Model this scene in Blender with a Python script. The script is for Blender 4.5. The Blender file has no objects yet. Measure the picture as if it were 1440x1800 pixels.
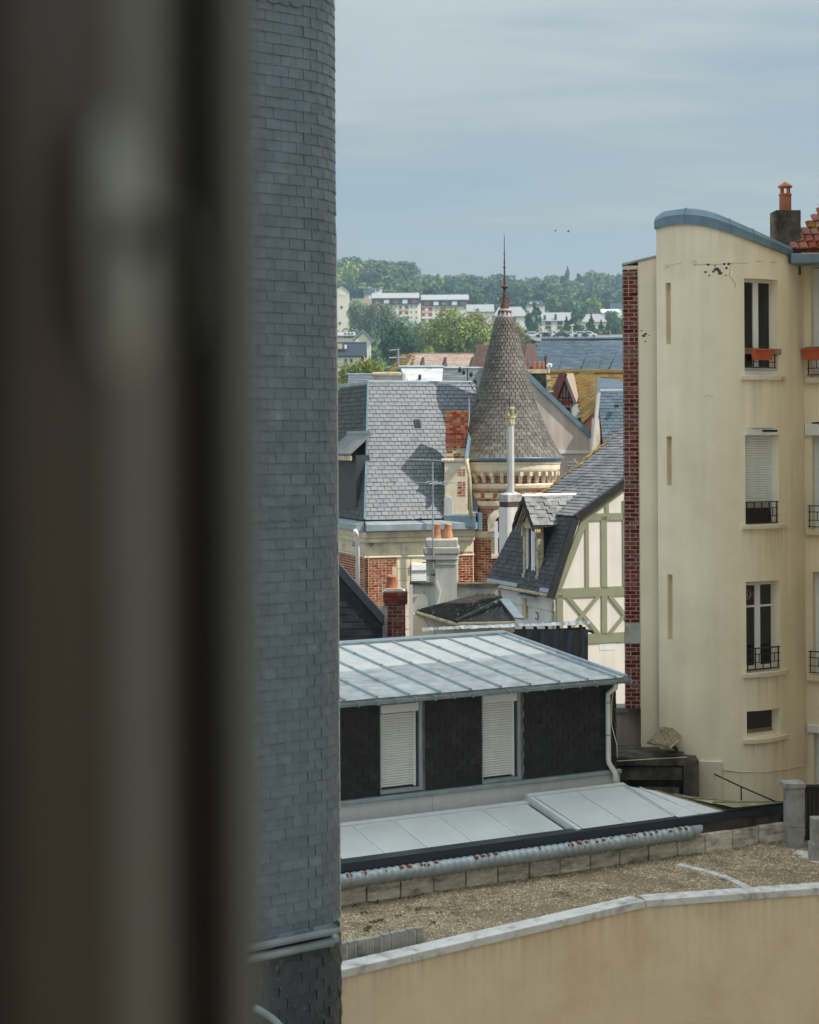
import bpy, math, random
from mathutils import Vector, Matrix
random.seed(7)
R = random.random
def U2(a, b): return a + (b - a) * R()
rad = math.radians
V = Vector
C = bpy.context.scene.collection
sc = bpy.context.scene

# ------------------------------------------------------------------ camera, sky, sun, exposure
F = 3000.0            # focal length in photograph pixels (50 mm on a 24 mm wide frame)
HX, HY = 720.0, 780.0 # principal point (horizon row) in photograph pixels
TH = 0.0063           # roll of the camera (rad)
cam = bpy.data.cameras.new("camera"); camo = bpy.data.objects.new("camera", cam); C.objects.link(camo)
cam.sensor_fit = 'HORIZONTAL'; cam.sensor_width = 24.0; cam.lens = 50.0
cam.shift_y = -(900.0 - HY) / 1440.0
cam.clip_start = 0.02; cam.clip_end = 6000
camo.location = (0, 0, 0)
camo.rotation_euler = (Matrix.Rotation(rad(90), 3, 'X') @ Matrix.Rotation(-TH, 3, 'Z')).to_euler()
cam.dof.use_dof = True; cam.dof.focus_distance = 33.0; cam.dof.aperture_fstop = 2.1
sc.camera = camo

SUN_A, SUN_E = rad(72), rad(50)     # high on the right, a little behind the viewer
sun_dir = V((math.cos(SUN_E) * math.sin(SUN_A), -math.cos(SUN_E) * math.cos(SUN_A), math.sin(SUN_E)))
wd = bpy.data.worlds.new("World"); sc.world = wd; wd.use_nodes = True
def build_world():
    nt = wd.node_tree; N = nt.nodes; L = nt.links; N.clear()
    out = N.new('ShaderNodeOutputWorld'); bg = N.new('ShaderNodeBackground')
    sky = N.new('ShaderNodeTexSky'); sky.sky_type = 'NISHITA'; sky.sun_disc = False
    sky.sun_elevation = SUN_E
    sky.sun_rotation = math.atan2(sun_dir.x, sun_dir.y)
    sky.air_density = 1.0; sky.dust_density = 1.2; sky.ozone_density = 2.0; sky.altitude = 20
    tc = N.new('ShaderNodeTexCoord'); sep = N.new('ShaderNodeSeparateXYZ'); L.new(tc.outputs['Generated'], sep.inputs[0])
    def mth(op, a, b=None):
        m = N.new('ShaderNodeMath'); m.operation = op
        for i, x in enumerate((a, b)):
            if x is None: continue
            if isinstance(x, (int, float)): m.inputs[i].default_value = x
            else: L.new(x, m.inputs[i])
        return m.outputs[0]
    z = mth('MAXIMUM', sep.outputs[2], 0.0)
    den = mth('ADD', z, 0.16)
    cx = mth('DIVIDE', sep.outputs[0], den); cy = mth('DIVIDE', sep.outputs[1], den)
    comb = N.new('ShaderNodeCombineXYZ'); L.new(cx, comb.inputs[0]); L.new(cy, comb.inputs[1])
    def noise(scale, sx, sy, detail, off):
        mp = N.new('ShaderNodeMapping'); mp.inputs['Scale'].default_value = (sx, sy, 1); mp.inputs['Location'].default_value = off
        mp.inputs['Rotation'].default_value = (0, 0, rad(-3))
        L.new(comb.outputs[0], mp.inputs[0])
        n = N.new('ShaderNodeTexNoise'); n.inputs['Scale'].default_value = scale; n.inputs['Detail'].default_value = detail
        n.inputs['Roughness'].default_value = 0.55
        L.new(mp.outputs[0], n.inputs['Vector']); return n.outputs['Fac']
    n1 = noise(1.0, 0.8, 1.5, 7, (3.1, 0.55, 0)); n2 = noise(3.0, 0.7, 2.6, 9, (7.7, 1.3, 0))
    s = mth('ADD', mth('MULTIPLY', n1, 0.72), mth('MULTIPLY', n2, 0.30))
    ramp = N.new('ShaderNodeMapRange'); ramp.interpolation_type = 'SMOOTHSTEP'
    ramp.inputs['From Min'].default_value = 0.44; ramp.inputs['From Max'].default_value = 0.60
    ramp.inputs['To Min'].default_value = 0.80; ramp.inputs['To Max'].default_value = 1.0
    L.new(s, ramp.inputs['Value'])
    mix = N.new('ShaderNodeMixRGB'); L.new(ramp.outputs[0], mix.inputs[0]); L.new(sky.outputs[0], mix.inputs[1])
    # overcast cloud: brighter towards the zenith (after the CIE overcast sky)
    grad = mth('MULTIPLY_ADD', mth('MULTIPLY', z, z), 4.6); grad.node.inputs[2].default_value = 1.0
    cl = N.new('ShaderNodeVectorMath'); cl.operation = 'SCALE'; cl.inputs[0].default_value = (1.24, 1.40, 1.45); L.new(grad, cl.inputs['Scale'])
    br = N.new('ShaderNodeMapRange'); br.interpolation_type = 'SMOOTHSTEP'; br.inputs['From Min'].default_value = .40; br.inputs['From Max'].default_value = .64; br.inputs['To Min'].default_value = .72; br.inputs['To Max'].default_value = 1.24
    L.new(s, br.inputs['Value']); cl2 = N.new('ShaderNodeVectorMath'); cl2.operation = 'SCALE'; L.new(cl.outputs[0], cl2.inputs[0]); L.new(br.outputs[0], cl2.inputs['Scale'])
    L.new(cl2.outputs[0], mix.inputs[2])
    L.new(mix.outputs[0], bg.inputs[0]); bg.inputs[1].default_value = 0.105
    L.new(bg.outputs[0], out.inputs[0])
build_world()
sun = bpy.data.lights.new("sun", 'SUN'); sun.energy = 2.1; sun.angle = rad(0.6); sun.color = (1.0, 0.93, 0.82)
suno = bpy.data.objects.new("sun", sun); C.objects.link(suno)
suno.rotation_euler = sun_dir.to_track_quat('Z', 'Y').to_euler(); suno.location = (60, 40, 60)
vs = sc.view_settings; vs.view_transform = 'Standard'; vs.look = 'None'; vs.gamma = 1.0; vs.exposure = 1.34
vs.use_curve_mapping = False
try:
    sc.cycles.use_denoising = True; sc.cycles.max_bounces = 6; sc.cycles.volume_bounces = 0
    sc.cycles.transparent_max_bounces = 16; sc.cycles.sample_clamp_indirect = 6.0
except Exception: pass

# ------------------------------------------------------------------ helpers
def S(r, g, b, k=1.0):
    f = lambda c: ((c / 255 + 0.055) / 1.055) ** 2.4 if c > 10 else c / 255 / 12.92
    return (f(r) * k, f(g) * k, f(b) * k)
def at(px, py, d):
    dx = px - HX; dy = HY - py
    return V(((dx + TH * dy) * d / F, d, (dy - TH * dx) * d / F))
def proj(p):
    if p.y < 0.05: return (-9999, -9999)
    dx = p.x / p.y * F; dy = p.z / p.y * F
    return (HX + dx - TH * dy, HY - (dy + TH * dx))
Z = V((0, 0, 1))
WORLD = {}
def link(o, parent=None, W=None):
    C.objects.link(o)
    W = W if W is not None else Matrix.Identity(4)
    if parent is not None:
        o.parent = parent; o.matrix_parent_inverse = WORLD[parent.name].inverted()
    o.matrix_basis = W; WORLD[o.name] = W
    return o
def tag(o, label=None, cat=None, group=None, kind=None):
    if label: o['label'] = label
    if cat: o['category'] = cat
    if group: o['group'] = group
    if kind: o['kind'] = kind
    return o
def thing(name, label, cat, loc, group=None):
    o = bpy.data.objects.new(name, None); o.empty_display_size = 0.3
    link(o, None, Matrix.Translation(V(loc))); return tag(o, label, cat, group)
def bev(o, w, seg=2):
    m = o.modifiers.new('bevel', 'BEVEL'); m.width = w; m.segments = seg; m.limit_method = 'ANGLE'; m.angle_limit = rad(40); return o
class MB:
    def __init__(s): s.v = []; s.f = []; s.r = []
    def poly(s, pts, r=None):
        n = len(s.v); s.v += [tuple(p) for p in pts]; s.f.append(tuple(range(n, n + len(pts)))); s.r.append(R() if r is None else r)
    def obox(s, o, a, b, c, r=None):
        o, a, b, c = V(o), V(a), V(b), V(c); n = len(s.v); r = R() if r is None else r
        s.v += [tuple(x) for x in (o, o + a, o + a + b, o + b, o + c, o + a + c, o + a + b + c, o + b + c)]
        for q in ((0, 3, 2, 1), (4, 5, 6, 7), (0, 1, 5, 4), (1, 2, 6, 5), (2, 3, 7, 6), (3, 0, 4, 7)):
            s.f.append(tuple(n + i for i in q)); s.r.append(r)
        return s
    def prism(s, pts, ext, r=None):
        n = len(s.v); k = len(pts); ext = V(ext); r = R() if r is None else r
        s.v += [tuple(p) for p in pts] + [tuple(V(p) + ext) for p in pts]
        s.f.append(tuple(range(n + k - 1, n - 1, -1))); s.f.append(tuple(range(n + k, n + 2 * k)))
        for i in range(k): s.f.append((n + i, n + (i + 1) % k, n + k + (i + 1) % k, n + k + i))
        s.r += [r] * (k + 2); return s
    def tube(s, pts, rr, n=8, cap=True):
        pts = [V(p) for p in pts]; base = len(s.v); m = len(pts); r = R()
        rr = rr if isinstance(rr, (list, tuple)) else [rr] * m
        up = None
        for i, p in enumerate(pts):
            d = (pts[min(i + 1, m - 1)] - pts[max(i - 1, 0)]).normalized()
            if up is None: up = d.orthogonal().normalized()
            a = (up - d * up.dot(d)).normalized(); up = a; b = d.cross(a)
            for k in range(n):
                t = 2 * math.pi * k / n; s.v.append(tuple(p + (a * math.cos(t) + b * math.sin(t)) * rr[i]))
        for i in range(m - 1):
            for k in range(n):
                s.f.append((base + i * n + k, base + i * n + (k + 1) % n, base + (i + 1) * n + (k + 1) % n, base + (i + 1) * n + k)); s.r.append(r)
        if cap:
            s.f.append(tuple(base + k for k in range(n - 1, -1, -1))); s.f.append(tuple(base + (m - 1) * n + k for k in range(n))); s.r += [r, r]
        return s
    def lathe(s, c, prof, n=24, cap=True):
        return s.tube([V(c) + Z * z for r, z in prof], [max(r, 1e-4) for r, z in prof], n, cap) if False else s._lathe(c, prof, n)
    def _lathe(s, c, prof, n):
        base = len(s.v); c = V(c); r0 = R()
        for r, z in prof:
            for k in range(n):
                t = 2 * math.pi * k / n; s.v.append((c.x + r * math.cos(t), c.y + r * math.sin(t), c.z + z))
        for i in range(len(prof) - 1):
            for k in range(n):
                s.f.append((base + i * n + k, base + i * n + (k + 1) % n, base + (i + 1) * n + (k + 1) % n, base + (i + 1) * n + k)); s.r.append(r0)
        m = len(prof)
        s.f.append(tuple(base + k for k in range(n - 1, -1, -1))); s.f.append(tuple(base + (m - 1) * n + k for k in range(n))); s.r += [r0, r0]
        return s
    def mesh(s, name, off=V((0, 0, 0))):
        me = bpy.data.meshes.new(name)
        me.from_pydata([(x - off.x, y - off.y, z - off.z) for x, y, z in s.v], [], s.f)
        a = me.attributes.new('rnd', 'FLOAT', 'FACE'); a.data.foreach_set('value', s.r)
        me.update(); return me
    def build(s, name, m, parent=None, smooth=False, kind=None, label=None, cat=None, group=None, bevel=0, weld=False):
        xs = [p[0] for p in s.v]; ys = [p[1] for p in s.v]; zs = [p[2] for p in s.v]
        off = V(((min(xs) + max(xs)) / 2, (min(ys) + max(ys)) / 2, min(zs)))
        me = s.mesh(name, off); me.materials.append(M[m] if isinstance(m, str) else m)
        if weld:
            import bmesh
            bm = bmesh.new(); bm.from_mesh(me); bmesh.ops.remove_doubles(bm, verts=bm.verts, dist=.0005); bm.to_mesh(me); bm.free()
        if smooth: me.polygons.foreach_set('use_smooth', [True] * len(me.polygons))
        o = bpy.data.objects.new(name, me); link(o, parent, Matrix.Translation(off))
        if bevel: bev(o, bevel)
        return tag(o, label, cat, group, kind)
def ubox(name, m):
    mb = MB(); mb.obox((0, 0, 0), (1, 0, 0), (0, 1, 0), (0, 0, 1), 0.0)
    me = mb.mesh(name); me.materials.append(M[m]); return me
def emit(frames, name, parent, m, limit=300, vis=None, rest=None):
    """boxes (o,a,b,c): the largest in view become parts sharing one mesh, the others one part of kind stuff"""
    def score(fr):
        o, a, b, c = fr; p = o + a * 0.5 + b * 0.5; x, y = proj(p)
        ok = (420 < x < 1440 and 0 < y < 1800) and (vis is None or vis(x, y))
        return (1 if ok else 0) * (a.length * b.length / max(p.y, 1) ** 2 + 1e-9)
    sf = sorted(frames, key=lambda f: -score(f))
    n = min(limit, sum(1 for f in sf if score(f) > 0)) if limit else 0
    me = ubox(name, m) if n else None
    for o, a, b, c in sf[:n]:
        W = Matrix((a.to_4d(), b.to_4d(), c.to_4d(), o.to_4d())).transposed()
        for i in range(3): W[3][i] = 0.0
        W[3][3] = 1.0
        link(bpy.data.objects.new(name, me), parent, W)
    if len(sf) > n:
        mb = MB()
        for o, a, b, c in sf[n:]: mb.obox(o, a, b, c)
        return mb.build(rest or (name + '_field'), m, parent, kind='stuff')
def courses(v0, v1, ch, cw, gap, ival, mapf, th, lift=0.0, tilt=0.0, bond=0.5, holes=(), lap=0.0, split=0.0, jit=0.0):
    fr = []; v = v0; r = 0
    while v < v1 - ch * 0.35:
        hh = min(ch, v1 - v); vm = v + hh / 2
        ivs = ival(vm)
        for h in holes:
            if h[2] < vm < h[3]:
                ivs = [q for a_, b_ in ivs for q in ((a_, min(b_, h[0])), (max(a_, h[1]), b_)) if q[1] - q[0] > .01]
        for ua, ub in ivs:
            off = (r % 2) * bond * cw; u = math.floor((ua - off) / cw) * cw + off
            while u < ub:
                a = max(u, ua) + gap / 2; b = min(u + cw, ub) - gap / 2
                segs = [(a, b)]
                if split and b - a > cw * 0.8 and R() < split:
                    mid = (a + b) / 2; segs = [(a, mid - gap / 2), (mid + gap / 2, b)]
                for a2, b2 in segs:
                    if b2 - a2 < cw * 0.1: continue
                    um = (a2 + b2) / 2
                    P, Ud, Vd, Nn = mapf(um, v)
                    ja = (R() - .5) * jit
                    o = P - Ud * (b2 - a2) / 2 + Nn * (lift + abs(ja) * 0.3)
                    bv = Vd * (hh - gap + lap) - Nn * tilt + Ud * ja * 0.12
                    av = Ud * (b2 - a2); av = av - bv * (av.dot(bv) / bv.length_squared)
                    cn = av.cross(bv).normalized()
                    if cn.dot(Nn) < 0: cn = -cn
                    fr.append((o, av, bv, cn * th * U2(.8, 1.2)))
                u += cw
        v += ch; r += 1
    return fr
class Fr:
    """vertical plane: origin O, horizontal unit U, outward normal N"""
    def __init__(s, O, Ud, flip=False):
        s.O = V((O[0], O[1], 0)); s.U = V((Ud[0], Ud[1], 0)).normalized(); s.N = V((s.U.y, -s.U.x, 0))
        if flip: s.N = -s.N
    def pt(s, u, z, n=0.0): return s.O + s.U * u + s.N * n + Z * z
    def uv(s, px, py, n=0.0):
        dx = px - HX; dy = HY - py; k = (dx + TH * dy) / F; O = s.O + s.N * n
        u = (k * O.y - O.x) / (s.U.x - k * s.U.y); Y = O.y + u * s.U.y
        return u, (dy - TH * dx) / F * Y
    def at(s, px, py, n=0.0): u, z = s.uv(px, py, n); return s.pt(u, z, n)
    def box(s, mb, u0, u1, z0, z1, n0, n1):
        mb.obox(s.pt(u0, z0, n0), s.U * (u1 - u0), Z * (z1 - z0), s.N * (n1 - n0)); return mb
    def pbox(s, mb, x0, y0, x1, y1, n0, n1):   # corners given as photograph pixels on the plane at n1
        u0, z1 = s.uv(x0, y0, n1); u1, z0 = s.uv(x1, y1, n1)
        return s.box(mb, min(u0, u1), max(u0, u1), min(z0, z1), max(z0, z1), n0, n1)
    def slab(s, mb, pts, n0, n1):              # polygon in photograph pixels, extruded along the normal
        return mb.prism([s.at(x, y, n1) for x, y in pts], s.N * (n0 - n1))
    def beam(s, mb, a, b, w, n0, n1):          # a bar between two (u,z) points
        a3 = s.pt(a[0], a[1], n0); b3 = s.pt(b[0], b[1], n0); d = b3 - a3; p = d.cross(s.N).normalized() * w
        mb.obox(a3 - p / 2, d, p, s.N * (n1 - n0)); return mb
    def mapf(s, n=0.0): return lambda u, v: (s.pt(u, v, n), s.U, Z, s.N)
class Pl:
    """sloping plane: O, horizontal U, up-slope W, normal N"""
    def __init__(s, O, Ud, W): s.O = V(O); s.U = V(Ud).normalized(); s.W = (V(W) - s.U * V(W).dot(s.U)).normalized(); s.N = s.U.cross(s.W); s.N = s.N if s.N.z > 0 else -s.N
    def pt(s, u, v, n=0.0): return s.O + s.U * u + s.W * v + s.N * n
    def uv(s, p): d = V(p) - s.O; return d.dot(s.U), d.dot(s.W)
    def mapf(s): return lambda u, v: (s.pt(u, v), s.U, s.W, s.N)
def ival_poly(poly):
    def f(v):
        xs = []
        for i in range(len(poly)):
            (x0, y0), (x1, y1) = poly[i], poly[(i + 1) % len(poly)]
            if (y0 <= v < y1) or (y1 <= v < y0): xs.append(x0 + (x1 - x0) * (v - y0) / (y1 - y0))
        xs.sort(); return [(xs[i], xs[i + 1]) for i in range(0, len(xs) - 1, 2)]
    return f

# ------------------------------------------------------------------ materials
M = {}
def mat(name, col, rough=0.7, var=0.25, scale=3.0, rnd=0.0, spec=0.5, metal=0.0, col2=None, c2lo=0.5, c2hi=0.7, c2scale=2.0,
        bump=0.0, bscale=40.0, stretch=(1, 1, 1), hue=0.0, alpha=None, rrnd=0.0, grime=0.0, streak=0.0, drips=()):
    m = bpy.data.materials.new(name); m.use_nodes = True; nt = m.node_tree; N = nt.nodes; L = nt.links
    b = N['Principled BSDF']; geo = N.new('ShaderNodeNewGeometry')
    mp = N.new('ShaderNodeMapping'); mp.inputs['Scale'].default_value = stretch; L.new(geo.outputs['Position'], mp.inputs[0])
    def noise(sc_, det=5, rg=.6, off=0):
        n = N.new('ShaderNodeTexNoise'); n.inputs['Scale'].default_value = sc_; n.inputs['Detail'].default_value = det; n.inputs['Roughness'].default_value = rg
        if off:
            q = N.new('ShaderNodeMapping'); q.inputs['Location'].default_value = (off, off * .7, off * .3); L.new(mp.outputs[0], q.inputs[0]); L.new(q.outputs[0], n.inputs['Vector'])
        else: L.new(mp.outputs[0], n.inputs['Vector'])
        return n.outputs['Fac']
    def mr(x, a, b_, c, d):
        q = N.new('ShaderNodeMapRange'); q.inputs[1].default_value = a; q.inputs[2].default_value = b_; q.inputs[3].default_value = c; q.inputs[4].default_value = d
        L.new(x, q.inputs[0]); return q.outputs[0]
    rgb = N.new('ShaderNodeRGB'); rgb.outputs[0].default_value = (*col, 1); cur = rgb.outputs[0]
    oi = N.new('ShaderNodeObjectInfo'); at_ = N.new('ShaderNodeAttribute'); at_.attribute_name = 'rnd'
    ad = N.new('ShaderNodeMath'); ad.operation = 'ADD'; L.new(oi.outputs['Random'], ad.inputs[0]); L.new(at_.outputs['Fac'], ad.inputs[1])
    frc = N.new('ShaderNodeMath'); frc.operation = 'FRACT'; L.new(ad.outputs[0], frc.inputs[0]); rv = frc.outputs[0]
    if col2:
        mx = N.new('ShaderNodeMixRGB'); L.new(cur, mx.inputs[1]); mx.inputs[2].default_value = (*col2, 1)
        L.new(mr(noise(c2scale, 6, .65, 11), c2lo, c2hi, 0, 1), mx.inputs[0]); cur = mx.outputs[0]
    hs = N.new('ShaderNodeHueSaturation'); L.new(cur, hs.inputs['Color'])
    val = mr(noise(scale), .3, .7, 1 - var, 1 + var)
    if rnd:
        ml = N.new('ShaderNodeMath'); ml.operation = 'MULTIPLY'; L.new(val, ml.inputs[0]); L.new(mr(rv, 0, 1, 1 - rnd, 1 + rnd), ml.inputs[1]); val = ml.outputs[0]
    if streak:
        q = N.new('ShaderNodeMapping'); q.inputs['Scale'].default_value = (3.0, 3.0, .12); L.new(geo.outputs['Position'], q.inputs[0])
        n = N.new('ShaderNodeTexNoise'); n.inputs['Scale'].default_value = 1.6; n.inputs['Detail'].default_value = 5; L.new(q.outputs[0], n.inputs['Vector'])
        ml = N.new('ShaderNodeMath'); ml.operation = 'MULTIPLY'; L.new(val, ml.inputs[0]); L.new(mr(n.outputs['Fac'], .35, .68, 1.04, 1 - streak), ml.inputs[1]); val = ml.outputs[0]
    if drips:
        sx = N.new('ShaderNodeSeparateXYZ'); L.new(geo.outputs['Position'], sx.inputs[0])
        q = N.new('ShaderNodeMapping'); q.inputs['Scale'].default_value = (9, 9, .35); L.new(geo.outputs['Position'], q.inputs[0])
        n = N.new('ShaderNodeTexNoise'); n.inputs['Scale'].default_value = 1.3; n.inputs['Detail'].default_value = 6; L.new(q.outputs[0], n.inputs['Vector'])
        def mm(op, a, b_):
            m_ = N.new('ShaderNodeMath'); m_.operation = op
            for i, x in enumerate((a, b_)):
                if isinstance(x, (int, float)): m_.inputs[i].default_value = x
                else: L.new(x, m_.inputs[i])
            return m_.outputs[0]
        st = mr(n.outputs['Fac'], .42, .66, 0, 1)
        for zt_, ln_, xa_, xb_, k_ in drips:
            f_ = mm('MULTIPLY', mr(sx.outputs[2], zt_ - ln_, zt_, 0, 1), mm('LESS_THAN', sx.outputs[2], zt_ + .001))
            f_ = mm('MULTIPLY', f_, mm('MULTIPLY', mr(sx.outputs[0], xa_, xa_ + .08, 0, 1), mr(sx.outputs[0], xb_ - .08, xb_, 1, 0)))
            f_ = mm('MULTIPLY', mm('MULTIPLY', f_, st), k_); val = mm('MULTIPLY', val, mm('SUBTRACT', 1.0, f_))
    L.new(val, hs.inputs['Value'])
    if hue:
        w = N.new('ShaderNodeTexWhiteNoise'); w.noise_dimensions = '1D'; L.new(rv, w.inputs['W']); L.new(mr(w.outputs['Value'], 0, 1, .5 - hue, .5 + hue), hs.inputs['Hue'])
        L.new(mr(rv, 0, 1, 1.25, .75), hs.inputs['Saturation'])
    L.new(hs.outputs[0], b.inputs['Base Color'])
    b.inputs['Roughness'].default_value = rough; b.inputs['Metallic'].default_value = metal; b.inputs['Specular IOR Level'].default_value = spec
    if rrnd:
        w2 = N.new('ShaderNodeTexWhiteNoise'); w2.noise_dimensions = '1D'; L.new(rv, w2.inputs['W'])
        ml = N.new('ShaderNodeMath'); ml.operation = 'ADD'; L.new(mr(w2.outputs['Value'], 0, 1, rough - rrnd, rough + rrnd), ml.inputs[0]); L.new(mr(noise(6, 4, .6, 5), .3, .7, -.06, .06), ml.inputs[1])
        L.new(ml.outputs[0], b.inputs['Roughness'])
    if bump:
        bp = N.new('ShaderNodeBump'); bp.inputs['Strength'].default_value = bump; bp.inputs['Distance'].default_value = 0.02
        L.new(noise(bscale, 6, .6, 3), bp.inputs['Height']); L.new(bp.outputs[0], b.inputs['Normal'])
    if alpha is not None: b.inputs['Alpha'].default_value = alpha
    M[name] = m; return m
# slates and zinc
mat('slate_blue', S(98, 110, 119), .45, .18, 5, rnd=.07, spec=.5, rrnd=.10, bump=.2, bscale=25, col2=S(128, 128, 126), c2lo=.56, c2hi=.74, c2scale=3.5)
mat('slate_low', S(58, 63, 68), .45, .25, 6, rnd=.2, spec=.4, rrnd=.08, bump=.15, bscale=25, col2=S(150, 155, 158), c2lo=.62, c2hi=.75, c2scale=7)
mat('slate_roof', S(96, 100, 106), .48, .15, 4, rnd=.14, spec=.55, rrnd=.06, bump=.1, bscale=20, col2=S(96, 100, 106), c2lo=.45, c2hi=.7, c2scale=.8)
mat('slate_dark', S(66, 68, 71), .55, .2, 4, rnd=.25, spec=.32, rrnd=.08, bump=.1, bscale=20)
mat('slate_joint', S(112, 110, 108), .9, .4, 6, spec=.2)
mat('slate_black', S(38, 37, 40), .5, .25, 5, rnd=.4, spec=.35, rrnd=.12, bump=.15, bscale=30, col2=S(78, 78, 80), c2lo=.58, c2hi=.78, c2scale=8)
mat('slate_cone', S(100, 95, 88), .7, .22, 3, rnd=.26, spec=.35, rrnd=.08, bump=.25, bscale=40, col2=S(76, 72, 68), c2lo=.5, c2hi=.75, c2scale=1.1)
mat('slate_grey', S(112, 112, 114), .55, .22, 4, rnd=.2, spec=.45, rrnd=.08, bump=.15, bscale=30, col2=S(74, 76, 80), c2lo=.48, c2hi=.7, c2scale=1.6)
mat('slate_far', S(72, 86, 98), .62, .2, 1.5, rnd=.18, spec=.3)
mat('under_slate', S(62, 66, 70), .8, .2, 3)
mat('zinc_seam', S(158, 170, 176), .45, .1, 2.5, spec=.5, metal=.15, streak=.1)
mat('zinc', S(158, 170, 176), .38, .14, 2.5, spec=.5, metal=.35, streak=.15, bump=.03, bscale=6)
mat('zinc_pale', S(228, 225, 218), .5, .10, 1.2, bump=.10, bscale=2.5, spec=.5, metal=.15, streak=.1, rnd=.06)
mat('zinc_weathered_shade', S(192, 195, 194), .5, .14, 1.6, bump=.10, bscale=2.5, spec=.5, metal=.2, streak=.25, rnd=.06, col2=S(118, 118, 114), c2lo=.55, c2hi=.75, c2scale=1.3)
mat('zinc_blue', S(112, 136, 150), .4, .15, 3, spec=.5, metal=.3, streak=.15, bump=.04, bscale=5)
mat('anthracite', S(52, 61, 71), .35, .08, 3, spec=.5, metal=.2)
# masonry
def _cz(py, px=1340): return (HY - py - TH * (px - HX)) / F * 31.3
SILLD = [(_cz(y), l, 6.02, 6.98, k) for y, l, k in ((668, 1.0, .16), (930, .9, .20), (1190, .6, .22), (1302, .5, .22))] + [(_cz(395), 1.1, 4.4, 5.9, .09), (_cz(430), .8, 5.9, 7.0, .11), (_cz(1350), .9, 4.5, 7.3, .10)]
mat('cream_plaster', S(243, 228, 200), .9, .05, .8, spec=.2, bump=.10, bscale=30, streak=.05, drips=SILLD, col2=S(224, 207, 177), c2lo=.5, c2hi=.8, c2scale=.35)
mat('cream_trim', S(226, 212, 186), .85, .08, 3, spec=.2, bump=.1, bscale=40, col2=S(150, 136, 110), c2lo=.58, c2hi=.75, c2scale=4)
mat('beige_plaster', S(240, 218, 188), .92, .06, 1.2, spec=.15, bump=.5, bscale=45, drips=[(-6.54, 1.4, -9, 12, .06), (-6.54, .30, -9, 12, .13)], col2=S(226, 198, 160), c2lo=.45, c2hi=.7, c2scale=.5)
mat('stone_cream', S(224, 210, 184), .9, .1, 3, spec=.2, bump=.2, bscale=30, streak=.1, col2=S(172, 154, 126), c2lo=.55, c2hi=.78, c2scale=1.8, rnd=.06)
mat('mortar', S(202, 184, 150), .95, .12, 8, spec=.1, bump=.2, bscale=60)
mat('brick', S(148, 80, 64), .9, .2, 8, rnd=.3, spec=.2, hue=.015, bump=.3, bscale=60)
mat('brick_orange', S(162, 88, 64), .9, .2, 8, rnd=.35, spec=.2, hue=.02, bump=.3, bscale=60)
mat('brick_dark', S(112, 56, 48), .9, .25, 10, rnd=.38, spec=.2, hue=.012, bump=.4, bscale=60, col2=S(70, 52, 46), c2lo=.5, c2hi=.75, c2scale=1.2)
mat('mortar_grey', S(208, 194, 178), .95, .15, 8, spec=.1)
mat('render_grey', S(190, 190, 186), .92, .1, 2, spec=.2, bump=.15, bscale=30, streak=.22, col2=S(120, 116, 110), c2lo=.6, c2hi=.8, c2scale=1.5)
mat('crack', S(168, 152, 124), .95, .2, 6, spec=.1)
mat('gilt', S(170, 146, 88), .6, .2, 9, spec=.4)
mat('render_white', S(212, 207, 202), .9, .05, 1.5, spec=.2, streak=.07, bump=.05)
mat('render_pink', S(188, 176, 166), .92, .08, 1.5, spec=.15, streak=.2)
mat('concrete', S(168, 166, 160), .92, .2, 5, spec=.2, bump=.3, bscale=30, rnd=.06, col2=S(110, 106, 100), c2lo=.52, c2hi=.75, c2scale=3)
mat('concrete_dark', S(104, 96, 86), .92, .3, 4, spec=.2, bump=.4, bscale=25, streak=.4, col2=S(58, 54, 48), c2lo=.45, c2hi=.65, c2scale=2.5)
mat('coping_grey', S(216, 214, 211), .85, .14, 4, spec=.2, bump=.3, bscale=30, col2=S(136, 132, 126), c2lo=.5, c2hi=.74, c2scale=4)
mat('block_stone', S(224, 217, 206), .9, .25, 5, spec=.2, bump=.9, bscale=9, stretch=(1, 1, 3), rnd=.12, col2=S(110, 104, 96), c2lo=.5, c2hi=.72, c2scale=2)
mat('lichen_stone', S(188, 176, 146), .9, .2, 6, spec=.2, bump=.3, col2=S(176, 124, 30), c2lo=.52, c2hi=.62, c2scale=5)
mat('gravel', S(196, 178, 150), .95, .35, 14, spec=.1, bump=.6, bscale=25, rnd=.45, col2=S(112, 98, 78), c2lo=.5, c2hi=.7, c2scale=2)
mat('gravel_bed', S(146, 130, 108), .98, .35, 16, spec=.1, bump=.8, bscale=25)
mat('moss', S(86, 98, 38), .95, .35, 14, spec=.1, bump=.6)
# metal, wood, terracotta, glass
mat('terracotta', S(172, 104, 78), .8, .15, 8, spec=.25, rnd=.1, bump=.1)
mat('terracotta_old', S(188, 136, 106), .9, .25, 8, spec=.2, rnd=.12, bump=.3, col2=S(170, 120, 50), c2lo=.55, c2hi=.7, c2scale=7)
mat('planter', S(192, 92, 52), .65, .1, 10, spec=.3)
mat('iron_black', S(34, 32, 31), .5, .2, 8, spec=.4)
mat('rust_iron', S(96, 62, 52), .8, .3, 18, spec=.3, metal=.2, bump=.3, col2=S(82, 56, 50), c2lo=.45, c2hi=.6, c2scale=14)
mat('duct', S(158, 168, 172), .45, .15, 4, spec=.5, metal=.35, bump=.05)
mat('rust_flake', S(122, 72, 50), .9, .3, 20, spec=.1)
mat('white_paint', S(232, 232, 230), .5, .04, 4, spec=.4)
mat('white_shutter', S(228, 228, 226), .5, .04, 4, spec=.4, streak=.06)
mat('white_panel', S(214, 218, 220), .5, .05, 2, spec=.4, streak=.06)
mat('green_paint', S(132, 136, 112), .7, .08, 4, spec=.3)
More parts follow.
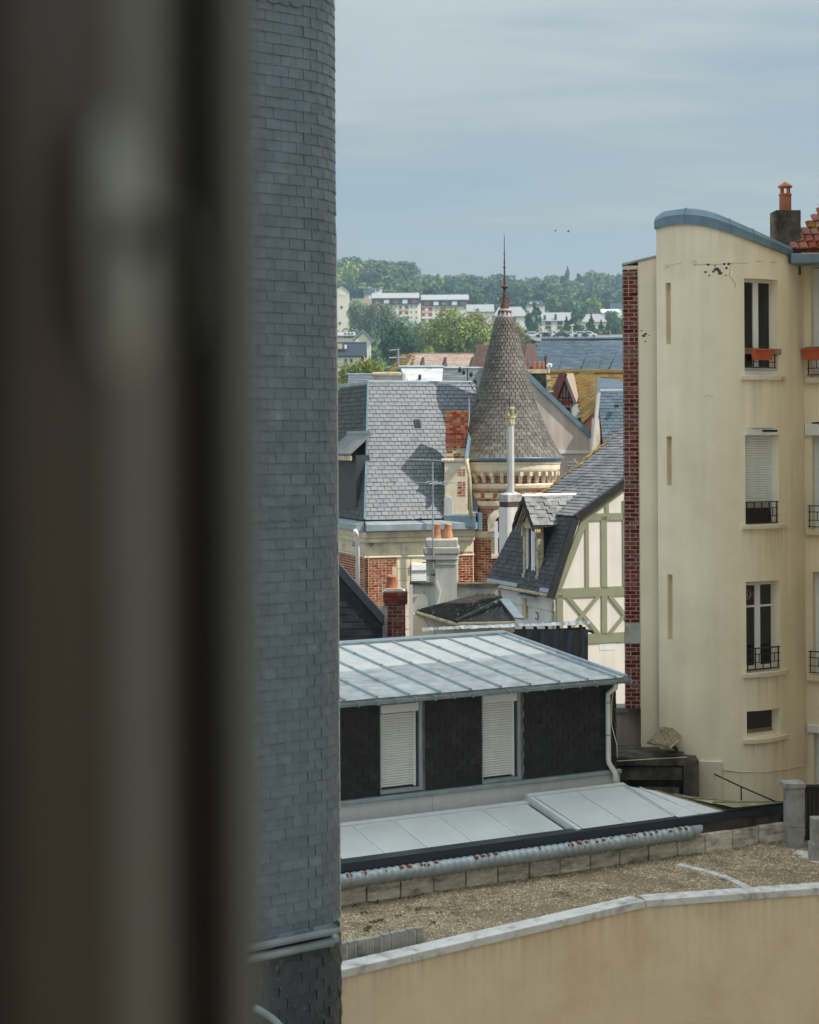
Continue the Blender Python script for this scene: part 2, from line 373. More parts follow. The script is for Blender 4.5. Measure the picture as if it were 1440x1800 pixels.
mat('wood_old', S(150, 134, 108), .9, .25, 6, spec=.2, bump=.4, stretch=(6, 1, 1), col2=S(96, 88, 78), c2lo=.45, c2hi=.7, c2scale=4)
mat('wood_cream', S(192, 178, 148), .85, .2, 6, spec=.2, bump=.2, col2=S(120, 110, 90), c2lo=.52, c2hi=.72, c2scale=6)
mat('wood_batten', S(110, 74, 50), .9, .25, 9, spec=.2)
mat('tarp', S(64, 68, 74), .32, .1, 3, spec=.6)
mat('foil', S(176, 176, 174), .3, .2, 4, spec=.6, metal=.7, bump=.35, bscale=7)
mat('glass_dark', S(18, 19, 20), .06, .2, 1.5, spec=.6)
mat('glass_roof', S(214, 218, 217), .28, .06, 1.5, spec=.6, col2=S(120, 116, 106), c2lo=.66, c2hi=.72, c2scale=20, rnd=.04)
mat('plastic_green', S(168, 166, 136), .6, .2, 3, spec=.4, col2=S(120, 118, 78), c2lo=.45, c2hi=.65, c2scale=1.5)
mat('curtain', S(120, 118, 112), .9, .1, 2)
mat('fibre_cement', S(62, 60, 58), .85, .35, 4, spec=.35, bump=.5, bscale=14, col2=S(178, 174, 168), c2lo=.58, c2hi=.72, c2scale=5)
mat('roof_tile', S(176, 116, 78), .85, .25, 4, spec=.25, rnd=.3, hue=.012, col2=S(160, 120, 60), c2lo=.55, c2hi=.75, c2scale=2)
mat('roof_tile_red', S(134, 70, 46), .8, .25, 4, spec=.3, rnd=.2, hue=.006, col2=S(140, 108, 40), c2lo=.54, c2hi=.7, c2scale=3)
mat('tile_pale', S(156, 140, 128), .9, .15, 1, spec=.2, rnd=.1, col2=S(196, 120, 70), c2lo=.55, c2hi=.65, c2scale=.5)
mat('tile_moss', S(116, 94, 54), .95, .25, 1.5, spec=.1, rnd=.2, col2=S(88, 76, 50), c2lo=.45, c2hi=.7, c2scale=.6)
mat('tile_brown', S(84, 66, 62), .9, .15, 1, spec=.2, rnd=.1)
mat('timber_red', S(92, 48, 46), .8, .15, 3, spec=.2)
# far buildings
mat('far_cream', S(232, 222, 208), .9, .05, .2, spec=.2)
mat('far_pink', S(206, 176, 156), .9, .05, .2, spec=.2)
mat('far_slate', S(50, 60, 74), .7, .08, .3, spec=.3)
mat('far_grey_roof', S(150, 150, 154), .7, .06, .2, spec=.3)
mat('far_window', S(70, 76, 84), .3, .1, 1, spec=.5)
mat('far_white', S(232, 232, 228), .7, .04, .3)
mat('far_rust', S(140, 80, 66), .8, .1, .5)
mat('car_white', S(220, 222, 224), .3, .02, 1, spec=.5)
mat('car_dark', S(60, 64, 72), .3, .02, 1, spec=.5)
# plants and land
def leafmat(name, col, v=.3, h=.02):
    m = mat(name, col, .75, v, .35, rnd=.35, spec=.2, hue=h); return m
leafmat('leaf_mid', (.10, .15, .045)); leafmat('leaf_light', (.21, .255, .055)); leafmat('leaf_dark', (.048, .090, .042))
leafmat('leaf_grey', (.125, .15, .085)); leafmat('leaf_yellow', (.21, .20, .05)); leafmat('leaf_wood', (.072, .13, .048)); leafmat('leaf_olive', (.125, .14, .05))
mat('bark', (.07, .055, .042), .95, .3, 4)
mat('grass', (.085, .115, .04), .95, .3, .05, col2=(.12, .115, .05), c2scale=.03)
mat('paving', (.16, .16, .165), .9, .15, .3)
mat('asphalt', (.05, .05, .052), .9, .2, .5)
# room
mat('frame_dark', S(52, 38, 28), .55, .15, 3, spec=.3)
mat('frame_grey', S(84, 64, 50), .6, .1, 2, spec=.3)
mat('frame_seal', S(22, 15, 10), .7, .1, 4, spec=.2)
mat('curtain_shade_brown', S(58, 48, 40), .95, .15, 4)
mat('highlight_grey', S(168, 164, 160), .6, .08, 2, spec=.3)
mat('room_wall', S(84, 74, 64), .95, .05, 1)
mat('handle_metal', S(232, 236, 230), .4, .04, 4, spec=.5)
mat('reveal', S(150, 148, 146), .9, .05, 3, spec=.2)

# ------------------------------------------------------------------ terrain
HP = [(-60, -14), (110, -14), (160, -7), (220, 5), (350, 15), (450, 25), (560, 35), (700, 47), (850, 64), (1050, 86), (1300, 90), (4000, 70)]
def ground_h(x, y):
    z = HP[-1][1]
    for (a, za), (b, zb) in zip(HP, HP[1:]):
        if y <= b: z = za + (zb - za) * max(0, (y - a)) / (b - a); break
    if y > 600: z += 7 * math.sin(x * .011 + 2.1) * min(1, (y - 600) / 300) + (6 if x < 0 else 0) * min(1, (y - 600) / 300)
    return z
mb = MB()
ys = [-60, 0, 60, 110, 160, 220, 280, 350, 400, 450, 500, 560, 630, 700, 770, 850, 950, 1050, 1150, 1300, 1700, 2500, 4000]
xs = [-1500, -700, -300, -200] + [i * 20 for i in range(-8, 12)] + [300, 500, 900, 1800]
g = {}
for j, y in enumerate(ys):
    for i, x in enumerate(xs): g[i, j] = len(mb.v); mb.v.append((x, y, ground_h(x, y)))
for j in range(len(ys) - 1):
    for i in range(len(xs) - 1): mb.f.append((g[i, j], g[i + 1, j], g[i + 1, j + 1], g[i, j + 1])); mb.r.append(.5)
mb.build('ground', 'grass', kind='structure', smooth=True)
mb = MB(); mb.obox((-260, -58, -14.2), (520, 0, 0), (0, 166, 0), (0, 0, .32)); mb.build('street', 'paving', kind='structure')

# ------------------------------------------------------------------ the room the view is taken from
# left reveal stands at X = -0.097, the opening reaches far to the right of the frame
WX = -0.097
mb = MB()
mb.obox((-2.6, .80, -1.6), (2.6 + WX - .03, 0, 0), (0, .25, 0), (0, 0, 2.9))           # wall left of the window
mb.build('room_wall_left_of_window', 'room_wall', kind='structure')
mb = MB(); mb.obox((WX - .03, .80, -1.6), (1.5, 0, 0), (0, .25, 0), (0, 0, .62)); mb.build('room_wall_below_window', 'room_wall', kind='structure')
mb = MB(); mb.obox((WX - .03, .80, .95), (1.5, 0, 0), (0, .25, 0), (0, 0, .35)); mb.build('room_wall_above_window', 'room_wall', kind='structure')
mb = MB(); mb.obox((WX - .03 + 1.5, .80, -1.6), (1.6, 0, 0), (0, .25, 0), (0, 0, 2.9)); mb.build('room_wall_right_of_window', 'room_wall', kind='structure')
mb = MB(); mb.obox((-2.8, -3, -1.6), (.2, 0, 0), (0, 3.9, 0), (0, 0, 2.9)); mb.build('room_wall_left', 'room_wall', kind='structure')
mb = MB(); mb.obox((2.97, -3, -1.6), (.2, 0, 0), (0, 3.9, 0), (0, 0, 2.9)); mb.build('room_wall_right', 'room_wall', kind='structure')
mb = MB(); mb.obox((-2.8, -3.2, -1.6), (6, 0, 0), (0, .2, 0), (0, 0, 2.9)); mb.build('room_wall_back', 'room_wall', kind='structure')
mb = MB(); mb.obox((-2.8, -3.2, -1.75), (6, 0, 0), (0, 4.25, 0), (0, 0, .15)); mb.build('floor', 'room_wall', kind='structure')
mb = MB(); mb.obox((-2.8, -3.2, 1.3), (6, 0, 0), (0, 4.25, 0), (0, 0, .15)); mb.build('ceiling', 'room_wall', kind='structure')
mb = MB(); mb.obox((1.9, 1.06, -14), (6, 0, 0), (0, 1.6, 0), (0, 0, 24)); mb.build('unseen_sun_screen', 'cream_plaster', kind='structure')  # unseen block added to keep the sun off the window reveal
mb = MB(); mb.obox((-2.8, 1.10, -14), (9, 0, 0), (0, .08, 0), (0, 0, 12.3)); mb.build('facade_below_window', 'cream_plaster', kind='structure')
t = thing('shade_sheet', 'dark brown sheet added to darken the left border of the picture, fully blurred', 'curtain', (-.15, .39, -1.2))  # dark sheet added to imitate the fall-off of light to the left
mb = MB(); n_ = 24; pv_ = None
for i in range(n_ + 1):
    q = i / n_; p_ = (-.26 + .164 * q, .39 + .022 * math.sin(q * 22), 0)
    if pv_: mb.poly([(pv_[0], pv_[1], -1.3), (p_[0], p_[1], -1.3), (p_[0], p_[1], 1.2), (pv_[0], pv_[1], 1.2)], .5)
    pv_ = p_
mb.build('shade_cloth', 'curtain_shade_brown', t, smooth=True, weld=True)
t = thing('window_casement', 'dark brown window casement swung open into the room, blurred beside the lens', 'window', (WX - .02, .5, -.9))
mb = MB(); mb.obox((WX - .06, .12, -.95), (.052, 0, 0), (0, .478, 0), (0, 0, 1.85)); mb.build('casement_panel', 'frame_grey', t, bevel=.004)
mb = MB(); mb.obox((WX - .05, .60, -.95), (.0435, 0, 0), (0, .098, 0), (0, 0, 1.85)); mb.build('highlight_strip', 'highlight_grey', t, bevel=.004)  # lighter strip standing in for the soft highlight on the casement
mb = MB(); mb.obox((WX - .045, .70, -.95), (.034, 0, 0), (0, .13, 0), (0, 0, 1.85)); mb.build('casement_stile', 'frame_dark', t, bevel=.004)
n_ = 20; h = MB(); h.prism([(WX - .009, .585 + .055 * math.cos(q), .068 + .044 * math.sin(q)) for q in [2 * math.pi * i / n_ for i in range(n_)]], V((.009, 0, 0))); hp = h.build('handle_plate', 'handle_metal', t, bevel=.003)
h = MB(); h.tube([(WX + .0, .60, .075), (WX + .012, .60, .075), (WX + .014, .60, .062), (WX + .014, .602, .040)], [.008, .009, .008, .006], 10); h.build('handle_lever', 'handle_metal', hp, smooth=True)
t = thing('window_frame', 'dark window jamb at the left of the open window, blurred upright', 'window frame', (WX, .9, -.95))
mb = MB(); mb.obox((WX - .03, .83, -.95), (.030, 0, 0), (0, .115, 0), (0, 0, 1.88)); mb.build('jamb', 'frame_seal', t, bevel=.003)
mb = MB(); mb.obox((WX - .03, .945, -.95), (.0305, 0, 0), (0, .14, 0), (0, 0, 1.88)); mb.build('outer_reveal', 'reveal', t)

# ------------------------------------------------------------------ slate-hung wall close on the left
sw = thing('slate_hung_building', 'tall blue-grey slate-hung wall just beyond the dark window frame', 'building', (-2.2, 17.0, -14))
AL = rad(54); SR = .7
E0 = V((-.0435 * 18.0, 18.0, 0))
A0 = E0 - V((SR * (math.cos(rad(-2)) - math.cos(AL)), SR * (-math.sin(rad(-2)) + math.sin(AL)), 0))   # where the corner starts to curve
Dw = V((math.sin(AL), math.cos(AL), 0))
ARC = SR * (AL + rad(40))
def swall(s, n=0.0):
    if s <= 0:
        p = A0 + Dw * s; nn = V((Dw.y, -Dw.x, 0)); return p + nn * n, Dw, nn
    a = AL - s / SR; c = A0 - V((Dw.y, -Dw.x, 0)) * SR
    d = V((math.sin(a), math.cos(a), 0)); nn = V((d.y, -d.x, 0))
    return c + nn * (SR + n), d, nn
mb = MB()
plan = [swall(-3.6)[0]] + [swall(0 + ARC * i / 10)[0] for i in range(11)] + [V((-3.2, 19.6, 0)), V((-4.6, 17, 0))]
mb.prism([p + Z * -14 for p in plan], Z * 21)
mb.build('wall_body', 'under_slate', sw)
zg = at(520, 1640, 17.4).z
def smap(n): return lambda u, v: (swall(u, n)[0] + Z * v, swall(u, n)[1], Z, swall(u, n)[2])
iv = lambda v: [(-2.6, ARC * .82)]
fr = courses(zg + .02, 6.3, .1085, .178, .0035, iv, smap(.004), .005, lift=.010, tilt=.0085, lap=.02, jit=.03)
emit(fr, 'slate', sw, 'slate_blue', 300, vis=lambda x, y: x > 440, rest='slate_field')
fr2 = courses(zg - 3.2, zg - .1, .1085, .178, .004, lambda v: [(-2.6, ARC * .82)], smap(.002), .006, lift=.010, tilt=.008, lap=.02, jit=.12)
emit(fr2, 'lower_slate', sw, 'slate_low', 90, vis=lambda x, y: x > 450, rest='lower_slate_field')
mb = MB()
for o, a, b, c in fr + fr2:
    q = o + a * U2(.46, .54) + c * 1.6
    mb.obox(q - a.normalized() * .0022 - Z * .004, a.normalized() * .0044, Z * .013, c * .5)
mb.build('slate_hooks', 'zinc', sw, kind='stuff')
for zc_, nm in ((at(530, 902, 17.6).z, 'a'), (at(530, 12, 17.6).z, 'b')):
    u = -1.3; k = 0
    while u < .02:
        p, d, nn = swall(u, .022 + .006 * (k % 2)); m2 = MB(); rr = .088
        pts = [p + d * (rr * math.cos(t_)) + Z * (zc_ + rr * .8 * math.sin(t_)) for t_ in [math.pi + math.pi * i / 10 for i in range(11)]]
        pts += [p + d * rr + Z * (zc_ + .05), p - d * rr + Z * (zc_ + .05)]
        m2.prism(pts, nn * .006); m2.build('scalloped_slate', 'slate_blue', sw); u += .135; k += 1
m2 = MB(); p, d, nn = swall(ARC * .60, .018); m2.obox(p + Z * (zg - 3.2), d * .012, nn * .012, Z * 10.4); m2.build('corner_trim', 'zinc_pale', sw)
# gutter and pipe crossing it
gm = MB(); g0 = swall(-2.4, .02)[0]; g1 = swall(-.0, .02)[0] + Dw * .30; nn = V((Dw.y, -Dw.x, 0))
prof = [(0.0, .05), (.0, .0), (.02, -.035), (.06, -.05), (.10, -.035), (.125, 0), (.125, .035), (.135, .04), (.135, .03)]
for i in range(len(prof) - 1):
    a, b = prof[i], prof[i + 1]
    gm.poly([g0 + nn * a[0] + Z * (zg + a[1]), g1 + nn * a[0] + Z * (zg + a[1]), g1 + nn * b[0] + Z * (zg + b[1]), g0 + nn * b[0] + Z * (zg + b[1])], .5)
gm.poly([g1 + nn * a + Z * (zg + b) for a, b in prof], .5)
gutter = gm.build('gutter', 'zinc', sw)
m2 = MB(); m2.tube([g0 + nn * .07 + Z * (zg - .115), g1 - Dw * .05 + nn * .07 + Z * (zg - .115)], .045, 12); m2.build('overflow_pipe', 'zinc', gutter, smooth=True)
m2 = MB(); m2.tube([g1 - Dw * .06 + nn * .07 + Z * (zg - .03), g1 - Dw * .02 + nn * .07 + Z * (zg - .07), g1 - Dw * .02 + nn * .07 + Z * (zg - .12)], [.04, .035, .05], 10); m2.build('gutter_outlet', 'zinc', gutter, smooth=True)
m2 = MB()
q0 = at(448, 1772, 16.2); q1 = at(480, 1792, 16.3); q2 = at(520, 1830, 16.4)
m2.tube([q0, (q0 + q1) / 2 + Z * .01, q1, q2], .035, 10); m2.build('slanting_pipe', 'zinc', sw, smooth=True)

# ------------------------------------------------------------------ dark slate annexe with zinc roof (axis EU, towards the viewer EN)
EO = V((-1.12, 28.0, 0)); EU = V((.8826, .4701, 0)); EN = V((.4701, -.8826, 0))
bf = Fr(EO, EU)                       # front plane of the annexe
ZE = -4.19
an = thing('slate_annexe', 'black slate-hung annexe with pale zinc roof and two closed white shutters', 'building', (1.5, 31, -14))
uL = -2.6; uR = bf.uv(1083, 1300)[0]
win = []
for x0, y0, x1, y1 in ((669, 1236, 736, 1386), (848, 1219, 909, 1368)):
    a = bf.uv(x0, (y0 + y1) / 2)[0]; b = bf.uv(x1, (y0 + y1) / 2)[0]; zt = bf.uv((x0 + x1) / 2, y0)[1]; zb = bf.uv((x0 + x1) / 2, y1)[1]
    win.append((a, b, zb, zt))
ZB = bf.uv(800, 1386)[1]              # top of the base ledge
mb = MB(); us = sorted([uL, uR] + [w for q in win for w in q[:2]])
for a, b in zip(us, us[1:]):
    w = [q for q in win if abs(q[0] - a) < 1e-6]
    if w: q = w[0]; bf.box(mb, a, b, ZB - 1.2, q[2] - .02, -3.6, 0); bf.box(mb, a, b, q[3], ZE - .06, -3.6, 0); bf.box(mb, a, b, q[2] - .02, q[3], -3.6, -.30)
    else: bf.box(mb, a, b, ZB - 1.2, ZE - .06, -3.6, 0)
mb.build('wall', 'slate_joint', an)
holes = [(a - .02, b + .12, zb - .05, zt + .02) for a, b, zb, zt in win]
fr = courses(ZB + .03, ZE - .08, .118, .225, .009, lambda v: [(uL, uR)], bf.mapf(.002), .006, lift=.008, tilt=.006, lap=.006, holes=holes, jit=.05)
emit(fr, 'slate', an, 'slate_black', 300, vis=lambda x, y: 600 < x < 1080, rest='slate_field')
fr = courses(ZB + .03, ZE - .08, .118, .225, .004, lambda v: [(.02, 3.5)], Fr(bf.pt(uR, 0), -EN).mapf(.004), .006, lift=.012, tilt=.008, lap=.02, jit=.08)
emit(fr, 'end_slate', an, 'slate_black', 0, rest='end_slate_field')
for a, b, zb, zt in win:
    w = bf.box(MB(), a, b + .0, zb, zt, -.29, -.27).build('window', 'white_paint', an)
    m2 = MB(); n = int((zt - zb - .17) / .042); zz = [zb + .03 + i * .042 for i in range(n + 1)]
    prev = None
    for i in range(n):
        for dz, dn in ((0, -.082), (.006, -.060), (.034, -.060), (.042, -.082)):
            cur = [bf.pt(a + .03, zz[i] + dz, dn), bf.pt(b - .07, zz[i] + dz, dn)]
            if prev: m2.poly([prev[0], prev[1], cur[1], cur[0]], .5)
            prev = cur
    m2.build('roller_shutter', 'white_shutter', w)
    bf.box(MB(), a, b - .005, zt - .15, zt - .005, -.2, .035).build('shutter_box', 'white_paint', w, bevel=.015)
    bf.box(MB(), b - .07, b - .03, zb + .01, zt - .16, -.12, -.045).build('guide_rail', 'white_paint', w)
    bf.box(MB(), a, a + .03, zb + .01, zt - .16, -.12, -.045).build('guide_rail', 'white_paint', w)
    bf.box(MB(), b, b + .055, zb - .03, zt + .01, -.25, .028).build('reveal_lining', 'zinc', w)
    bf.box(MB(), a - .02, a - .002, zb - .03, zt, -.25, .026).build('reveal_lining', 'zinc', w)
    bf.box(MB(), a - .02, b + .06, zb - .06, zb - .005, -.25, .03).build('sill', 'zinc', w)
bf.box(MB(), uL, uR + .06, ZB - .05, ZB + .02, 0, .10).build('base_ledge', 'zinc', an, bevel=.012)
u = uL
while u < uR:                      # white panels under the ledge
    e = min(u + 2.12, uR + .05); bf.box(MB(), u, e - .008, ZB - .36, ZB - .06, .004, .05).build('panel', 'white_panel', an); u += 2.12
# zinc roof: sheets with standing seams
WR = 3.94; RISE = .38
rp = Pl(bf.pt(0, ZE, .18), EU, -EN * (WR + .18) + Z * RISE)
LV = math.hypot(WR + .18, RISE)
ur0 = -2.6; ur1 = bf.uv(1091, 1190)[0]
mb = MB(); mb.obox(rp.pt(ur0, 0, -.10), rp.U * (ur1 - ur0), rp.W * LV, rp.N * .09); mb.build('roof_deck', 'zinc', an)
sp = .595; off = bf.uv(818, 1211)[0] % sp
k0 = math.floor((ur0 - off) / sp)
edges = [ur0] + [off + sp * k for k in range(k0 + 1, k0 + 40) if off + sp * k < ur1 - .15] + [ur1 - .04]
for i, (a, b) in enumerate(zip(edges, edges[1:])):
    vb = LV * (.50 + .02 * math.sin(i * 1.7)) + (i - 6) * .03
    for v0, v1, m_ in ((.0, vb, 'zinc_weathered_shade'), (vb - .04, LV - .02, 'zinc_pale')):  # sun on the upper sheets and shade below put into the colours
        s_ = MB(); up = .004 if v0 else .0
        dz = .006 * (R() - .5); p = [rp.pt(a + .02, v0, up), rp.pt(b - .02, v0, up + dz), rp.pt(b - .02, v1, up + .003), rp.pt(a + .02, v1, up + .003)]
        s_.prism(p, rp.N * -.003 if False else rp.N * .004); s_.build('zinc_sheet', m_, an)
for a in edges[1:] + [edges[0] + .001]:
    m2 = MB(); m2.prism([rp.pt(a - .022, -.01, .0), rp.pt(a + .022, -.01, .0), rp.pt(a + .016, -.01, .045), rp.pt(a - .016, -.01, .045)], rp.W * (LV - .05))
    s_ = m2.build('standing_seam', 'zinc_seam', an)
    m3 = MB()
    for q in (.27, .52, .78): m3.obox(rp.pt(a - .026, LV * q, .0), rp.U * .052, rp.W * .05, rp.N * .052)
    m3.build('seam_clips', 'zinc_seam', s_, kind='stuff')
m2 = MB(); m2.obox(rp.pt(ur0, LV - .10, .006), rp.U * (ur1 - ur0), rp.W * .22, rp.N * .055); m2.build('ridge_cap', 'zinc_seam', an, bevel=.02)
m2 = MB(); m2.obox(rp.pt(ur1 - .04, -.02, -.12), rp.U * .07, rp.W * (LV + .1), rp.N * .17); m2.build('verge_trim', 'zinc_seam', an, bevel=.015)
gm = MB(); pr = [(.06 * math.cos(t_), .06 * math.sin(t_)) for t_ in [math.pi + math.pi * i / 8 for i in range(9)]] + [(.068, .006), (.068, -.006)]
for i in range(len(pr) - 1):
    a, b = pr[i], pr[i + 1]
    gm.poly([bf.pt(ur0, ZE - .035 + a[1], .25 + a[0]), bf.pt(ur1 + .06, ZE - .035 + a[1], .25 + a[0]), bf.pt(ur1 + .06, ZE - .035 + b[1], .25 + b[0]), bf.pt(ur0, ZE - .035 + b[1], .25 + b[0])], .5)
gm.poly([bf.pt(ur1 + .06, ZE - .035 + b, .25 + a) for a, b in pr], .5)
gt = gm.build('gutter', 'zinc', an, smooth=False)
u = ur0 + .2
while u < ur1: bf.box(MB(), u, u + .022, ZE - .10, ZE - .02, .185, .322).build('gutter_bracket', 'zinc', gt); u += .36
ud = bf.uv(1065, 1300)[0]
m2 = MB(); m2.tube([bf.pt(ud + .05, ZE - .09, .25), bf.pt(ud + .05, ZE - .16, .24), bf.pt(ud, ZE - .28, .085), bf.pt(ud, ZE - .4, .08), bf.pt(ud, ZB + .22, .08), bf.pt(ud, ZB + .16, .09), bf.pt(ud + .09, ZB - .02, .16), bf.pt(ud + .09, ZB - .10, .16), bf.pt(ud + .09, ZB - .5, .16)], .047, 12)
dp = m2.build('downpipe', 'zinc_pale', an, smooth=True)
for q in (.42, 1.0): 
    m3 = MB(); zc_ = ZE - q; m3.tube([bf.pt(ud, zc_, .08), bf.pt(ud, zc_ - .03, .08)], .055, 12); m3.build('pipe_collar', 'zinc', dp)
m2 = MB(); m2.tube([bf.pt(uR - .06, ZE - .14, .03), bf.pt(uR - .12, ZE - .45, .05), bf.pt(uR - .13, ZE - .85, .05), bf.pt(uR - .02, ZE - 1.2, .05), bf.pt(uR - .0, ZE - 1.45, .04)], .008, 6); m2.build('white_cable', 'white_paint', an, smooth=True)

# ------------------------------------------------------------------ glazed lean-to roof in front of the annexe
gr = thing('glazed_roof', 'low pale glass lean-to roof below the white shutters, streaked with dirt', 'roof', (1.5, 27.5, -7))
def wl(w): return EO + EN * w
gl = Pl(wl(.3) + Z * -6.19, EU, -EN * 1.45 + Z * .26)
glo = Pl(wl(1.78) + Z * -6.45, EU, -EN * 1.48 + Z * .26); GV = math.hypot(1.48, .26)
def gu(px, py):
    p = Fr(wl(.3), EU); return p.uv(px, py)[0]
barsu = [gu(x, y) for x, y in ((545, 1461), (617, 1452), (690, 1441), (767, 1431), (846, 1421))]
u_f = gu(932, 1406); bars2 = [gu(1013, 1395), gu(1094, 1385)]
u_end = gu(1095, 1385)
allu = barsu + [u_f - .08]
for i, (a, b) in enumerate(zip(allu, allu[1:])):
    m2 = MB(); m2.obox(glo.pt(a + .034, 0, 0), glo.U * (b - a - .052), glo.W * (GV - .05), glo.N * .006); m2.build('glass_pane', 'glass_roof', gr)
for a in barsu:
    m2 = MB(); m2.obox(glo.pt(a - .016, 0, .0), glo.U * .032, glo.W * GV, glo.N * .022); m2.build('glazing_bar', 'white_panel', gr)
m2 = MB(); m2.obox(glo.pt(allu[0] - .5, GV - .06, -.02), glo.U * (u_f - allu[0] + .45), glo.W * .12, glo.N * .05); m2.build('top_rail', 'white_panel', gr)
RA = .10                                                     # the raised section to the right
ru = [u_f + .05, bars2[0], bars2[1]]
for a, b in zip(ru, ru[1:]):
    m2 = MB(); m2.obox(glo.pt(a + .03, 0, RA), glo.U * (b - a - .05), glo.W * (GV - .02), glo.N * .006); m2.build('glass_pane', 'glass_roof', gr)
for a in ru[1:]:
    m2 = MB(); m2.obox(glo.pt(a - .014, 0, RA - .01), glo.U * .028, glo.W * (GV + .02), glo.N * .03); m2.build('glazing_bar', 'white_panel', gr)
m2 = MB(); m2.obox(glo.pt(u_f - .04, -.02, -.02), glo.U * .085, glo.W * (GV + .06), glo.N * .14); m2.build('raised_kerb', 'white_panel', gr, bevel=.01)
m2 = MB(); m2.obox(glo.pt(u_f - .06, GV - .02, RA - .06), glo.U * (u_end - u_f + .1), glo.W * .10, glo.N * .10); m2.build('top_rail', 'white_panel', gr)
m2 = MB(); m2.obox(glo.pt(allu[0] - .5, -.1, -.30), glo.U * (u_end - allu[0] + .5), glo.W * (GV + .2), glo.N * .10); m2.build('soffit', 'concrete_dark', gr)
# corrugated plastic fan beyond the glass
fan_a = glo.pt(u_end + .03, GV, RA); fan_lo = [glo.pt(u_end + .03 + 2.9 * i / 6, -.05, RA - .02) for i in range(7)]
fan_hi = [fan_a + (at(1292, 1421, 29.2) - fan_a) * (i / 6) * 1.0 + EN * (-.16 * math.sin(math.pi * i / 6)) for i in range(7)]
fr_ = thing('plastic_roof', 'mossy greenish plastic roofing fanning out beside the glass panes', 'roof', (4.8, 28.8, -7))
for i in range(6):
    m2 = MB(); q = [fan_lo[i] + Z * .02, fan_lo[i + 1] + Z * .02, fan_hi[i + 1] + Z * .01 * (i % 2), fan_hi[i] + Z * .01 * (i % 2)]
    m2.prism(q, Z * .008); m2.build('roof_sheet', 'white_panel' if i < 2 else 'plastic_green', fr_)
    m2 = MB(); m2.tube([fan_lo[i] + Z * .035, fan_hi[i] + Z * .028], .014, 6); m2.build('sheet_rib', 'wood_old' if i > 1 else 'white_panel', fr_)

# ------------------------------------------------------------------ parapet, duct, stone blocks and gravel terrace
pf = Fr(wl(1.90), EU)
uP0 = -3.5; uP1 = pf.uv(1386, 1425)[0]
pw = thing('parapet', 'long anthracite metal capped parapet along the glass roof', 'parapet', (2, 28, -7))
pf.box(MB(), uP0, uP1, -6.50, -6.36, -.27, 0).build('coping', 'anthracite', pw, bevel=.008)
pf.box(MB(), uP0, uP1 - .02, -7.3, -6.505, -.24, -.05).build('upstand', 'concrete_dark', pw)
ZG = -6.98
bw = thing('block_wall', 'row of rough pale stone blocks edging the gravel terrace', 'wall', (2, 27.5, ZG))
u = -2.9; k = 0
while u < uP1 - .05:
    w = .585; e = min(u + w, uP1 - .02); hgt = .30 + U2(-.01, .01)
    m2 = MB(); m2.obox(pf.pt(u + .012, ZG - .1, -.04 + .0), EU * (e - u - .024), Z * (hgt + .1), EN * (.10 + U2(-.012, .012))); m2.build('stone_block', 'block_stone', bw, bevel=.012); u += w; k += 1
pf.box(MB(), -2.9, uP1 - .03, ZG - .1, ZG + .27, -.05, .02).build('joint_fill', 'concrete_dark', bw)
# spiral duct
dt = thing('spiral_duct', 'long grey spiral metal duct with rust patches lying under the dark coping', 'duct', (2, 27, -6.6))
du0 = -2.6; du1 = pf.uv(1216, 1472, .17)[0]; DR = .112; dz = -6.585
m2 = MB(); pts = []; rs = []; u = du0; k = 0
while u < du1:
    for q, rr in ((0, DR), (.085, DR), (.090, DR + .013), (.108, DR + .013), (.112, DR)):
        if u + q < du1: pts.append(pf.pt(u + q, dz, .17)); rs.append(rr)
    u += .12
pts.append(pf.pt(du1, dz, .17)); rs.append(DR)
m2.tube(pts, rs, 20); m2.build('duct_pipe', 'duct', dt, smooth=True)
m2 = MB(); m2.prism([pf.pt(du1, dz + DR * math.sin(a), .17 + DR * math.cos(a)) for a in [2 * math.pi * i / 20 for i in range(20)]], EU * .02)
vv = m2.v[20:]; m2.v = m2.v[:20] + [tuple(V(p) + EU * (.19 * (p[2] - dz + DR) / (2 * DR))) for p in vv]
m2.build('duct_end', 'duct', dt, smooth=False)
u = du0 + .1
while u < du1 - .1:
    if R() < .7:
        m2 = MB(); a0 = U2(.62, .95); a1 = a0 + U2(.4, .8); w = U2(.06, .15); n = 6
        top = []; bot = []
        for i in range(n + 1):
            a = a0 + (a1 - a0) * i / n; k = math.sin(math.pi * i / n) ** .5 * w * U2(.7, 1.1)
            P = lambda uu, rr: pf.pt(uu, dz + rr * math.sin(a), .17 + rr * math.cos(a))
            top.append(P(u - k * .5 - .002, DR + .009)); bot.append(P(u + k * .5 + .002, DR + .009))
        for i in range(n): m2.poly([top[i], top[i + 1], bot[i + 1], bot[i]], .3 + R() * .3)
        m2.build('rust_patch', 'rust_flake', dt)
    u += U2(.10, .2)
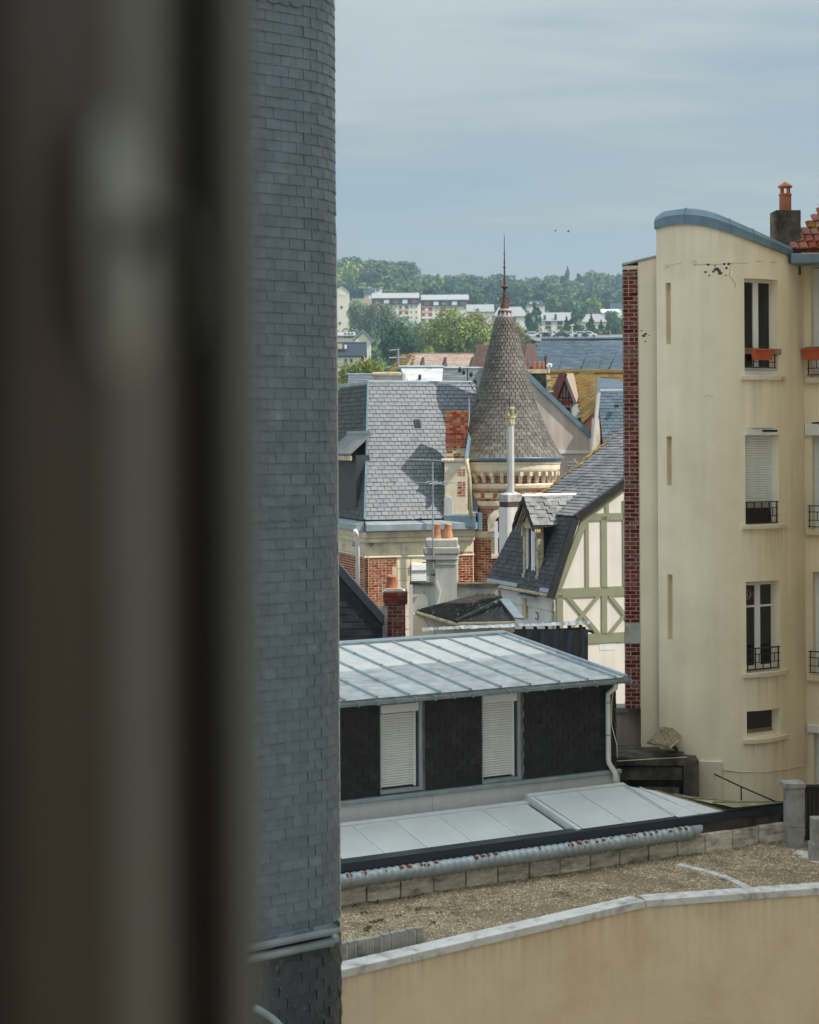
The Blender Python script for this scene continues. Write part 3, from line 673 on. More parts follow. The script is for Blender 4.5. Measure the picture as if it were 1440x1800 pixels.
# gravel terrace
mb = MB(); Bd = V((3.28, 24.0, 0)); DL = V((4006, 3000, 0)).normalized(); DRt = V((12750, 3000, 0)).normalized()
pb = [pf.pt(-2.9, ZG, .0), pf.pt(uP1 + 3, ZG, .0), V((9.5, 25.75, ZG)), V((Bd.x - .05, Bd.y + .25, ZG)), Bd - DL * 6.2 + V((-.16, .2, ZG))]
mb.prism(pb, Z * -.25); mb.build('gravel_terrace', 'gravel_bed', kind='structure')
mb = MB(); n = 0
cen = Fr(Bd - DL * 6.2, DL)
while n < 60000:
    x = U2(-2.2, 7.6); y = U2(21.8, 31); p = V((x, y, 0))
    if (p - pf.O).dot(pf.N) < .10: continue
    if (p - Bd).dot(V((DL.y, -DL.x, 0))) > -.05 and x < 3.4: continue
    if (p - Bd).dot(V((DRt.y, -DRt.x, 0))) > -.05 and x >= 3.2: continue
    vq = math.sin(x * 1.7 + math.sin(y * 2.3) * 1.3) + math.sin(y * 1.9 + x * .7)
    if vq < -.75 and R() < .75: continue
    r_ = U2(.007, .019); b = len(mb.v); c = (x, y, ZG + U2(-.004, .012)); q = R() * 3.1; rr = R()
    for i in range(4): mb.v.append((c[0] + r_ * U2(.8, 1.3) * math.cos(q + i * 1.571), c[1] + r_ * U2(.8, 1.3) * math.sin(q + i * 1.571), c[2]))
    mb.v.append((c[0], c[1], c[2] + r_ * U2(.6, .9)))
    for i in range(4): mb.f.append((b + i, b + (i + 1) % 4, b + 4)); mb.r.append(rr)
    n += 1
mb.build('gravel', 'gravel', kind='stuff', label='loose tan gravel covering the flat terrace roof', cat='gravel')
mb = MB()
for px, py in ((640, 1605), (655, 1622), (648, 1632), (668, 1619), (672, 1620), (700, 1612), (735, 1600), (770, 1605), (600 + 210, 1620), (880, 1590), (1000, 1560), (1290, 1540), (1350, 1520), (1330, 1550), (645, 1636), (760, 1624), (910, 1600), (1180, 1545), (1228, 1520), (860, 1572), (690, 1640)):
    d = -ZG * F / (py - HY); p = at(px, py, d)
    for i in range(22):
        q = p + V((U2(-.05, .05), U2(-.09, .09), 0)); h_ = U2(.012, .035); w = U2(.01, .02)
        mb.poly([q + V((-w, 0, 0)), q + V((w, U2(-.01, .01), 0)), q + V((U2(-.01, .01), U2(-.02, .02), h_))])
for i in range(70):
    p = pf.pt(U2(-1.5, uP1), ZG, .09 + abs(random.gauss(0, .05)))
    for j in range(6):
        q = p + V((U2(-.05, .05), U2(-.05, .05), 0)); h_ = U2(.01, .03); w = U2(.008, .016)
        mb.poly([q + V((-w, 0, 0)), q + V((w, U2(-.01, .01), 0)), q + V((U2(-.01, .01), U2(-.02, .02), h_))])
mb.build('moss_tufts', 'moss', kind='stuff', label='small green moss tufts dotted over the gravel', cat='moss')
# curved kerb in the gravel
kc = [(1188, 1521), (1212, 1526), (1237, 1532), (1262, 1539), (1283, 1548), (1302, 1558), (1322, 1571), (1345, 1586)]
kt = thing('gravel_kerb', 'curved line of pale kerb stones set in the gravel', 'kerb', at(1250, 1535, 27.6))
for (xa, ya), (xb, yb) in zip(kc, kc[1:]):
    a = at(xa, ya, -(ZG + .05) * F / (ya - HY)); b = at(xb, yb, -(ZG + .05) * F / (yb - HY)); d = (b - a); s_ = V((d.y, -d.x, 0)).normalized()
    m2 = MB(); m2.obox(a + d * .02 - Z * .12, d * .95, s_ * -.13, Z * (.12 + U2(0, .012))); m2.build('kerb_stone', 'coping_grey', kt, bevel=.008)
# beige courtyard wall with pale coping
yw = thing('courtyard_wall', 'smooth beige plastered wall with pale stone coping in the near foreground', 'wall', (2, 22.5, -14))
ZC = -6.44
def wallseg(O, D, L, nm):
    f = Fr(O, D); return f
fL = Fr(Bd - DL * 6.2, DL); fR = Fr(Bd, DRt)
LL = 6.2
mb = MB(); fL.box(mb, -1, LL + .012, -14, ZC - .10, -.26, -.04); mb.build('wall_face', 'beige_plaster', yw)
mb = MB(); fR.box(mb, -.012, 8, -14, ZC - .10, -.26, -.04); mb.build('wall_face', 'beige_plaster', yw)
u = -1.0
while u < LL - .02:
    e = min(u + 1.55, LL); fL.box(MB(), u, e - .004, ZC - .105, ZC, -.30, 0).build('coping_stone', 'coping_grey', yw, bevel=.01); u += 1.55
u = .0
while u < 7.9:
    e = u + 1.6; fR.box(MB(), u + (.012 if u == 0 else 0), e - .004, ZC - .105, ZC - .002, -.30, 0).build('coping_stone', 'coping_grey', yw, bevel=.01); u += 1.6
# upright concrete bricks behind the coping
ub = thing('block_edging', 'row of small upright concrete blocks behind the coping near the slate wall', 'edging', (-.6, 21.8, ZG))
f2 = Fr(Bd - DL * 6.2 - fL.N * .42, DL)
ua = f2.uv(596, 1660)[0]; uz = f2.uv(746, 1642)[0]; n = 10
zt = f2.uv(680, 1643)[1]
for i in range(n):
    a = ua + (uz - ua) * i / n; b = ua + (uz - ua) * (i + 1) / n
    f2.box(MB(), a + .008, b - .008, ZG - .02, zt + U2(-.008, .008), -.08, U2(-.006, .006)).build('concrete_block', 'concrete', ub, bevel=.008)
f2.box(MB(), ua, uz, ZG - .02, zt - .03, -.07, -.012).build('mortar_bed', 'coping_grey', ub)

# ------------------------------------------------------------------ cream apartment house on the right
cb = thing('cream_apartment_house', 'tall cream plastered apartment house with curved zinc parapet and brick end pier', 'building', (6, 33, -14))
def cY(px):
    t = (px - 1285) / 129.0
    return 31.2 + (.55 * t * t if t < 0 else 1.5 * t ** 3)
def cP(px, n=0.0):
    d = .5; p = V(((px - HX) / F * cY(px), cY(px), 0)); q = V(((px + d - HX) / F * cY(px + d), cY(px + d), 0)); t = (q - p).normalized()
    return p + V((t.y, -t.x, 0)) * n
def cz(py, px=1340): return (HY - py - TH * (px - HX)) / F * cY(px)
cols = [1156, 1164, 1172, 1181, 1190, 1202, 1215, 1230, 1245, 1262, 1280, 1295, 1310, 1330, 1350, 1369, 1378, 1386, 1393, 1400, 1406, 1411, 1415]
wins = [(490, 660), (752, 922), (1022, 1182), (1249, 1294)]
slots = [(497, 605), (767, 853), (1010, 1125)]
zr = sorted(set([-14.0, cz(470)] + [cz(y) for w in wins for y in w] + [cz(y, 1176) for w in slots for y in w]))
def ztop(px):
    tb = [(1150, 404), (1170, 397), (1195, 393.5), (1215, 393), (1240, 396), (1262, 401), (1300, 414), (1340, 429.5), (1388, 449), (1420, 458)]
    for (a, ya), (b, yb) in zip(tb, tb[1:]):
        if px <= b: return (HY - (ya + (yb - ya) * (px - a) / (b - a)) - TH * (px - HX)) / F * cY(px)
    return cz(458)
mb = MB(); i310 = cols.index(1310); i369 = cols.index(1369); i172 = cols.index(1172); i181 = cols.index(1181)
def is_open(i, zm):
    if i310 <= i < i369 and any(cz(w[1]) < zm < cz(w[0]) for w in wins): return 1
    if i172 <= i < i181 and any(cz(w[1], 1176) < zm < cz(w[0], 1176) for w in slots): return 2
    return 0
for i in range(len(cols) - 1):
    a, b = cP(cols[i]), cP(cols[i + 1])
    for j in range(len(zr)):
        z0 = zr[j]; top = j == len(zr) - 1
        za, zb_ = (ztop(cols[i]), ztop(cols[i + 1])) if top else (zr[j + 1], zr[j + 1])
        if not top and is_open(i, (z0 + zr[j + 1]) / 2): continue
        mb.poly([a + Z * z0, b + Z * z0, b + Z * zb_, a + Z * za], .5)
mb.build('tower_wall', 'cream_plaster', cb, smooth=True, weld=True)
mb = MB(); DV = .24
for wlist, ia, ib, pxm, dep in ((wins, i310, i369, 1340, DV), (slots, i172, i181, 1176, .13)):
    for y0, y1 in wlist:
        zt, zb_ = cz(y0, pxm), cz(y1, pxm)
        A, B = cP(cols[ia]), cP(cols[ib]); Ai, Bi = cP(cols[ia], -dep), cP(cols[ib], -dep)
        mb.poly([A + Z * zb_, Ai + Z * zb_, Ai + Z * zt, A + Z * zt], .5); mb.poly([B + Z * zb_, Bi + Z * zb_, Bi + Z * zt, B + Z * zt], .5)
        mb.poly([cP(cols[i]) + Z * zt for i in range(ia, ib + 1)] + [Bi + Z * zt, Ai + Z * zt], .5)
        mb.poly([cP(cols[i]) + Z * zb_ for i in range(ia, ib + 1)] + [Bi + Z * zb_, Ai + Z * zb_], .5)
        mb.poly([Ai + Z * zb_, Bi + Z * zb_, Bi + Z * zt, Ai + Z * zt], .5)
mb.build('window_reveals', 'cream_plaster', cb)
mb = MB(); back = [cP(c, -.45) for c in cols]
mb.prism([p + Z * -14 for p in back] + [V((8.3, 36.2, -14)), V((5.1, 36.2, -14))], Z * (14 + cz(462))); mb.build('tower_core', 'cream_plaster', cb)
# parapet top wall behind the curve + zinc cap
mb = MB()
for i in range(len(cols) - 3):
    a, b = cols[i], cols[i + 1]
    if b > 1400: break
    for n0, n1 in ((-.28, -.28),):
        mb.poly([cP(a, -.28) + Z * cz(470), cP(b, -.28) + Z * cz(470), cP(b, -.28) + Z * ztop(b), cP(a, -.28) + Z * ztop(a)], .5)
mb.poly([cP(1156) + Z * cz(480), cP(1156, -.28) + Z * cz(480), cP(1156, -.28) + Z * ztop(1156), cP(1156) + Z * ztop(1156)], .5)
mb.build('parapet_back', 'cream_plaster', cb)
def capseg(a, b, name='zinc_cap'):
    m2 = MB(); n = 7; P = []
    for i in range(n + 1):
        px = a + (b - a) * i / n; z0 = ztop(px); h_ = .30 - .10 * max(0, (px - 1250) / 140)
        if px < 1168: h_ *= .72 + .28 * (px - 1150) / 18
        P.append([cP(px, .045) + Z * (z0 - .01), cP(px, .05) + Z * (z0 + h_ * .55), cP(px, .0) + Z * (z0 + h_ * .9), cP(px, -.12) + Z * (z0 + h_), cP(px, -.30) + Z * (z0 + h_ * .85), cP(px, -.32) + Z * (z0 - .01)])
    for i in range(n):
        for k in range(5): m2.poly([P[i][k], P[i + 1][k], P[i + 1][k + 1], P[i][k + 1]], .5)
    m2.poly(P[0], .5); m2.poly(P[-1], .5)
    o = m2.build(name, 'zinc_blue', cb); return o
for a, b in ((1155, 1207), (1207.4, 1286), (1286.4, 1326), (1326.4, 1392)): capseg(a, b)
def seam(px):
    m2 = MB(); z0 = ztop(px); h_ = .30 - .10 * max(0, (px - 1250) / 140)
    m2.tube([cP(px, .048) + Z * z0, cP(px, .056) + Z * (z0 + h_ * .55), cP(px, .005) + Z * (z0 + h_ * .92), cP(px, -.12) + Z * (z0 + h_ * 1.01)], .011, 6); m2.build('cap_seam', 'zinc_blue', cb)
for px in (1207.2, 1286.2, 1326.2): seam(px)
# side strip and brick pier
sf = Fr((at(1097, 780, 32.0).x, 32.0), (1, -.12))
a, _ = sf.uv(1124, 800); b, _ = sf.uv(1169.5, 800); zt0 = sf.uv(1097, 467)[1]; zt1 = sf.uv(1166, 450)[1]
c0 = 0.0
mb = MB(); mb.prism([sf.pt(a, -14, 0), sf.pt(b, -14, 0), sf.pt(b, zt1, 0), sf.pt(a, zt0 + (zt1 - zt0) * .4, 0)], sf.N * -1.6); mb.build('side_wall', 'cream_plaster', cb)
mb = MB(); mb.prism([sf.pt(-.02, zt0, .02), sf.pt(b + .01, zt1 + .01, .02), sf.pt(b + .01, zt1 + .05, .02), sf.pt(-.02, zt0 + .04, .02)], V((.26, 1.5, 0))); mb.build('side_coping', 'concrete', cb)
zpb = sf.uv(1110, 1245)[1]
kd = V((.17, 1, 0)) * 1.4
MB().prism([sf.pt(0, zpb), sf.pt(a - .002, zpb), sf.pt(a - .002, zpb) + kd, sf.pt(0, zpb) + kd], Z * (zt0 - .002 - zpb)).build('pier_core', 'mortar_grey', cb)
z_p0, z_p1 = sf.uv(1112, 1131)[1], sf.uv(1112, 1094)[1]
sf.box(MB(), -.005, a - .004, z_p0, z_p1, -.2, .012).build('concrete_patch', 'concrete', cb)
fr = courses(zpb, zt0 - .06, .0765, .205, .018, lambda v: [(-.004, a - .004)], sf.mapf(.001), .012, bond=.5, holes=[(-9, 9, z_p0 - .02, z_p1 + .03)], split=.25, jit=.03)
emit(fr, 'brick', cb, 'brick_dark', 300)
sl = Fr(sf.pt(0, 0), (.17, 1), flip=True)
fr = courses(zpb, zt0 - .06, .0765, .205, .013, lambda v: [(.0, 1.38)], sl.mapf(.001), .010, bond=.5, split=.3)
emit(fr, 'brick', cb, 'brick_dark', 0, rest='side_bricks')
# plaster patches: eyelets and peeled spots
mb = MB()
for px, py in ((1173, 467), (1223, 461)):
    px_l = px; p = cP(px_l, .02) + Z * cz(py, px_l); pts = [p + V((1, 0, 0)) * .035 * math.cos(t_) + Z * .035 * math.sin(t_) for t_ in [i * math.pi / 5 for i in range(11)]]
    mb.tube(pts, .008, 6)
mb.build('wall_rings', 'cream_trim', cb, kind='stuff')
mb = MB()
for px, py, s_ in ((1247, 465, 3), (1242, 478, 3), (1262, 473, 5), (1268, 480, 5), (1256, 477, 3), (1279, 471, 3), (1283, 464, 3), (1275, 464, 2.5), (1259, 467, 2), (1266, 476, 4), (1132, 590, 4), (1135, 587, 3.4), (1128, 581, 2), (1141, 590, 1.5), (1249, 484, 2), (1135, 600, 2), (1278, 484, 2)):
    f_ = (lambda x, z: cP(px + x, .004) + Z * z) if px > 1160 else (lambda x, z: sf.at(px + x, 600, .004) * 1.0 - Z * sf.at(px + x, 600, .004).z + Z * z)
    zc_ = cz(py, px) if px > 1160 else sf.uv(px, py)[1]
    pts = [f_(s_ * U2(.6, 1.2) * math.cos(t_), zc_ + s_ * .0102 * U2(.4, .9) * math.sin(t_)) for t_ in [i * math.pi / 4 for i in range(8)]]
    mb.poly(pts, .5)
mb.build('peeled_spots', 'concrete_dark', cb, kind='stuff')
mb = MB(); ck_ = [(1223, 466), (1240, 464), (1262, 465), (1285, 462), (1310, 463), (1335, 459), (1362, 461), (1384, 460)]
mb.tube([cP(x, .001) + Z * cz(y, x) for x, y in ck_], .0045, 5); mb.tube([cP(x, .001) + Z * cz(y, x) for x, y in ((1289, 463), (1285, 472), (1284, 484), (1290, 492), (1295, 499), (1294, 506))], .004, 5)
mb.tube([cP(x, .001) + Z * cz(y, x) for x, y in ((1238, 697), (1246, 695), (1255, 697))], .004, 5); mb.tube([cP(x, .001) + Z * cz(y, x) for x, y in ((1200, 462), (1180, 466), (1174, 470))], .0035, 5)
mb.build('plaster_cracks', 'crack', cb, kind='stuff')
# windows of the tower
wf = Fr(cP(1310), cP(1369) - cP(1310)); WW = (cP(1369) - cP(1310)).length
def casement(f, W, zb_, zt, parent, n, glazing=True, mid=None, trans=None):
    w = f.box(MB(), .0, W, zb_, zt, n - .04, n - .035).build('window', 'white_paint', parent)
    for a, b, c, d in ((0, .045, zb_, zt), (W - .045, W, zb_, zt), (.045, W - .045, zt - .05, zt), (.045, W - .045, zb_, zb_ + .07)):
        f.box(MB(), a, b, c, d, n - .03, n + .03).build('frame', 'white_paint', w, bevel=.005)
    f.box(MB(), W / 2 - .062, W / 2 + .062, zb_ + .07, zt - .05, n - .03, n + .024).build('mullion', 'white_paint', w, bevel=.005)
    if trans is not None:
        for a, b in ((.045, W / 2 - .062), (W / 2 + .062, W - .045)): f.box(MB(), a, b, trans - .018, trans + .018, n - .03, n + .015).build('transom', 'white_paint', w)
    for a, b in ((.045, W / 2 - .062), (W / 2 + .062, W - .045)): f.box(MB(), a, b, zb_ + .07, zt - .05, n - .032, n - .01).build('pane', 'glass_dark', w)
    return w
def railing(f, W, z0, z1, parent, n, style=0):
    m2 = MB(); f.box(m2, .0, W, z1 - .02, z1, n - .02, n + .02); f.box(m2, .0, W, z0, z0 + .018, n - .012, n + .012)
    zq = z0 + (z1 - z0) * (.70 if style else .45); f.box(m2, .0, W, zq - .007, zq + .007, n - .008, n + .008)
    zq2 = z0 + (z1 - z0) * .32
    if style: f.box(m2, .0, W, zq2 - .007, zq2 + .007, n - .008, n + .008)
    k = 4
    for i in range(k + 1):
        u = .03 + (W - .06) * i / k; f.box(m2, u - .008, u + .008, z0 + .018, z1 - .02, n - .008, n + .008)
    for i in range(k):
        u = .03 + (W - .06) * (i + .5) / k; f.box(m2, u - .006, u + .006, zq2, zq, n - .006, n + .006) if style else None
    return m2.build('railing', 'iron_black', parent)
def sill(f, W, z, parent, m='cream_trim', ex=.07):
    m2 = MB(); n = 8; q = [1303 + 77 * i / n for i in range(n + 1)]
    ring_ = [cP(x, .055) + Z * (z - .085) for x in q] + [cP(x, -.1) + Z * (z - .085) for x in reversed(q)]
    m2.prism(ring_, Z * .088); return m2.build('sill', m, parent, bevel=.012)
for (y0, y1), zb_, zt in [((w), cz(w[1]), cz(w[0])) for w in wins]:
    if y0 == 490:
        w = casement(wf, WW, zb_ + .1, zt, cb, -.17)
        for a_ in (.07, .11, .15, .40, .44):
            wf.box(MB(), a_, a_ + .025, zb_ + .6, zt - .06, -.181, -.176).build('curtain_fold', 'curtain_shade_brown', w)
        wf.box(MB(), .0, WW, zb_ + .0, zb_ + .09, -.2, -.02).build('threshold', 'white_paint', w)
        wf.box(MB(), .0, WW + .06, cz(622), cz(612), -.01, .03).build('handrail_board', 'wood_old', w)
        railing(wf, WW - .06, zb_ + .14, cz(622) - .005, w, .01)
        sill(wf, WW, zb_, w)
    elif y0 == 752:
        w = wf.box(MB(), 0, WW, zb_, zt, -.22, -.2).build('window', 'white_paint', cb)
        m2 = MB(); prev = None; zz = zb_ + .38
        while zz < zt - .14:
            for dz, dn in ((0, -.135), (.01, -.115), (.034, -.115), (.044, -.135)):
                cur = [wf.pt(.02, zz + dz, dn), wf.pt(WW - .07, zz + dz, dn)]
                if prev: m2.poly([prev[0], prev[1], cur[1], cur[0]], .5)
                prev = cur
            zz += .044
        m2.build('roller_shutter', 'white_shutter', w)
        wf.box(MB(), 0, WW - .005, zt - .135, zt - .005, -.2, .03).build('shutter_box', 'white_paint', w, bevel=.012)
        wf.box(MB(), WW * .48, WW * .93, zt - .075, zt - .035, .031, .036).build('vent_slot', 'iron_black', w)
        wf.box(MB(), WW - .07, WW - .02, zb_ + .02, zt - .14, -.19, -.1).build('guide_rail', 'white_paint', w)
        wf.box(MB(), .02, WW - .07, zb_ + .03, zb_ + .30, -.16, -.14).build('lower_panel', 'frame_dark', w)
        railing(wf, WW - .03, zb_ + .02, zb_ + .42, w, -.0, 1); sill(wf, WW, zb_, w)
    elif y0 == 1022:
        w = casement(wf, WW, zb_ + .04, zt - .03, cb, -.17, trans=cz(1067))
        railing(wf, WW - .01, zb_ + .05, cz(1139), w, .0, 1); sill(wf, WW, zb_, w)
        m2 = MB(); cc = wf.pt(.16, cz(1046), -.150); pts = [cc + wf.U * .082 * math.cos(t_) + Z * .082 * math.sin(t_) for t_ in [i * math.pi / 8 for i in range(17)]]
        m2.tube(pts, .008, 6); m2.tube([cc + Z * .08, cc - Z * .08], .006, 6); m2.tube([cc, cc + wf.U * .055 - Z * .055], .006, 6); m2.tube([cc, cc - wf.U * .055 - Z * .055], .006, 6)
        m2.build('round_emblem', 'gilt', w)
    else:
        w = wf.box(MB(), 0.02, WW - .06, zb_ + .09, zt - .02, -.2, -.15).build('window', 'glass_dark', cb)
        for a, b, c, d in ((0, .03, zb_ + .05, zt), (WW - .08, WW - .01, zb_ + .05, zt), (.03, WW - .08, zt - .03, zt), (.03, WW - .08, zb_ + .05, zb_ + .11)):
            wf.box(MB(), a, b, c, d, -.22, -.13).build('frame', 'wood_old' if c < zb_ + .06 and d < zt - .1 else 'cream_trim', w)
        wf.box(MB(), .0, WW, zb_ - .04, zb_ + .045, -.22, -.03).build('inner_sill', 'cream_trim', w)
        sill(wf, WW, zb_ - .04, w)
# wing on the right, its unseen run towards the viewer added for shade
wA = cP(1415); gf = Fr(wA, (3.4, -2.3))
def gpx(px, py): return gf.uv(px, py)
mb = MB(); W1 = 4.1
wo = [(470, 664), (742, 930), (1005, 1185), (1285, 1420)]
ua = gpx(1426, 600)[0]; ub_ = ua + 1.25
zs = sorted(set([-14, cz(440)] + [cz(y, 1415) for w in wo for y in w]))
for j in range(len(zs) - 1):
    zm = (zs[j] + zs[j + 1]) / 2; op = any(cz(w[1], 1415) < zm < cz(w[0], 1415) for w in wo)
    for a, b in ((0, ua), (ua, ub_), (ub_, W1)):
        if op and a == ua: continue
        gf.box(mb, a, b, zs[j], zs[j + 1], -.3, 0)
mb.build('wing_wall', 'cream_plaster', cb)
mb = MB(); q1 = gf.pt(W1, 0, 0)
mb.prism([V((7.75, 33.2, -14)), V((q1.x, q1.y + .31, -14)), V((q1.x, 27.5, -14)), V((7.6, 27.2, -14)), V((7.6, 19.5, -14)), V((16, 19.5, -14)), V((16, 36, -14)), V((8.5, 36, -14))], Z * (14 + cz(452))); mb.build('wing_body', 'cream_plaster', cb)  # near part, out of view, stretched to shade the courtyard
zu = cz(452) + .01
mb = MB(); mb.prism([V((9.6, 30.5, zu)), V((16.4, 34.1, zu)), V((16.4, 19.6, zu)), V((9.6, 19.6, zu))], Z * (10.0 - zu)); mb.build('unseen_sun_block', 'cream_plaster', cb)  # unseen mass added to block sun from the tower and courtyard
mb = MB(); mb.prism([V((7.7, 19.45, -14)), V((9.6, 19.45, -14)), V((9.6, 12.2, -14)), V((7.7, 12.2, -14))], Z * 31); mb.build('unseen_shade_tower', 'cream_plaster', cb)  # unseen tall block added to shade the slate-hung wall
for y0, y1 in wo:
    zt, zb_ = cz(y0, 1415), cz(y1, 1415)
    w = gf.box(MB(), ua, ub_, zb_, zt, -.28, -.26).build('window', 'glass_dark', cb)
    gf.box(MB(), ua, ua + .10, zb_, zt - .02, -.26, -.16).build('frame', 'white_paint', w); gf.box(MB(), ua + .3, ua + .36, zb_, zt - .02, -.26, -.16).build('frame', 'white_paint', w)
    if y0 in (742, 1285):
        gf.box(MB(), ua - .12, ub_, zt - .26 if y0 == 742 else zt - .02, zt - .04 if y0 == 742 else zt + .14, -.2, .06).build('shutter_box', 'white_paint', w, bevel=.015)
        m2 = MB(); prev = None; zz = zb_ + .3
        while zz < zt - .3:
            for dz, dn in ((0, -.13), (.01, -.11), (.04, -.11), (.05, -.13)):
                cur = [gf.pt(ua + .1, zz + dz, dn), gf.pt(ub_, zz + dz, dn)]
                if prev: m2.poly([prev[0], prev[1], cur[1], cur[0]], .5)
                prev = cur
            zz += .05
        m2.build('roller_shutter', 'white_shutter', w)
    if y0 < 1200:
        f3 = Fr(gf.pt(ua - .06, 0), gf.U); railing(f3, 1.3, zb_ + .04, zb_ + .46, w, .06, 1)
    m2 = MB(); gf.box(m2, .05, W1, zb_ - .11, zb_ - .0, -.05, .10); m2.build('sill', 'cream_trim', w, bevel=.012)
# zinc gutter, tiled roof and chimney of the wing
f4 = Fr(cP(1384, .10), (1, .015))
m2 = MB(); f4.box(m2, 0, 4.5, cz(463, 1384), cz(446, 1384), -.6, 0); m2.build('wing_gutter', 'zinc_blue', cb, bevel=.015)
tr0 = at(1388, 440, 32.3); tr = Pl(tr0, (1, .0, 0), (.0, .72, .69))
mb = MB(); mb.prism([tr.pt(.0, 0, -.05), tr.pt(4.5, 0, -.05), tr.pt(4.5, 2.4, -.05), tr.pt(1.9, 2.4, -.05)], tr.N * .04); mb.build('wing_roof', 'roof_tile_red', cb)
m2 = MB(); e_ = [V((8.05, 31.6, cz(452) + .02)), V((13.0, 31.0, cz(452) + .02)), V((13.0, 37, cz(452) + .02)), V((8.05, 37, cz(452) + .02))]; tp_ = [V((9.6, 33.2, 6.6)), V((12, 33.2, 6.6)), V((12, 35.6, 6.6)), V((9.6, 35.6, 6.6))]
for i in range(4): m2.poly([e_[i], e_[(i + 1) % 4], tp_[(i + 1) % 4], tp_[i]], .5)
m2.poly(tp_, .5); m2.build('main_roof', 'roof_tile_red', cb)
for r_ in range(7):
    v = r_ * .215; u = v * .66 + .02
    while u < 1.7:
        m2 = MB(); n = 6; hw = .085
        for i in range(n):
            a0 = math.pi * i / n; a1 = math.pi * (i + 1) / n; P = lambda a, vv, up: tr.pt(u + hw - hw * math.cos(a), vv, up + .045 * math.sin(a) ** .8)
            m2.poly([P(a0, v, .03), P(a1, v, .03), P(a1, v + .24, .0), P(a0, v + .24, .0)], .5)
        m2.poly([tr.pt(u + hw - hw * math.cos(math.pi * i / n), v, .03 + .045 * math.sin(math.pi * i / n) ** .8) for i in range(n + 1)], .5)
        m2.build('roof_tile', 'roof_tile_red', cb); u += .175
ck = thing('grey_chimney', 'square grey rendered chimney stack above the curved zinc parapet', 'chimney', at(1387, 430, 32.6))
f5 = Fr(at(1365, 400, 32.4), (1, .06)); m2 = MB(); w = .475
f5.box(m2, 0, w, cz(450, 1384) - .3, f5.uv(1386, 369)[1], -.45, 0); m2.build('stack', 'concrete_dark', ck, bevel=.01)
pc = f5.pt(w / 2, f5.uv(1386, 369)[1], -.22)
m2 = MB(); s_ = .0108; m2._lathe(pc, [(.115, 0), (.115, .30), (.125, .305), (.125, .33), (.105, .34)], 16); m2.build('pot_base', 'terracotta', ck, smooth=False)
for k in range(4):
    a = k * math.pi / 2 + .4; m2 = MB(); q = pc + V((.085 * math.cos(a), .085 * math.sin(a), .34)); m2.tube([q, q + Z * .14], .026, 6); m2.build('pot_post', 'terracotta', ck)
m2 = MB(); m2._lathe(pc + Z * .46, [(.135, 0), (.14, .02), (.06, .075), (.012, .11)], 16); m2.build('pot_cap', 'terracotta', ck)
# planters on the railings
def planter(f, u0, u1, z0, z1, n0, n1, label):
    t = thing('window_planter', label, 'planter', f.pt((u0 + u1) / 2, z0, n1), 'terracotta window planters')
    m2 = MB(); i = .035
    a = [f.pt(u0 + i, z0, n0 + i), f.pt(u1 - i, z0, n0 + i), f.pt(u1 - i, z0, n1 - i), f.pt(u0 + i, z0, n1 - i)]
    b = [f.pt(u0, z1, n0), f.pt(u1, z1, n0), f.pt(u1, z1, n1), f.pt(u0, z1, n1)]
    m2.poly(a, .5); m2.poly([p - Z * .03 for p in b], .5)
    for k in range(4): m2.poly([a[k], a[(k + 1) % 4], b[(k + 1) % 4], b[k]], .5)
    m2.build('trough', 'planter', t)
    m2 = MB(); f.box(m2, u0 - .012, u1 + .012, z1 - .028, z1 - .002, n1 - .004, n1 + .014); m2.build('rim', 'planter', t, bevel=.004)
    return t
pl = planter(wf, .10, .55, cz(633), cz(614), .035, .20, 'empty terracotta window box hung on the railing of the top tower window')
for u in (.17, .46): m2 = MB(); m2.tube([wf.pt(u, cz(612), -.02), wf.pt(u, cz(611) + .02, .02), wf.pt(u, cz(612), .05), wf.pt(u, cz(620), .05)], .006, 6); m2.build('hook', 'iron_black', pl)
u0 = gpx(1411, 625)[0]
pl = planter(gf, .06, .62, cz(634, 1415), cz(614, 1415), .12, .30, 'terracotta window box with dark plants at the right edge of the picture')
m2 = MB()
for i in range(90):
    q = gf.pt(U2(.08, .6), cz(616, 1415), U2(.14, .28)); m2.poly([q, q + V((U2(-.03, .03), U2(-.03, .03), U2(.02, .07))), q + V((U2(-.03, .03), U2(-.03, .03), U2(.0, .06)))])
m2.build('leaves', 'leaf_dark', pl, kind='stuff')
# cable along the foot of the tower
m2 = MB(); pts = []
for px, py in ((1176, 1326), (1210, 1332), (1235, 1343), (1262, 1352), (1300, 1357), (1340, 1357), (1372, 1353), (1395, 1349), (1411, 1345)): pts.append(cP(px, .02) + Z * cz(py, px))
for py in (1340, 1300, 1268): pts.append(cP(1413, .03) + Z * cz(py, 1413))
m2.tube(pts, .009, 6); m2.build('wall_cable', 'cream_trim', cb, smooth=True)
mb = MB(); f6 = Fr(cP(1226, .03), cP(1256, .03) - cP(1226, .03)); f6.box(mb, 0, .42, cz(1420, 1240), cz(1338, 1240), -.3, .02); mb.build('plaster_pilaster', 'cream_trim', cb)

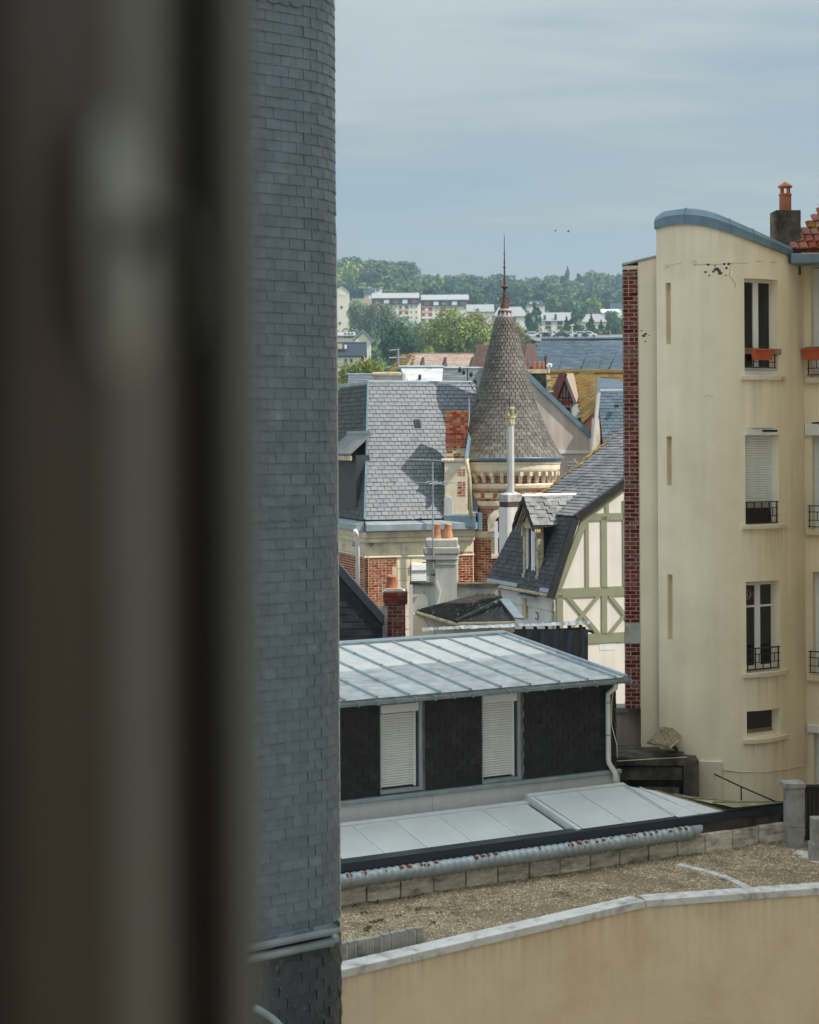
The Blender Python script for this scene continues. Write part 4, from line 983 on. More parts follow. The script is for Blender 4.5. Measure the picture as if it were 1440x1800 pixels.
# ------------------------------------------------------------------ odds and ends at the foot of the tower
cn = thing('board_canopy', 'small weathered board canopy jutting from the foot of the cream tower', 'canopy', at(1168, 1300, 31.2))
A, B, D = at(1171, 1270, 31.9), at(1137, 1305, 31.0), at(1199, 1294, 31.1)
E_ = at(1178, 1311, 30.6)
for i in range(5):
    a0, a1 = i / 5, (i + .94) / 5; m2 = MB(); P = lambda s, q: (A + (D - A) * s) * (1 - q) + (B + (E_ - B) * s) * q
    m2.prism([P(a0, 0), P(a1, 0), P(a1, 1 + U2(-.04, .03)), P(a0, 1 + U2(-.04, .03))], Z * -.03); m2.build('board', 'wood_old', cn)
m2 = MB(); m2.tube([D - Z * .03, E_ - Z * .035], .022, 6); m2.build('edge_batten', 'wood_cream', cn)
m2 = MB(); m2.tube([at(1172, 1300, 31.8), at(1190, 1318, 31.3)], .03, 6); m2.build('bracket', 'concrete_dark', cn)
lw = thing('concrete_low_wall', 'dark stained concrete low wall with open recess between annexe and tower', 'wall', at(1150, 1390, 31))
f7 = Fr(at(1083, 1360, 31.0), (1, -.06))
f7.pbox(MB(), 1083, 1331, 1208, 1347, -1.2, .06).build('cap_slab', 'concrete_dark', lw, bevel=.015)
f7.pbox(MB(), 1085, 1348, 1200, 1372, -.4, 0).build('upper_beam', 'concrete_dark', lw, bevel=.01)
f7.pbox(MB(), 1085, 1373, 1200, 1420, -1.0, -.35).build('recess_back', 'concrete_dark', lw)
f7.pbox(MB(), 1085, 1384, 1195, 1425, -.3, -.04).build('lower_beam', 'concrete_dark', lw, bevel=.01)
f7.pbox(MB(), 1202, 1336, 1229, 1440, -.9, .03).build('end_post', 'concrete_dark', lw, bevel=.01)
m2 = MB(); m2.tube([f7.at(1083, 1338, .07), f7.at(1150, 1334, .07), f7.at(1208, 1331, .07)], .008, 6); m2.build('cable', 'cream_trim', lw)
gw = thing('grey_side_wall', 'short grey rendered wall with stone cap below the brick pier', 'wall', at(1104, 1330, 33))
f8 = Fr(at(1083, 1290, 32.4), (1, 0)); f8.pbox(MB(), 1070, 1252, 1127, 1420, -.4, 0).build('wall_face', 'render_pink', gw); f8.pbox(MB(), 1070, 1244, 1129, 1253, -.45, .05).build('cap', 'concrete', gw, bevel=.01)
hr = thing('handrail', 'thin dark iron handrail sloping down in front of the cream tower', 'handrail', at(1303, 1420, 29.9))
m2 = MB(); m2.tube([at(1256, 1361, 30.4), at(1303, 1383, 30.2), at(1340, 1399, 30.0), at(1363, 1409, 29.9)], .014, 8); m2.build('rail', 'iron_black', hr, smooth=True)
m2 = MB(); m2.tube([at(1303, 1383, 30.2), at(1304, 1440, 30.2)], .013, 8); m2.build('post', 'iron_black', hr)
cpz = thing('concrete_pillar', 'square weathered concrete pillar at the right end of the dark coping', 'pillar', at(1400, 1490, 29.2))
f9 = Fr(at(1383, 1430, 29.3), (1, .1)); f9.pbox(MB(), 1386, 1385, 1415, 1455, -.28, 0).build('shaft', 'concrete', cpz, bevel=.01)
f9.pbox(MB(), 1381, 1378, 1417, 1386, -.32, .03).build('cap', 'concrete', cpz, bevel=.01); f9.pbox(MB(), 1387, 1456, 1414, 1493, -.26, -.006).build('foot', 'concrete', cpz, bevel=.01)
mg = thing('dark_gate', 'dark slatted railing between concrete pillars at the right edge', 'gate', at(1430, 1480, 29.6))
f10 = Fr(at(1416, 1430, 29.75), (1, .05))
f10.pbox(MB(), 1416, 1383, 1475, 1389, -.05, 0).build('top_rail', 'iron_black', mg); f10.pbox(MB(), 1416, 1470, 1475, 1476, -.05, 0).build('bottom_rail', 'iron_black', mg)
for i in range(7): x = 1419 + i * 7; f10.pbox(MB(), x, 1389, x + 4, 1470, -.04, -.01).build('slat', 'iron_black', mg)
f10.pbox(MB(), 1416, 1380, 1475, 1500, -.5, -.45).build('backboard', 'concrete_dark', mg)
p2 = thing('corner_pillar', 'short concrete pillar cut by the right edge of the picture', 'pillar', at(1438, 1510, 28.3))
f11 = Fr(at(1432, 1480, 28.3), (1, .1)); f11.pbox(MB(), 1432, 1440, 1465, 1490, -.25, 0).build('shaft', 'concrete', p2, bevel=.01); f11.pbox(MB(), 1430, 1484, 1468, 1520, -.25, .02).build('foot', 'concrete', p2, bevel=.01)
ps = thing('paving_slabs', 'few grey paving slabs at the foot of the concrete pillar', 'paving', at(1410, 1500, 28.9))
for (x, y, w) in ((1392, 1500, 22), (1408, 1506, 20), (1424, 1514, 22)):
    d = -(ZG + .06) * F / (y - HY); p = at(x, y, d); m2 = MB(); m2.obox(p + V((0, 0, -.1)), V((.26, -.20, 0)), V((.16, .25, 0)), Z * .1); m2.build('slab', 'coping_grey', ps, bevel=.008)

# ------------------------------------------------------------------ dark gable, chimneys and small roofs behind the annexe
dg = thing('dark_slate_gable', 'charcoal slate gable with black sloping verge at the left behind the zinc roof', 'building', at(630, 1300, 35.5))
f = Fr(at(597, 1060, 35.5), (1, .08))
f.slab(MB(), [(560, 965), (597, 1006), (672, 1090), (673, 1400), (560, 1400)], -1.2, 0).build('gable_wall', 'slate_black', dg)
poly = [f.uv(x, y) for x, y in ((560, 968), (597, 1009), (670, 1091), (671, 1180), (560, 1180))]
fr = courses(min(p[1] for p in poly), max(p[1] for p in poly), .15, .26, .004, ival_poly(poly), f.mapf(.003), .006, lift=.012, tilt=.009, lap=.02, jit=.05)
emit(fr, 'slate', dg, 'slate_black', 120, vis=lambda x, y: x > 598 and y < 1125)
f.slab(MB(), [(555, 945), (597, 992), (676, 1082), (676, 1101), (597, 1012), (555, 965)], -1.3, .09).build('verge_board', 'anthracite', dg)
bc = thing('brick_chimney', 'red brick chimney with single orange pot beside the charcoal gable', 'chimney', at(690, 1130, 36))
f = Fr(at(681, 1090, 36.0), (1, .05)); u1 = f.uv(713, 1090)[0]; zt = f.uv(697, 1062)[1]; zc_ = f.uv(697, 1036)[1]; zb_ = f.uv(697, 1140)[1] - .6
f.box(MB(), 0, u1, zb_, zc_ - .03, -.45, 0).build('core', 'mortar_grey', bc)
fr = courses(zb_, zt, .0785, .215, .014, lambda v: [(.0, u1)], f.mapf(.0), .012, split=.3)
fl = Fr(f.pt(0, 0), (-.35, .6)); 
fr += courses(zt, zc_ - .03, .085, .215, .012, lambda v: [(-.06, u1 + .04)], f.mapf(.03), .014, split=.3)
emit(fr, 'brick', bc, 'brick_dark', 300)
f.box(MB(), -.07, u1 + .045, zt + .03, zc_ - .04, -.48, .028).build('head_course', 'brick_dark', bc)
f.slab(MB(), [(672, 1068), (676, 1063), (681.5, 1066), (681.5, 1160), (673, 1160)], -.4, -.03).build('flank_render', 'render_grey', bc)
f.slab(MB(), [(672, 1041), (713, 1041), (706, 1035), (680, 1035)], -.4, .02).build('flaunching', 'concrete', bc)
m2 = MB(); pc = f.at(688.5, 1036, -.2); k = 36 / F; m2._lathe(pc, [(11 * k, -.03), (10.6 * k, .05), (8 * k, 20 * k), (8.8 * k, 21 * k), (8.8 * k, 24 * k), (7 * k, 24.2 * k), (6.6 * k, 10 * k)], 20); m2.build('chimney_pot', 'terracotta', bc, smooth=True)

wc = thing('rendered_chimney', 'broad white rendered chimney with two worn clay pots', 'chimney', at(785, 1060, 38.5))
f = Fr(at(765, 1000, 38.5), (1, -.03)); 
f.pbox(MB(), 765, 983, 803.5, 1062, -.7, 0).build('stack_front', 'render_grey', wc)
fs = Fr(f.at(765, 1000), (-.52, .85))
f.slab(MB(), [(749, 986), (765.2, 983), (765.2, 1028), (759, 1027), (750, 1026)], -.6, -.04).build('stack_side', 'render_grey', wc)
f.pbox(MB(), 746, 975, 806, 984, -.7, .05).build('necking', 'render_white', wc, bevel=.015)
f.pbox(MB(), 744, 962, 808, 975, -.75, .08).build('capstone', 'concrete', wc, bevel=.03)
f.pbox(MB(), 748, 948, 805, 962, -.7, .02).build('cap_block', 'concrete', wc, bevel=.03)
f.pbox(MB(), 766, 990, 803, 992.5, -.1, .02).build('moulding', 'render_white', wc)
k = 38.3 / F
for px in (768, 787.5):
    m2 = MB(); m2._lathe(f.at(px, 948, -.3), [(10 * k, -.05), (9.5 * k, .02), (6.3 * k, 24 * k), (7.2 * k, 25 * k), (7.2 * k, 27.5 * k), (5 * k, 27.6 * k)], 18); m2.build('clay_pot', 'terracotta_old', wc, smooth=True)
f.pbox(MB(), 803.6, 1030, 875, 1065, -.5, -.2).build('shoulder_wall', 'render_grey', wc); f.pbox(MB(), 803.6, 1026, 878, 1031, -.55, -.14).build('shoulder_cap', 'concrete_dark', wc)
f.slab(MB(), [(722, 1027), (762, 1027), (766, 1031), (766, 1076), (722, 1078)], -.4, -.05).build('party_wall', 'render_grey', wc)
f.pbox(MB(), 720, 1024, 761, 1028, -.45, .0).build('party_wall_cap', 'concrete_dark', wc)
f.pbox(MB(), 719, 1028, 726, 1125, -.4, .02).build('corner_post', 'render_white', wc)
m2 = MB(); m2.tube([f.at(768, 1020, .02), f.at(775, 1040, .02), f.at(771, 1060, .03), f.at(766, 1072, .03)], .007, 5); m2.build('loose_wire', 'white_paint', wc)
# aerial on it
ae = thing('tv_aerial', 'tall thin television aerial mast strapped to the white rendered chimney', 'aerial', f.at(761, 1000, .1))
m2 = MB(); m2.tube([f.at(762, 1000, .1), f.at(760.5, 812, .1)], .019, 8); m2.build('mast', 'zinc', ae)
for (x0, y0, x1, y1, nel) in ((693, 806, 802, 811, 18), (697, 847, 803, 849, 0)):
    a = f.at(x0, y0, .1); b = f.at(x1, y1, .1); m2 = MB(); m2.tube([a, b], .008, 6)
    m2.build('boom', 'zinc', ae)
    m2 = MB()
    for i in range(nel):
        p = a + (b - a) * (i + .5) / nel; m2.tube([p + V((-.01, -.11, .03)), p + V((.01, .11, -.03))], .007, 5)
    if nel == 0:
        for i in range(7):
            p = a + (b - a) * (.55 + .06 * i); m2.tube([p + V((-.10, -.16, -.04 * math.sin(i))), p + V((.10, .16, .05 * math.cos(i)))], .009, 5)
    m2.build('elements', 'zinc', ae, kind='stuff')
for y in (985, 1010):
    m2 = MB(); p = f.at(762, y, .1); m2.tube([p - V((.05, 0, 0)), p + V((.05, -.0, 0))], .03, 6); m2.build('clamp', 'rust_iron', ae)

# low outbuilding with dark corrugated roof
ob = thing('corrugated_outbuilding', 'cream outbuilding with dark lichen-spotted corrugated roof beside the white chimney', 'shed', at(810, 1120, 37))
f = Fr(at(731, 1075, 37.4), (.90, -.43)); f2 = Fr(f.at(800, 1093), (.98, .2))
f.slab(MB(), [(726, 1079), (800, 1095), (800, 1160), (726, 1160)], -.8, -.02).build('wall', 'cream_plaster', ob)
f2.slab(MB(), [(800.5, 1095), (906, 1092), (906, 1160), (800.5, 1160)], -.8, -.02).build('wall', 'cream_plaster', ob)
P1, P2, P3 = at(732, 1075, 37.45), at(800, 1096, 36.6), at(907, 1093, 36.9)
T1, T2, T3 = at(778, 1057, 38.15), at(876, 1032, 39.3), at(880, 1057, 38.2)
def corr(name, A, B, Cc, D, n, m, parent, amp=.03):   # sheet A-B (eave) to D-C (top), ridges run from eave to top
    m2 = MB(); A, B, Cc, D = V(A), V(B), V(Cc), V(D); nn = (B - A).cross(D - A).normalized(); nn = nn if nn.z > 0 else -nn
    prev = None
    for i in range(n * 4 + 1):
        s = i / (n * 4); h_ = nn * amp * math.sin(i * math.pi / 2 + .3); cur = (A + (B - A) * s + h_, D + (Cc - D) * s + h_)
        if prev: m2.poly([prev[0], cur[0], cur[1], prev[1]], .5)
        prev = cur
    return m2.build(name, m, parent)
corr('corrugated_sheet', P1, P2, at(884, 1060, 38.0), at(880, 1036, 39.2), 10, 'fibre_cement', ob, .055)
corr('corrugated_sheet', P2, P3, at(884, 1062, 37.9), at(874, 1062, 37.95), 4, 'fibre_cement', ob)
m2 = MB(); m2.tube([P2 + Z * .03, at(878, 1059, 38.0) + Z * .02], .06, 8); m2.build('hip_cap', 'fibre_cement', ob)
m2 = MB(); q0, q1 = at(880, 1057, 37.9), at(906, 1090, 36.95); m2.obox(q0 + V((-.02, 0, .02)), q1 - q0, V((.22, .02, -.02)), Z * .04); m2.build('flashing', 'zinc', ob)
m2 = MB(); m2.tube([P1 - Z * .03, P2 - Z * .02, P3 - Z * .03], .045, 8); m2.build('eaves_gutter', 'wood_cream', ob)
m2 = MB(); m2.tube([at(745, 1082, 37.0), at(752, 1098, 36.8), at(762, 1106, 36.7), at(768, 1118, 36.7)], .007, 5); m2.build('hanging_wire', 'iron_black', ob)

# half-stripped roof edge with tarp behind the zinc ridge
tp = thing('stripped_roof_edge', 'half stripped roof edge with crumpled flashing, bare battens and black tarpaulin', 'roof', at(980, 1150, 35))
f = Fr(at(905, 1105, 35.6), (1, -.05))
m2 = MB(); n = 60; x0, x1 = 742, 1037; prev = None
for i in range(n + 1):
    x = x0 + (x1 - x0) * i / n; yc = 1106 - 12 * (i / n) ** .8; a = f.at(x, yc - 2 + U2(-1.2, 1.2), U2(.0, .08)); b = f.at(x, yc + 3.5 + U2(-1, 1), .10 + U2(0, .06)); c = f.at(x, yc - 1, -.35) + Z * .02
    if prev: m2.poly([prev[0], a, b, prev[1]], .5); m2.poly([prev[2], c, a, prev[0]], .5)
    prev = (a, b, c)
m2.build('crumpled_flashing', 'foil', tp, smooth=False)
f.slab(MB(), [(902, 1112), (1030, 1103), (1031, 1170), (902, 1170)], -.3, -.15).build('backing', 'wood_batten', tp)
m2 = f.pbox(MB(), 905, 1107, 1031, 1111, -.1, .04).build('lower_batten', 'wood_batten', tp)
for i in range(6): x = 918 + i * 20; f.slab(MB(), [(x, 1103 - i * .6), (x + 6, 1103 - i * .6), (x + 7, 1109), (x + 1, 1109)], -.14, .05).build('rafter_end', 'wood_batten', tp)
m2 = MB(); nx, ny = 44, 12; grid = {}
for j in range(ny + 1):
    for i in range(nx + 1):
        x = 905 + 129 * i / nx; y = 1109 - 3 * i / nx + (62) * j / ny
        fold = math.sin(i * .75 + j * .12) * .035 + math.sin(i * 1.9 - j * .4) * .018 * (1 - j / ny) + U2(-.008, .008)
        grid[i, j] = len(m2.v); m2.v.append(tuple(f.at(x, y, .12 + fold)))
for j in range(ny):
    for i in range(nx): m2.f.append((grid[i, j], grid[i + 1, j], grid[i + 1, j + 1], grid[i, j + 1])); m2.r.append(.5)
m2.build('tarpaulin', 'tarp', tp, smooth=True)
m2 = MB(); m2.tube([f.at(1030, 1108, .1), f.at(1040, 1110, .12), f.at(1043, 1113, .12)], .03, 6); m2.build('pipe_stub', 'iron_black', tp)

# ------------------------------------------------------------------ half-timbered house
th = thing('timbered_house', 'white house with sage green timbering, slate mansard roof and small dormer', 'house', (4, 43, -14))
GU = V((.931, .366, 0)); GD = V((-.366, .931, 0)); N0 = V((3.485, 41.0, -3.66))
gf2 = Fr(N0, GU)          # gable plane, N towards the viewer
DEP = 3.77
g1, z1 = gf2.uv(1018, 912); g2, z2 = gf2.uv(1100, 850); slope = (z2 - z1) / (g2 - g1); gr_ = 4.6; zr_ = z1 + slope * (gr_ - g1)
def hp_(g, z, t): return N0 * 1.0 + GU * g + GD * t + Z * (z - N0.z)
gab = [(.0, -14), (2 * gr_, -14), (2 * gr_, -3.66), (2 * gr_ - g1, z1), (gr_, zr_), (g1, z1), (.0, -3.66)]
mb = MB(); mb.prism([hp_(g, z, .0) for g, z in gab], GD * (DEP - .95)); mb.build('walls', 'render_white', th)
mb = MB(); mb.prism([hp_(.003, -14, DEP - .96), hp_(2 * gr_, -14, DEP - .96), hp_(2 * gr_, -3.7, DEP - .96), hp_(.003, -3.7, DEP - .96)], GD * .96); mb.build('walls', 'render_white', th)
# timbering on the gable
def tb(a, b, w, m_='green_paint'):
    pa = gf2.uv(*a); pb_ = gf2.uv(*b); m2 = MB(); gf2.beam(m2, pa, pb_, w, .002, .03 + U2(0, .004)); m2.build('timber', m_, th)
PXM = 41.4 / F
def tbx(x0, y0, x1, y1): a = gf2.uv(x0, y0); b = gf2.uv(x1, y1); m2 = MB(); gf2.box(m2, min(a[0], b[0]), max(a[0], b[0]), min(a[1], b[1]), max(a[1], b[1]), .002, .026); m2.build('timber', 'green_paint', th)
tbx(975, 1035, 1130, 1045)     # main beam
tbx(978, 1046, 990, 1180)      # corner post
tbx(1056, 908, 1067, 1034)     # tall post
tbx(1028, 915, 1035, 1034); tbx(1094, 880, 1100, 1034); tbx(1025, 903, 1130, 913); tbx(1063.5, 884, 1070, 902.5)
tbx(1057, 1046, 1067, 1115); tbx(1000, 1116, 1130, 1126)
tb((996, 1047), (1052, 1114), 7 * PXM); tb((1052, 1047), (996, 1114), 7 * PXM); tb((1071, 1047), (1125, 1114), 7 * PXM); tb((1125, 1047), (1071, 1114), 7 * PXM)
tb((981, 1036), (1031, 905), 12 * PXM); tb((1026, 910), (1112, 846), 10 * PXM)
m2 = MB(); gf2.pbox(m2, 1054, 1128, 1082, 1142, .001, .006); m2.build('paint_patch', 'white_panel', th)
# roof slopes: lower mansard (front) and upper slope, with slates
def slope_roof(name, a, b, ext, matname, cw, ch, limit, vis=None, th_=.06, cb_=0.0, ct_=0.0):
    """a,b: (g,z) lower and upper edge of the slope; runs along GD from -ext to DEP+ext"""
    O = hp_(a[0], a[1], -ext); L = DEP + 2 * ext; Pn = Pl(O, GD, GU * (b[0] - a[0]) + Z * (b[1] - a[1])); H = math.hypot(b[0] - a[0], b[1] - a[1])
    pol = [(0, 0), (L - cb_, 0), (L - ct_, H), (0, H)]; m2 = MB(); m2.prism([Pn.pt(u, v) for u, v in pol], Pn.N * th_); o = m2.build(name, 'under_slate', th)
    fr = courses(0, H, ch, cw, .012, ival_poly(pol), lambda u, v: (Pn.pt(u, v, th_), Pn.U, Pn.W, Pn.N), .010, lift=.020, tilt=.016, lap=.03, jit=.05)
    emit(fr, 'slate', o, matname, limit, vis); return Pn, H, L
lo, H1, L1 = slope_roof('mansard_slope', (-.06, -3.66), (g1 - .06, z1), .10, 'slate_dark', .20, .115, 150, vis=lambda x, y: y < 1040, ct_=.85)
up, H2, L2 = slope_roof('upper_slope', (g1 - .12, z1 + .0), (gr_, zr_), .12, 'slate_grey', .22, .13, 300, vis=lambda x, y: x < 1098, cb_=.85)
m2 = MB(); m2.prism([hp_(2 * gr_ - g1, z1, -.12), hp_(gr_, zr_, -.12), hp_(gr_, zr_ + .08, -.12), hp_(2 * gr_ - g1, z1 + .08, -.12)], GD * (DEP + .24)); m2.build('rear_slope', 'under_slate', th)
# dark verge along the near gable edge, lichen on the far verge
for (a, b) in (((-.12, -3.74), (g1 - .10, z1 - .02)), ((g1 - .10, z1 - .02), (gr_, zr_ - .02))):
    A_, B_ = hp_(a[0], a[1], -.14), hp_(b[0], b[1], -.14); d = (B_ - A_); p = d.cross(gf2.N).normalized(); p = p if p.z > 0 or p.dot(GU) < 0 else -p
    m2 = MB(); m2.obox(A_ - p * .03, d, p * .17, GD * .12); m2.build('verge', 'slate_black', th)
rr = random.Random(3); m2 = MB()
for i in range(90):
    s = rr.random() ** .8; v = .05 + s * (H2 - 1.2); p = up.pt(L2 - .85 * (1 - v / H2) - .02 - abs(rr.gauss(0, .10)), v, .10); w = rr.uniform(.025, .07)
    m2.poly([p + (up.U * math.cos(q) + up.W * math.sin(q)) * w * rr.uniform(.6, 1.2) + up.N * .012 for q in [k * 1.05 for k in range(6)]])
mat('lichen', S(160, 122, 52), .95, .25, 10, spec=.1, rnd=.25)
m2.build('lichen', 'lichen', th, kind='stuff')
m2 = MB(); m2.obox(hp_(-.10, -3.70, -.12), GD * (DEP + .24), GU * -.09 , Z * .07); gt = m2.build('gutter', 'wood_cream', th, bevel=.01)
fw = Fr(N0, GD, flip=True) if False else None
# flat zinc apron strips above the eave
for a, b in ((.0, .6), (1.9, 3.75)):
    m2 = MB(); m2.obox(lo.pt(a + .1, .02, .09), lo.U * (b - a), lo.W * .10, lo.N * .012); m2.build('zinc_apron', 'zinc', th)
# dormer: front faces along -GU
t0, t1 = .92, 1.78
def dp_(g, z, t): return hp_(g, z, t)
zs_, ze_, zd_ = -3.46, -1.98, -1.36
gfr = -.02
dm = MB(); dm.prism([dp_(gfr + .14, zs_ - .2, t0 + .02), dp_(g1 + .9, zs_ - .2, t0 + .02), dp_(g1 + .9, ze_, t0 + .02), dp_(gfr + .14, ze_, t0 + .02)], GD * (t1 - t0 - .04)); dorm = dm.build('dormer', 'slate_black', th)
cheek = Fr(dp_(0, 0, t0 + .02), GU); fr = courses(zs_ - .2, ze_, .12, .2, .006, lambda v: [(gfr + .26, g1 + .25)], cheek.mapf(.002), .008, lift=.012, tilt=.01, lap=.02, jit=.25)
emit(fr, 'cheek_slate', dorm, 'slate_black', 40)
for t_ in (t0, t1 - .10):
    m2 = MB(); m2.obox(dp_(gfr, zs_ + .18, t_), GU * .16, GD * .10, Z * (ze_ - zs_ - .18)); m2.build('post', 'wood_cream', dorm, bevel=.008)
    m2 = MB(); m2.obox(dp_(gfr - .05, ze_ - .34, t_ + .01), GU * .12, GD * .08, Z * .30); m2.build('bracket', 'wood_cream', dorm, bevel=.01)
    m2 = MB(); m2.obox(dp_(gfr - .02, zs_ - .12, t_ - .02), GU * .22, GD * .14, Z * .32); m2.build('foot_flashing', 'zinc', dorm)
m2 = MB(); m2.obox(dp_(gfr, ze_ - .14, t0 + .1), GU * .12, GD * (t1 - t0 - .2), Z * .14); m2.build('lintel', 'wood_cream', dorm)
m2 = MB(); m2.obox(dp_(gfr + .10, zs_ + .02, t0 + .10), GU * .03, GD * (t1 - t0 - .2), Z * (ze_ - zs_ - .16)); wdw = m2.build('window', 'glass_dark', dorm)
for a, b in ((t0 + .10, .07), (t0 + .29, .06), ((t0 + t1) / 2 - .05, .10), (t1 - .17, .07)):
    m2 = MB(); m2.obox(dp_(gfr + .05, zs_ + .02, a), GU * .045, GD * b, Z * (ze_ - zs_ - .16)); m2.build('frame', 'white_paint', dorm)
m2 = MB(); m2.obox(dp_(gfr + .02, zs_ - .05, t0 + .08), GU * .1, GD * (t1 - t0 - .16), Z * .08); m2.build('sill', 'white_paint', dorm)
m2 = MB(); m2.obox(dp_(gfr - .16, zs_ - .36, t0 - .06), GU * .3 + Z * .18, GD * (t1 - t0 + .12), Z * .02); m2.build('apron', 'zinc', dorm)
tm = (t0 + t1) / 2; ov = .16; go = -.22
gB = g1 + (zd_ - z1) / slope
for sgn, nm in ((-1, 'near'), (1, 'far')):
    te = tm + sgn * ((t1 - t0) / 2 + ov); gE = g1 + .04
    A_, B_, C_, D_ = dp_(go, ze_ - .08, te), dp_(gE + .22, ze_ - .08, te), dp_(gB, zd_, tm), dp_(go, zd_, tm)
    m2 = MB(); m2.prism([A_, B_, C_, D_], Z * .035); s0 = m2.build('dormer_roof', 'under_slate', dorm)
    Pn = Pl(A_ + Z * .036, GU, D_ - A_); H = (D_ - A_).length; pol = [(0, 0), (Pn.uv(B_)[0], 0), (Pn.uv(C_)[0], H), (0, H)]
    emit(courses(0, H, .12, .2, .006, ival_poly(pol), Pn.mapf(), .006, lift=.012, tilt=.009, lap=.025, jit=.2), 'dormer_slate', dorm, 'slate_grey', 40)
    m2 = MB(); e = (D_ - A_); m2.obox(A_ - Z * .10 - GU * .02, e, GU * .05, Z * .10); m2.build('bargeboard', 'iron_black', dorm)
    for k in range(3): m2 = MB(); m2.obox(A_ - Z * (.13 + .0 * k) + GU * (.06 + .055 * k), e, GU * .03, Z * .04); m2.build('eaves_board', 'wood_cream', dorm)
m2 = MB(); m2.prism([dp_(gfr + .04, ze_ - .02, t0), dp_(gfr + .04, ze_ - .02, t1), dp_(gfr + .04, zd_ - .06, tm)], GU * .04); m2.build('tympanum', 'wood_cream', dorm)
m2 = MB(); m2.tube([dp_(go - .02, zd_ + .06, tm), dp_(gB, zd_ + .06, tm)], .04, 8); m2.build('ridge_roll', 'zinc_pale', dorm)
m2 = MB(); a = dp_(gB - .05, zd_ + .05, tm); b = dp_(g1 + .1, ze_ + .1, t0 - .12); m2.tube([a, b], .03, 6); m2.build('valley', 'zinc', dorm)
# left wall: cornice, bracket, iron anchors and pipe
lf = Fr(N0, GD); lf.N = -GU
m2 = MB(); m2.obox(hp_(-.001, -4.05, .0) , GD * DEP, GU * -.03, Z * .30); m2.build('cornice_band', 'render_white', th)
m2 = MB(); m2.obox(hp_(-.0, -4.35, 1.55), GD * .22, GU * -.06, Z * .55); m2.build('stub_beam', 'wood_cream', th)
for t_ in (1.0, 2.7):
    m2 = MB(); c = hp_(-.03, -4.25, t_); m2.tube([c + GD * .09 * math.cos(q) + Z * .09 * math.sin(q) for q in [i * .5 for i in range(2, 12)]], .012, 6); m2.build('wall_anchor', 'iron_black', th)
m2 = MB(); m2.tube([hp_(-.06, -3.75, -.0), hp_(-.04, -4.0, .10), hp_(-.03, -4.4, .12), hp_(-.03, -6, .12)], .025, 6); m2.build('downpipe', 'wood_cream', th)

# white chimney with tall flue behind it
wt = thing('tall_white_flue', 'tall thin pale flue on a white chimney base in front of the turret', 'chimney', at(898, 1010, 46.2))
k = 46.0 / F; cx = at(897, 900, 46.0); f = Fr(at(878, 900, 46.0), (.45, -.89))
# square base turned so two faces show: narrow white-painted left face, wide grey right face
A_ = at(893, 900, 45.7); L_ = at(878, 900, 46.1); Rr = at(917.5, 900, 46.15); Bk = L_ + Rr - A_
zt = at(893, 892, 45.7).z; zb_ = at(893, 1040, 45.7).z - .5
m2 = MB(); fl_ = Fr(A_, L_ - A_); 
m2.prism([V((p.x, p.y, zb_)) for p in (A_, Rr, Bk, L_)], Z * (zt - zb_)); m2.build('base', 'render_grey', wt)
m2 = MB(); o = V((A_.x, A_.y, zb_)); d = V((L_.x - A_.x, L_.y - A_.y, 0)); nn = V((d.y, -d.x, 0)).normalized(); nn = nn if nn.y < 0 else -nn
m2.obox(o + nn * .003, d, nn * .012, Z * (zt - zb_)); m2.build('white_face', 'render_white', wt)
cen = (A_ + Bk) / 2
def ring(s, z0, z1, name, m_):
    m2 = MB(); m2.prism([V((cen.x + (p.x - cen.x) * s, cen.y + (p.y - cen.y) * s, z0)) for p in (A_, Rr, Bk, L_)], Z * (z1 - z0)); return m2.build(name, m_, wt, bevel=.01)
zb1 = at(893, 883, 45.7).z; zb2 = at(893, 870, 45.7).z
ring(1.0, zt, zb1, 'brick_band', 'tile_brown'); ring(1.06, zb1, zb2, 'cap_block', 'concrete')
m2 = MB(); zt3 = at(893, 864, 45.7).z; q = [V((cen.x + (p.x - cen.x) * 1.06, cen.y + (p.y - cen.y) * 1.06, zb2)) for p in (A_, Rr, Bk, L_)]; ap = V((cen.x, cen.y, zt3 + .03))
for i in range(4): m2.poly([q[i], q[(i + 1) % 4], ap], .5)
m2.build('sloped_top', 'render_grey', wt)
zf = at(897, 745, 46).z
cenp = at(897.5, 780, 46.0); s_ = 6.9 * k
m2 = MB(); c = V((cenp.x, cenp.y, 0)); m2.prism([c + V((s_ * math.cos(q), s_ * math.sin(q), zb2)) for q in [rad(20) + i * math.pi / 2 * .5 for i in range(8)]], Z * (zf - zb2)); m2.build('flue', 'render_grey', wt)
za = zf; 
ringp = lambda r_, z0, z1, nm, m_: MB()._lathe(c, [(r_, z0), (r_, z1)], 8).build(nm, m_, wt)
ringp(8.0 * k, zf - .02, at(897, 735, 46).z, 'collar', 'lichen_stone'); ringp(9.2 * k, at(897, 735, 46).z, at(897, 731, 46).z, 'lip', 'lichen_stone')
for i in range(4): a = rad(45) + i * math.pi / 2; p = c + V((5.2 * k * math.cos(a), 5.2 * k * math.sin(a), at(897, 731, 46).z)); m2 = MB(); m2.tube([p, p + Z * (12 * k)], 1.9 * k, 6); m2.build('cowl_post', 'lichen_stone', wt)
ringp(7.6 * k, at(897, 719, 46).z, at(897, 715, 46).z, 'cowl_top', 'lichen_stone')
m2 = MB(); p = c + Z * at(897, 715, 46).z; m2.tube([p, p + V((-.03, 0, .15)), p + V((.0, 0, .28))], [.02, .016, .005], 6); m2.build('spike', 'iron_black', wt)

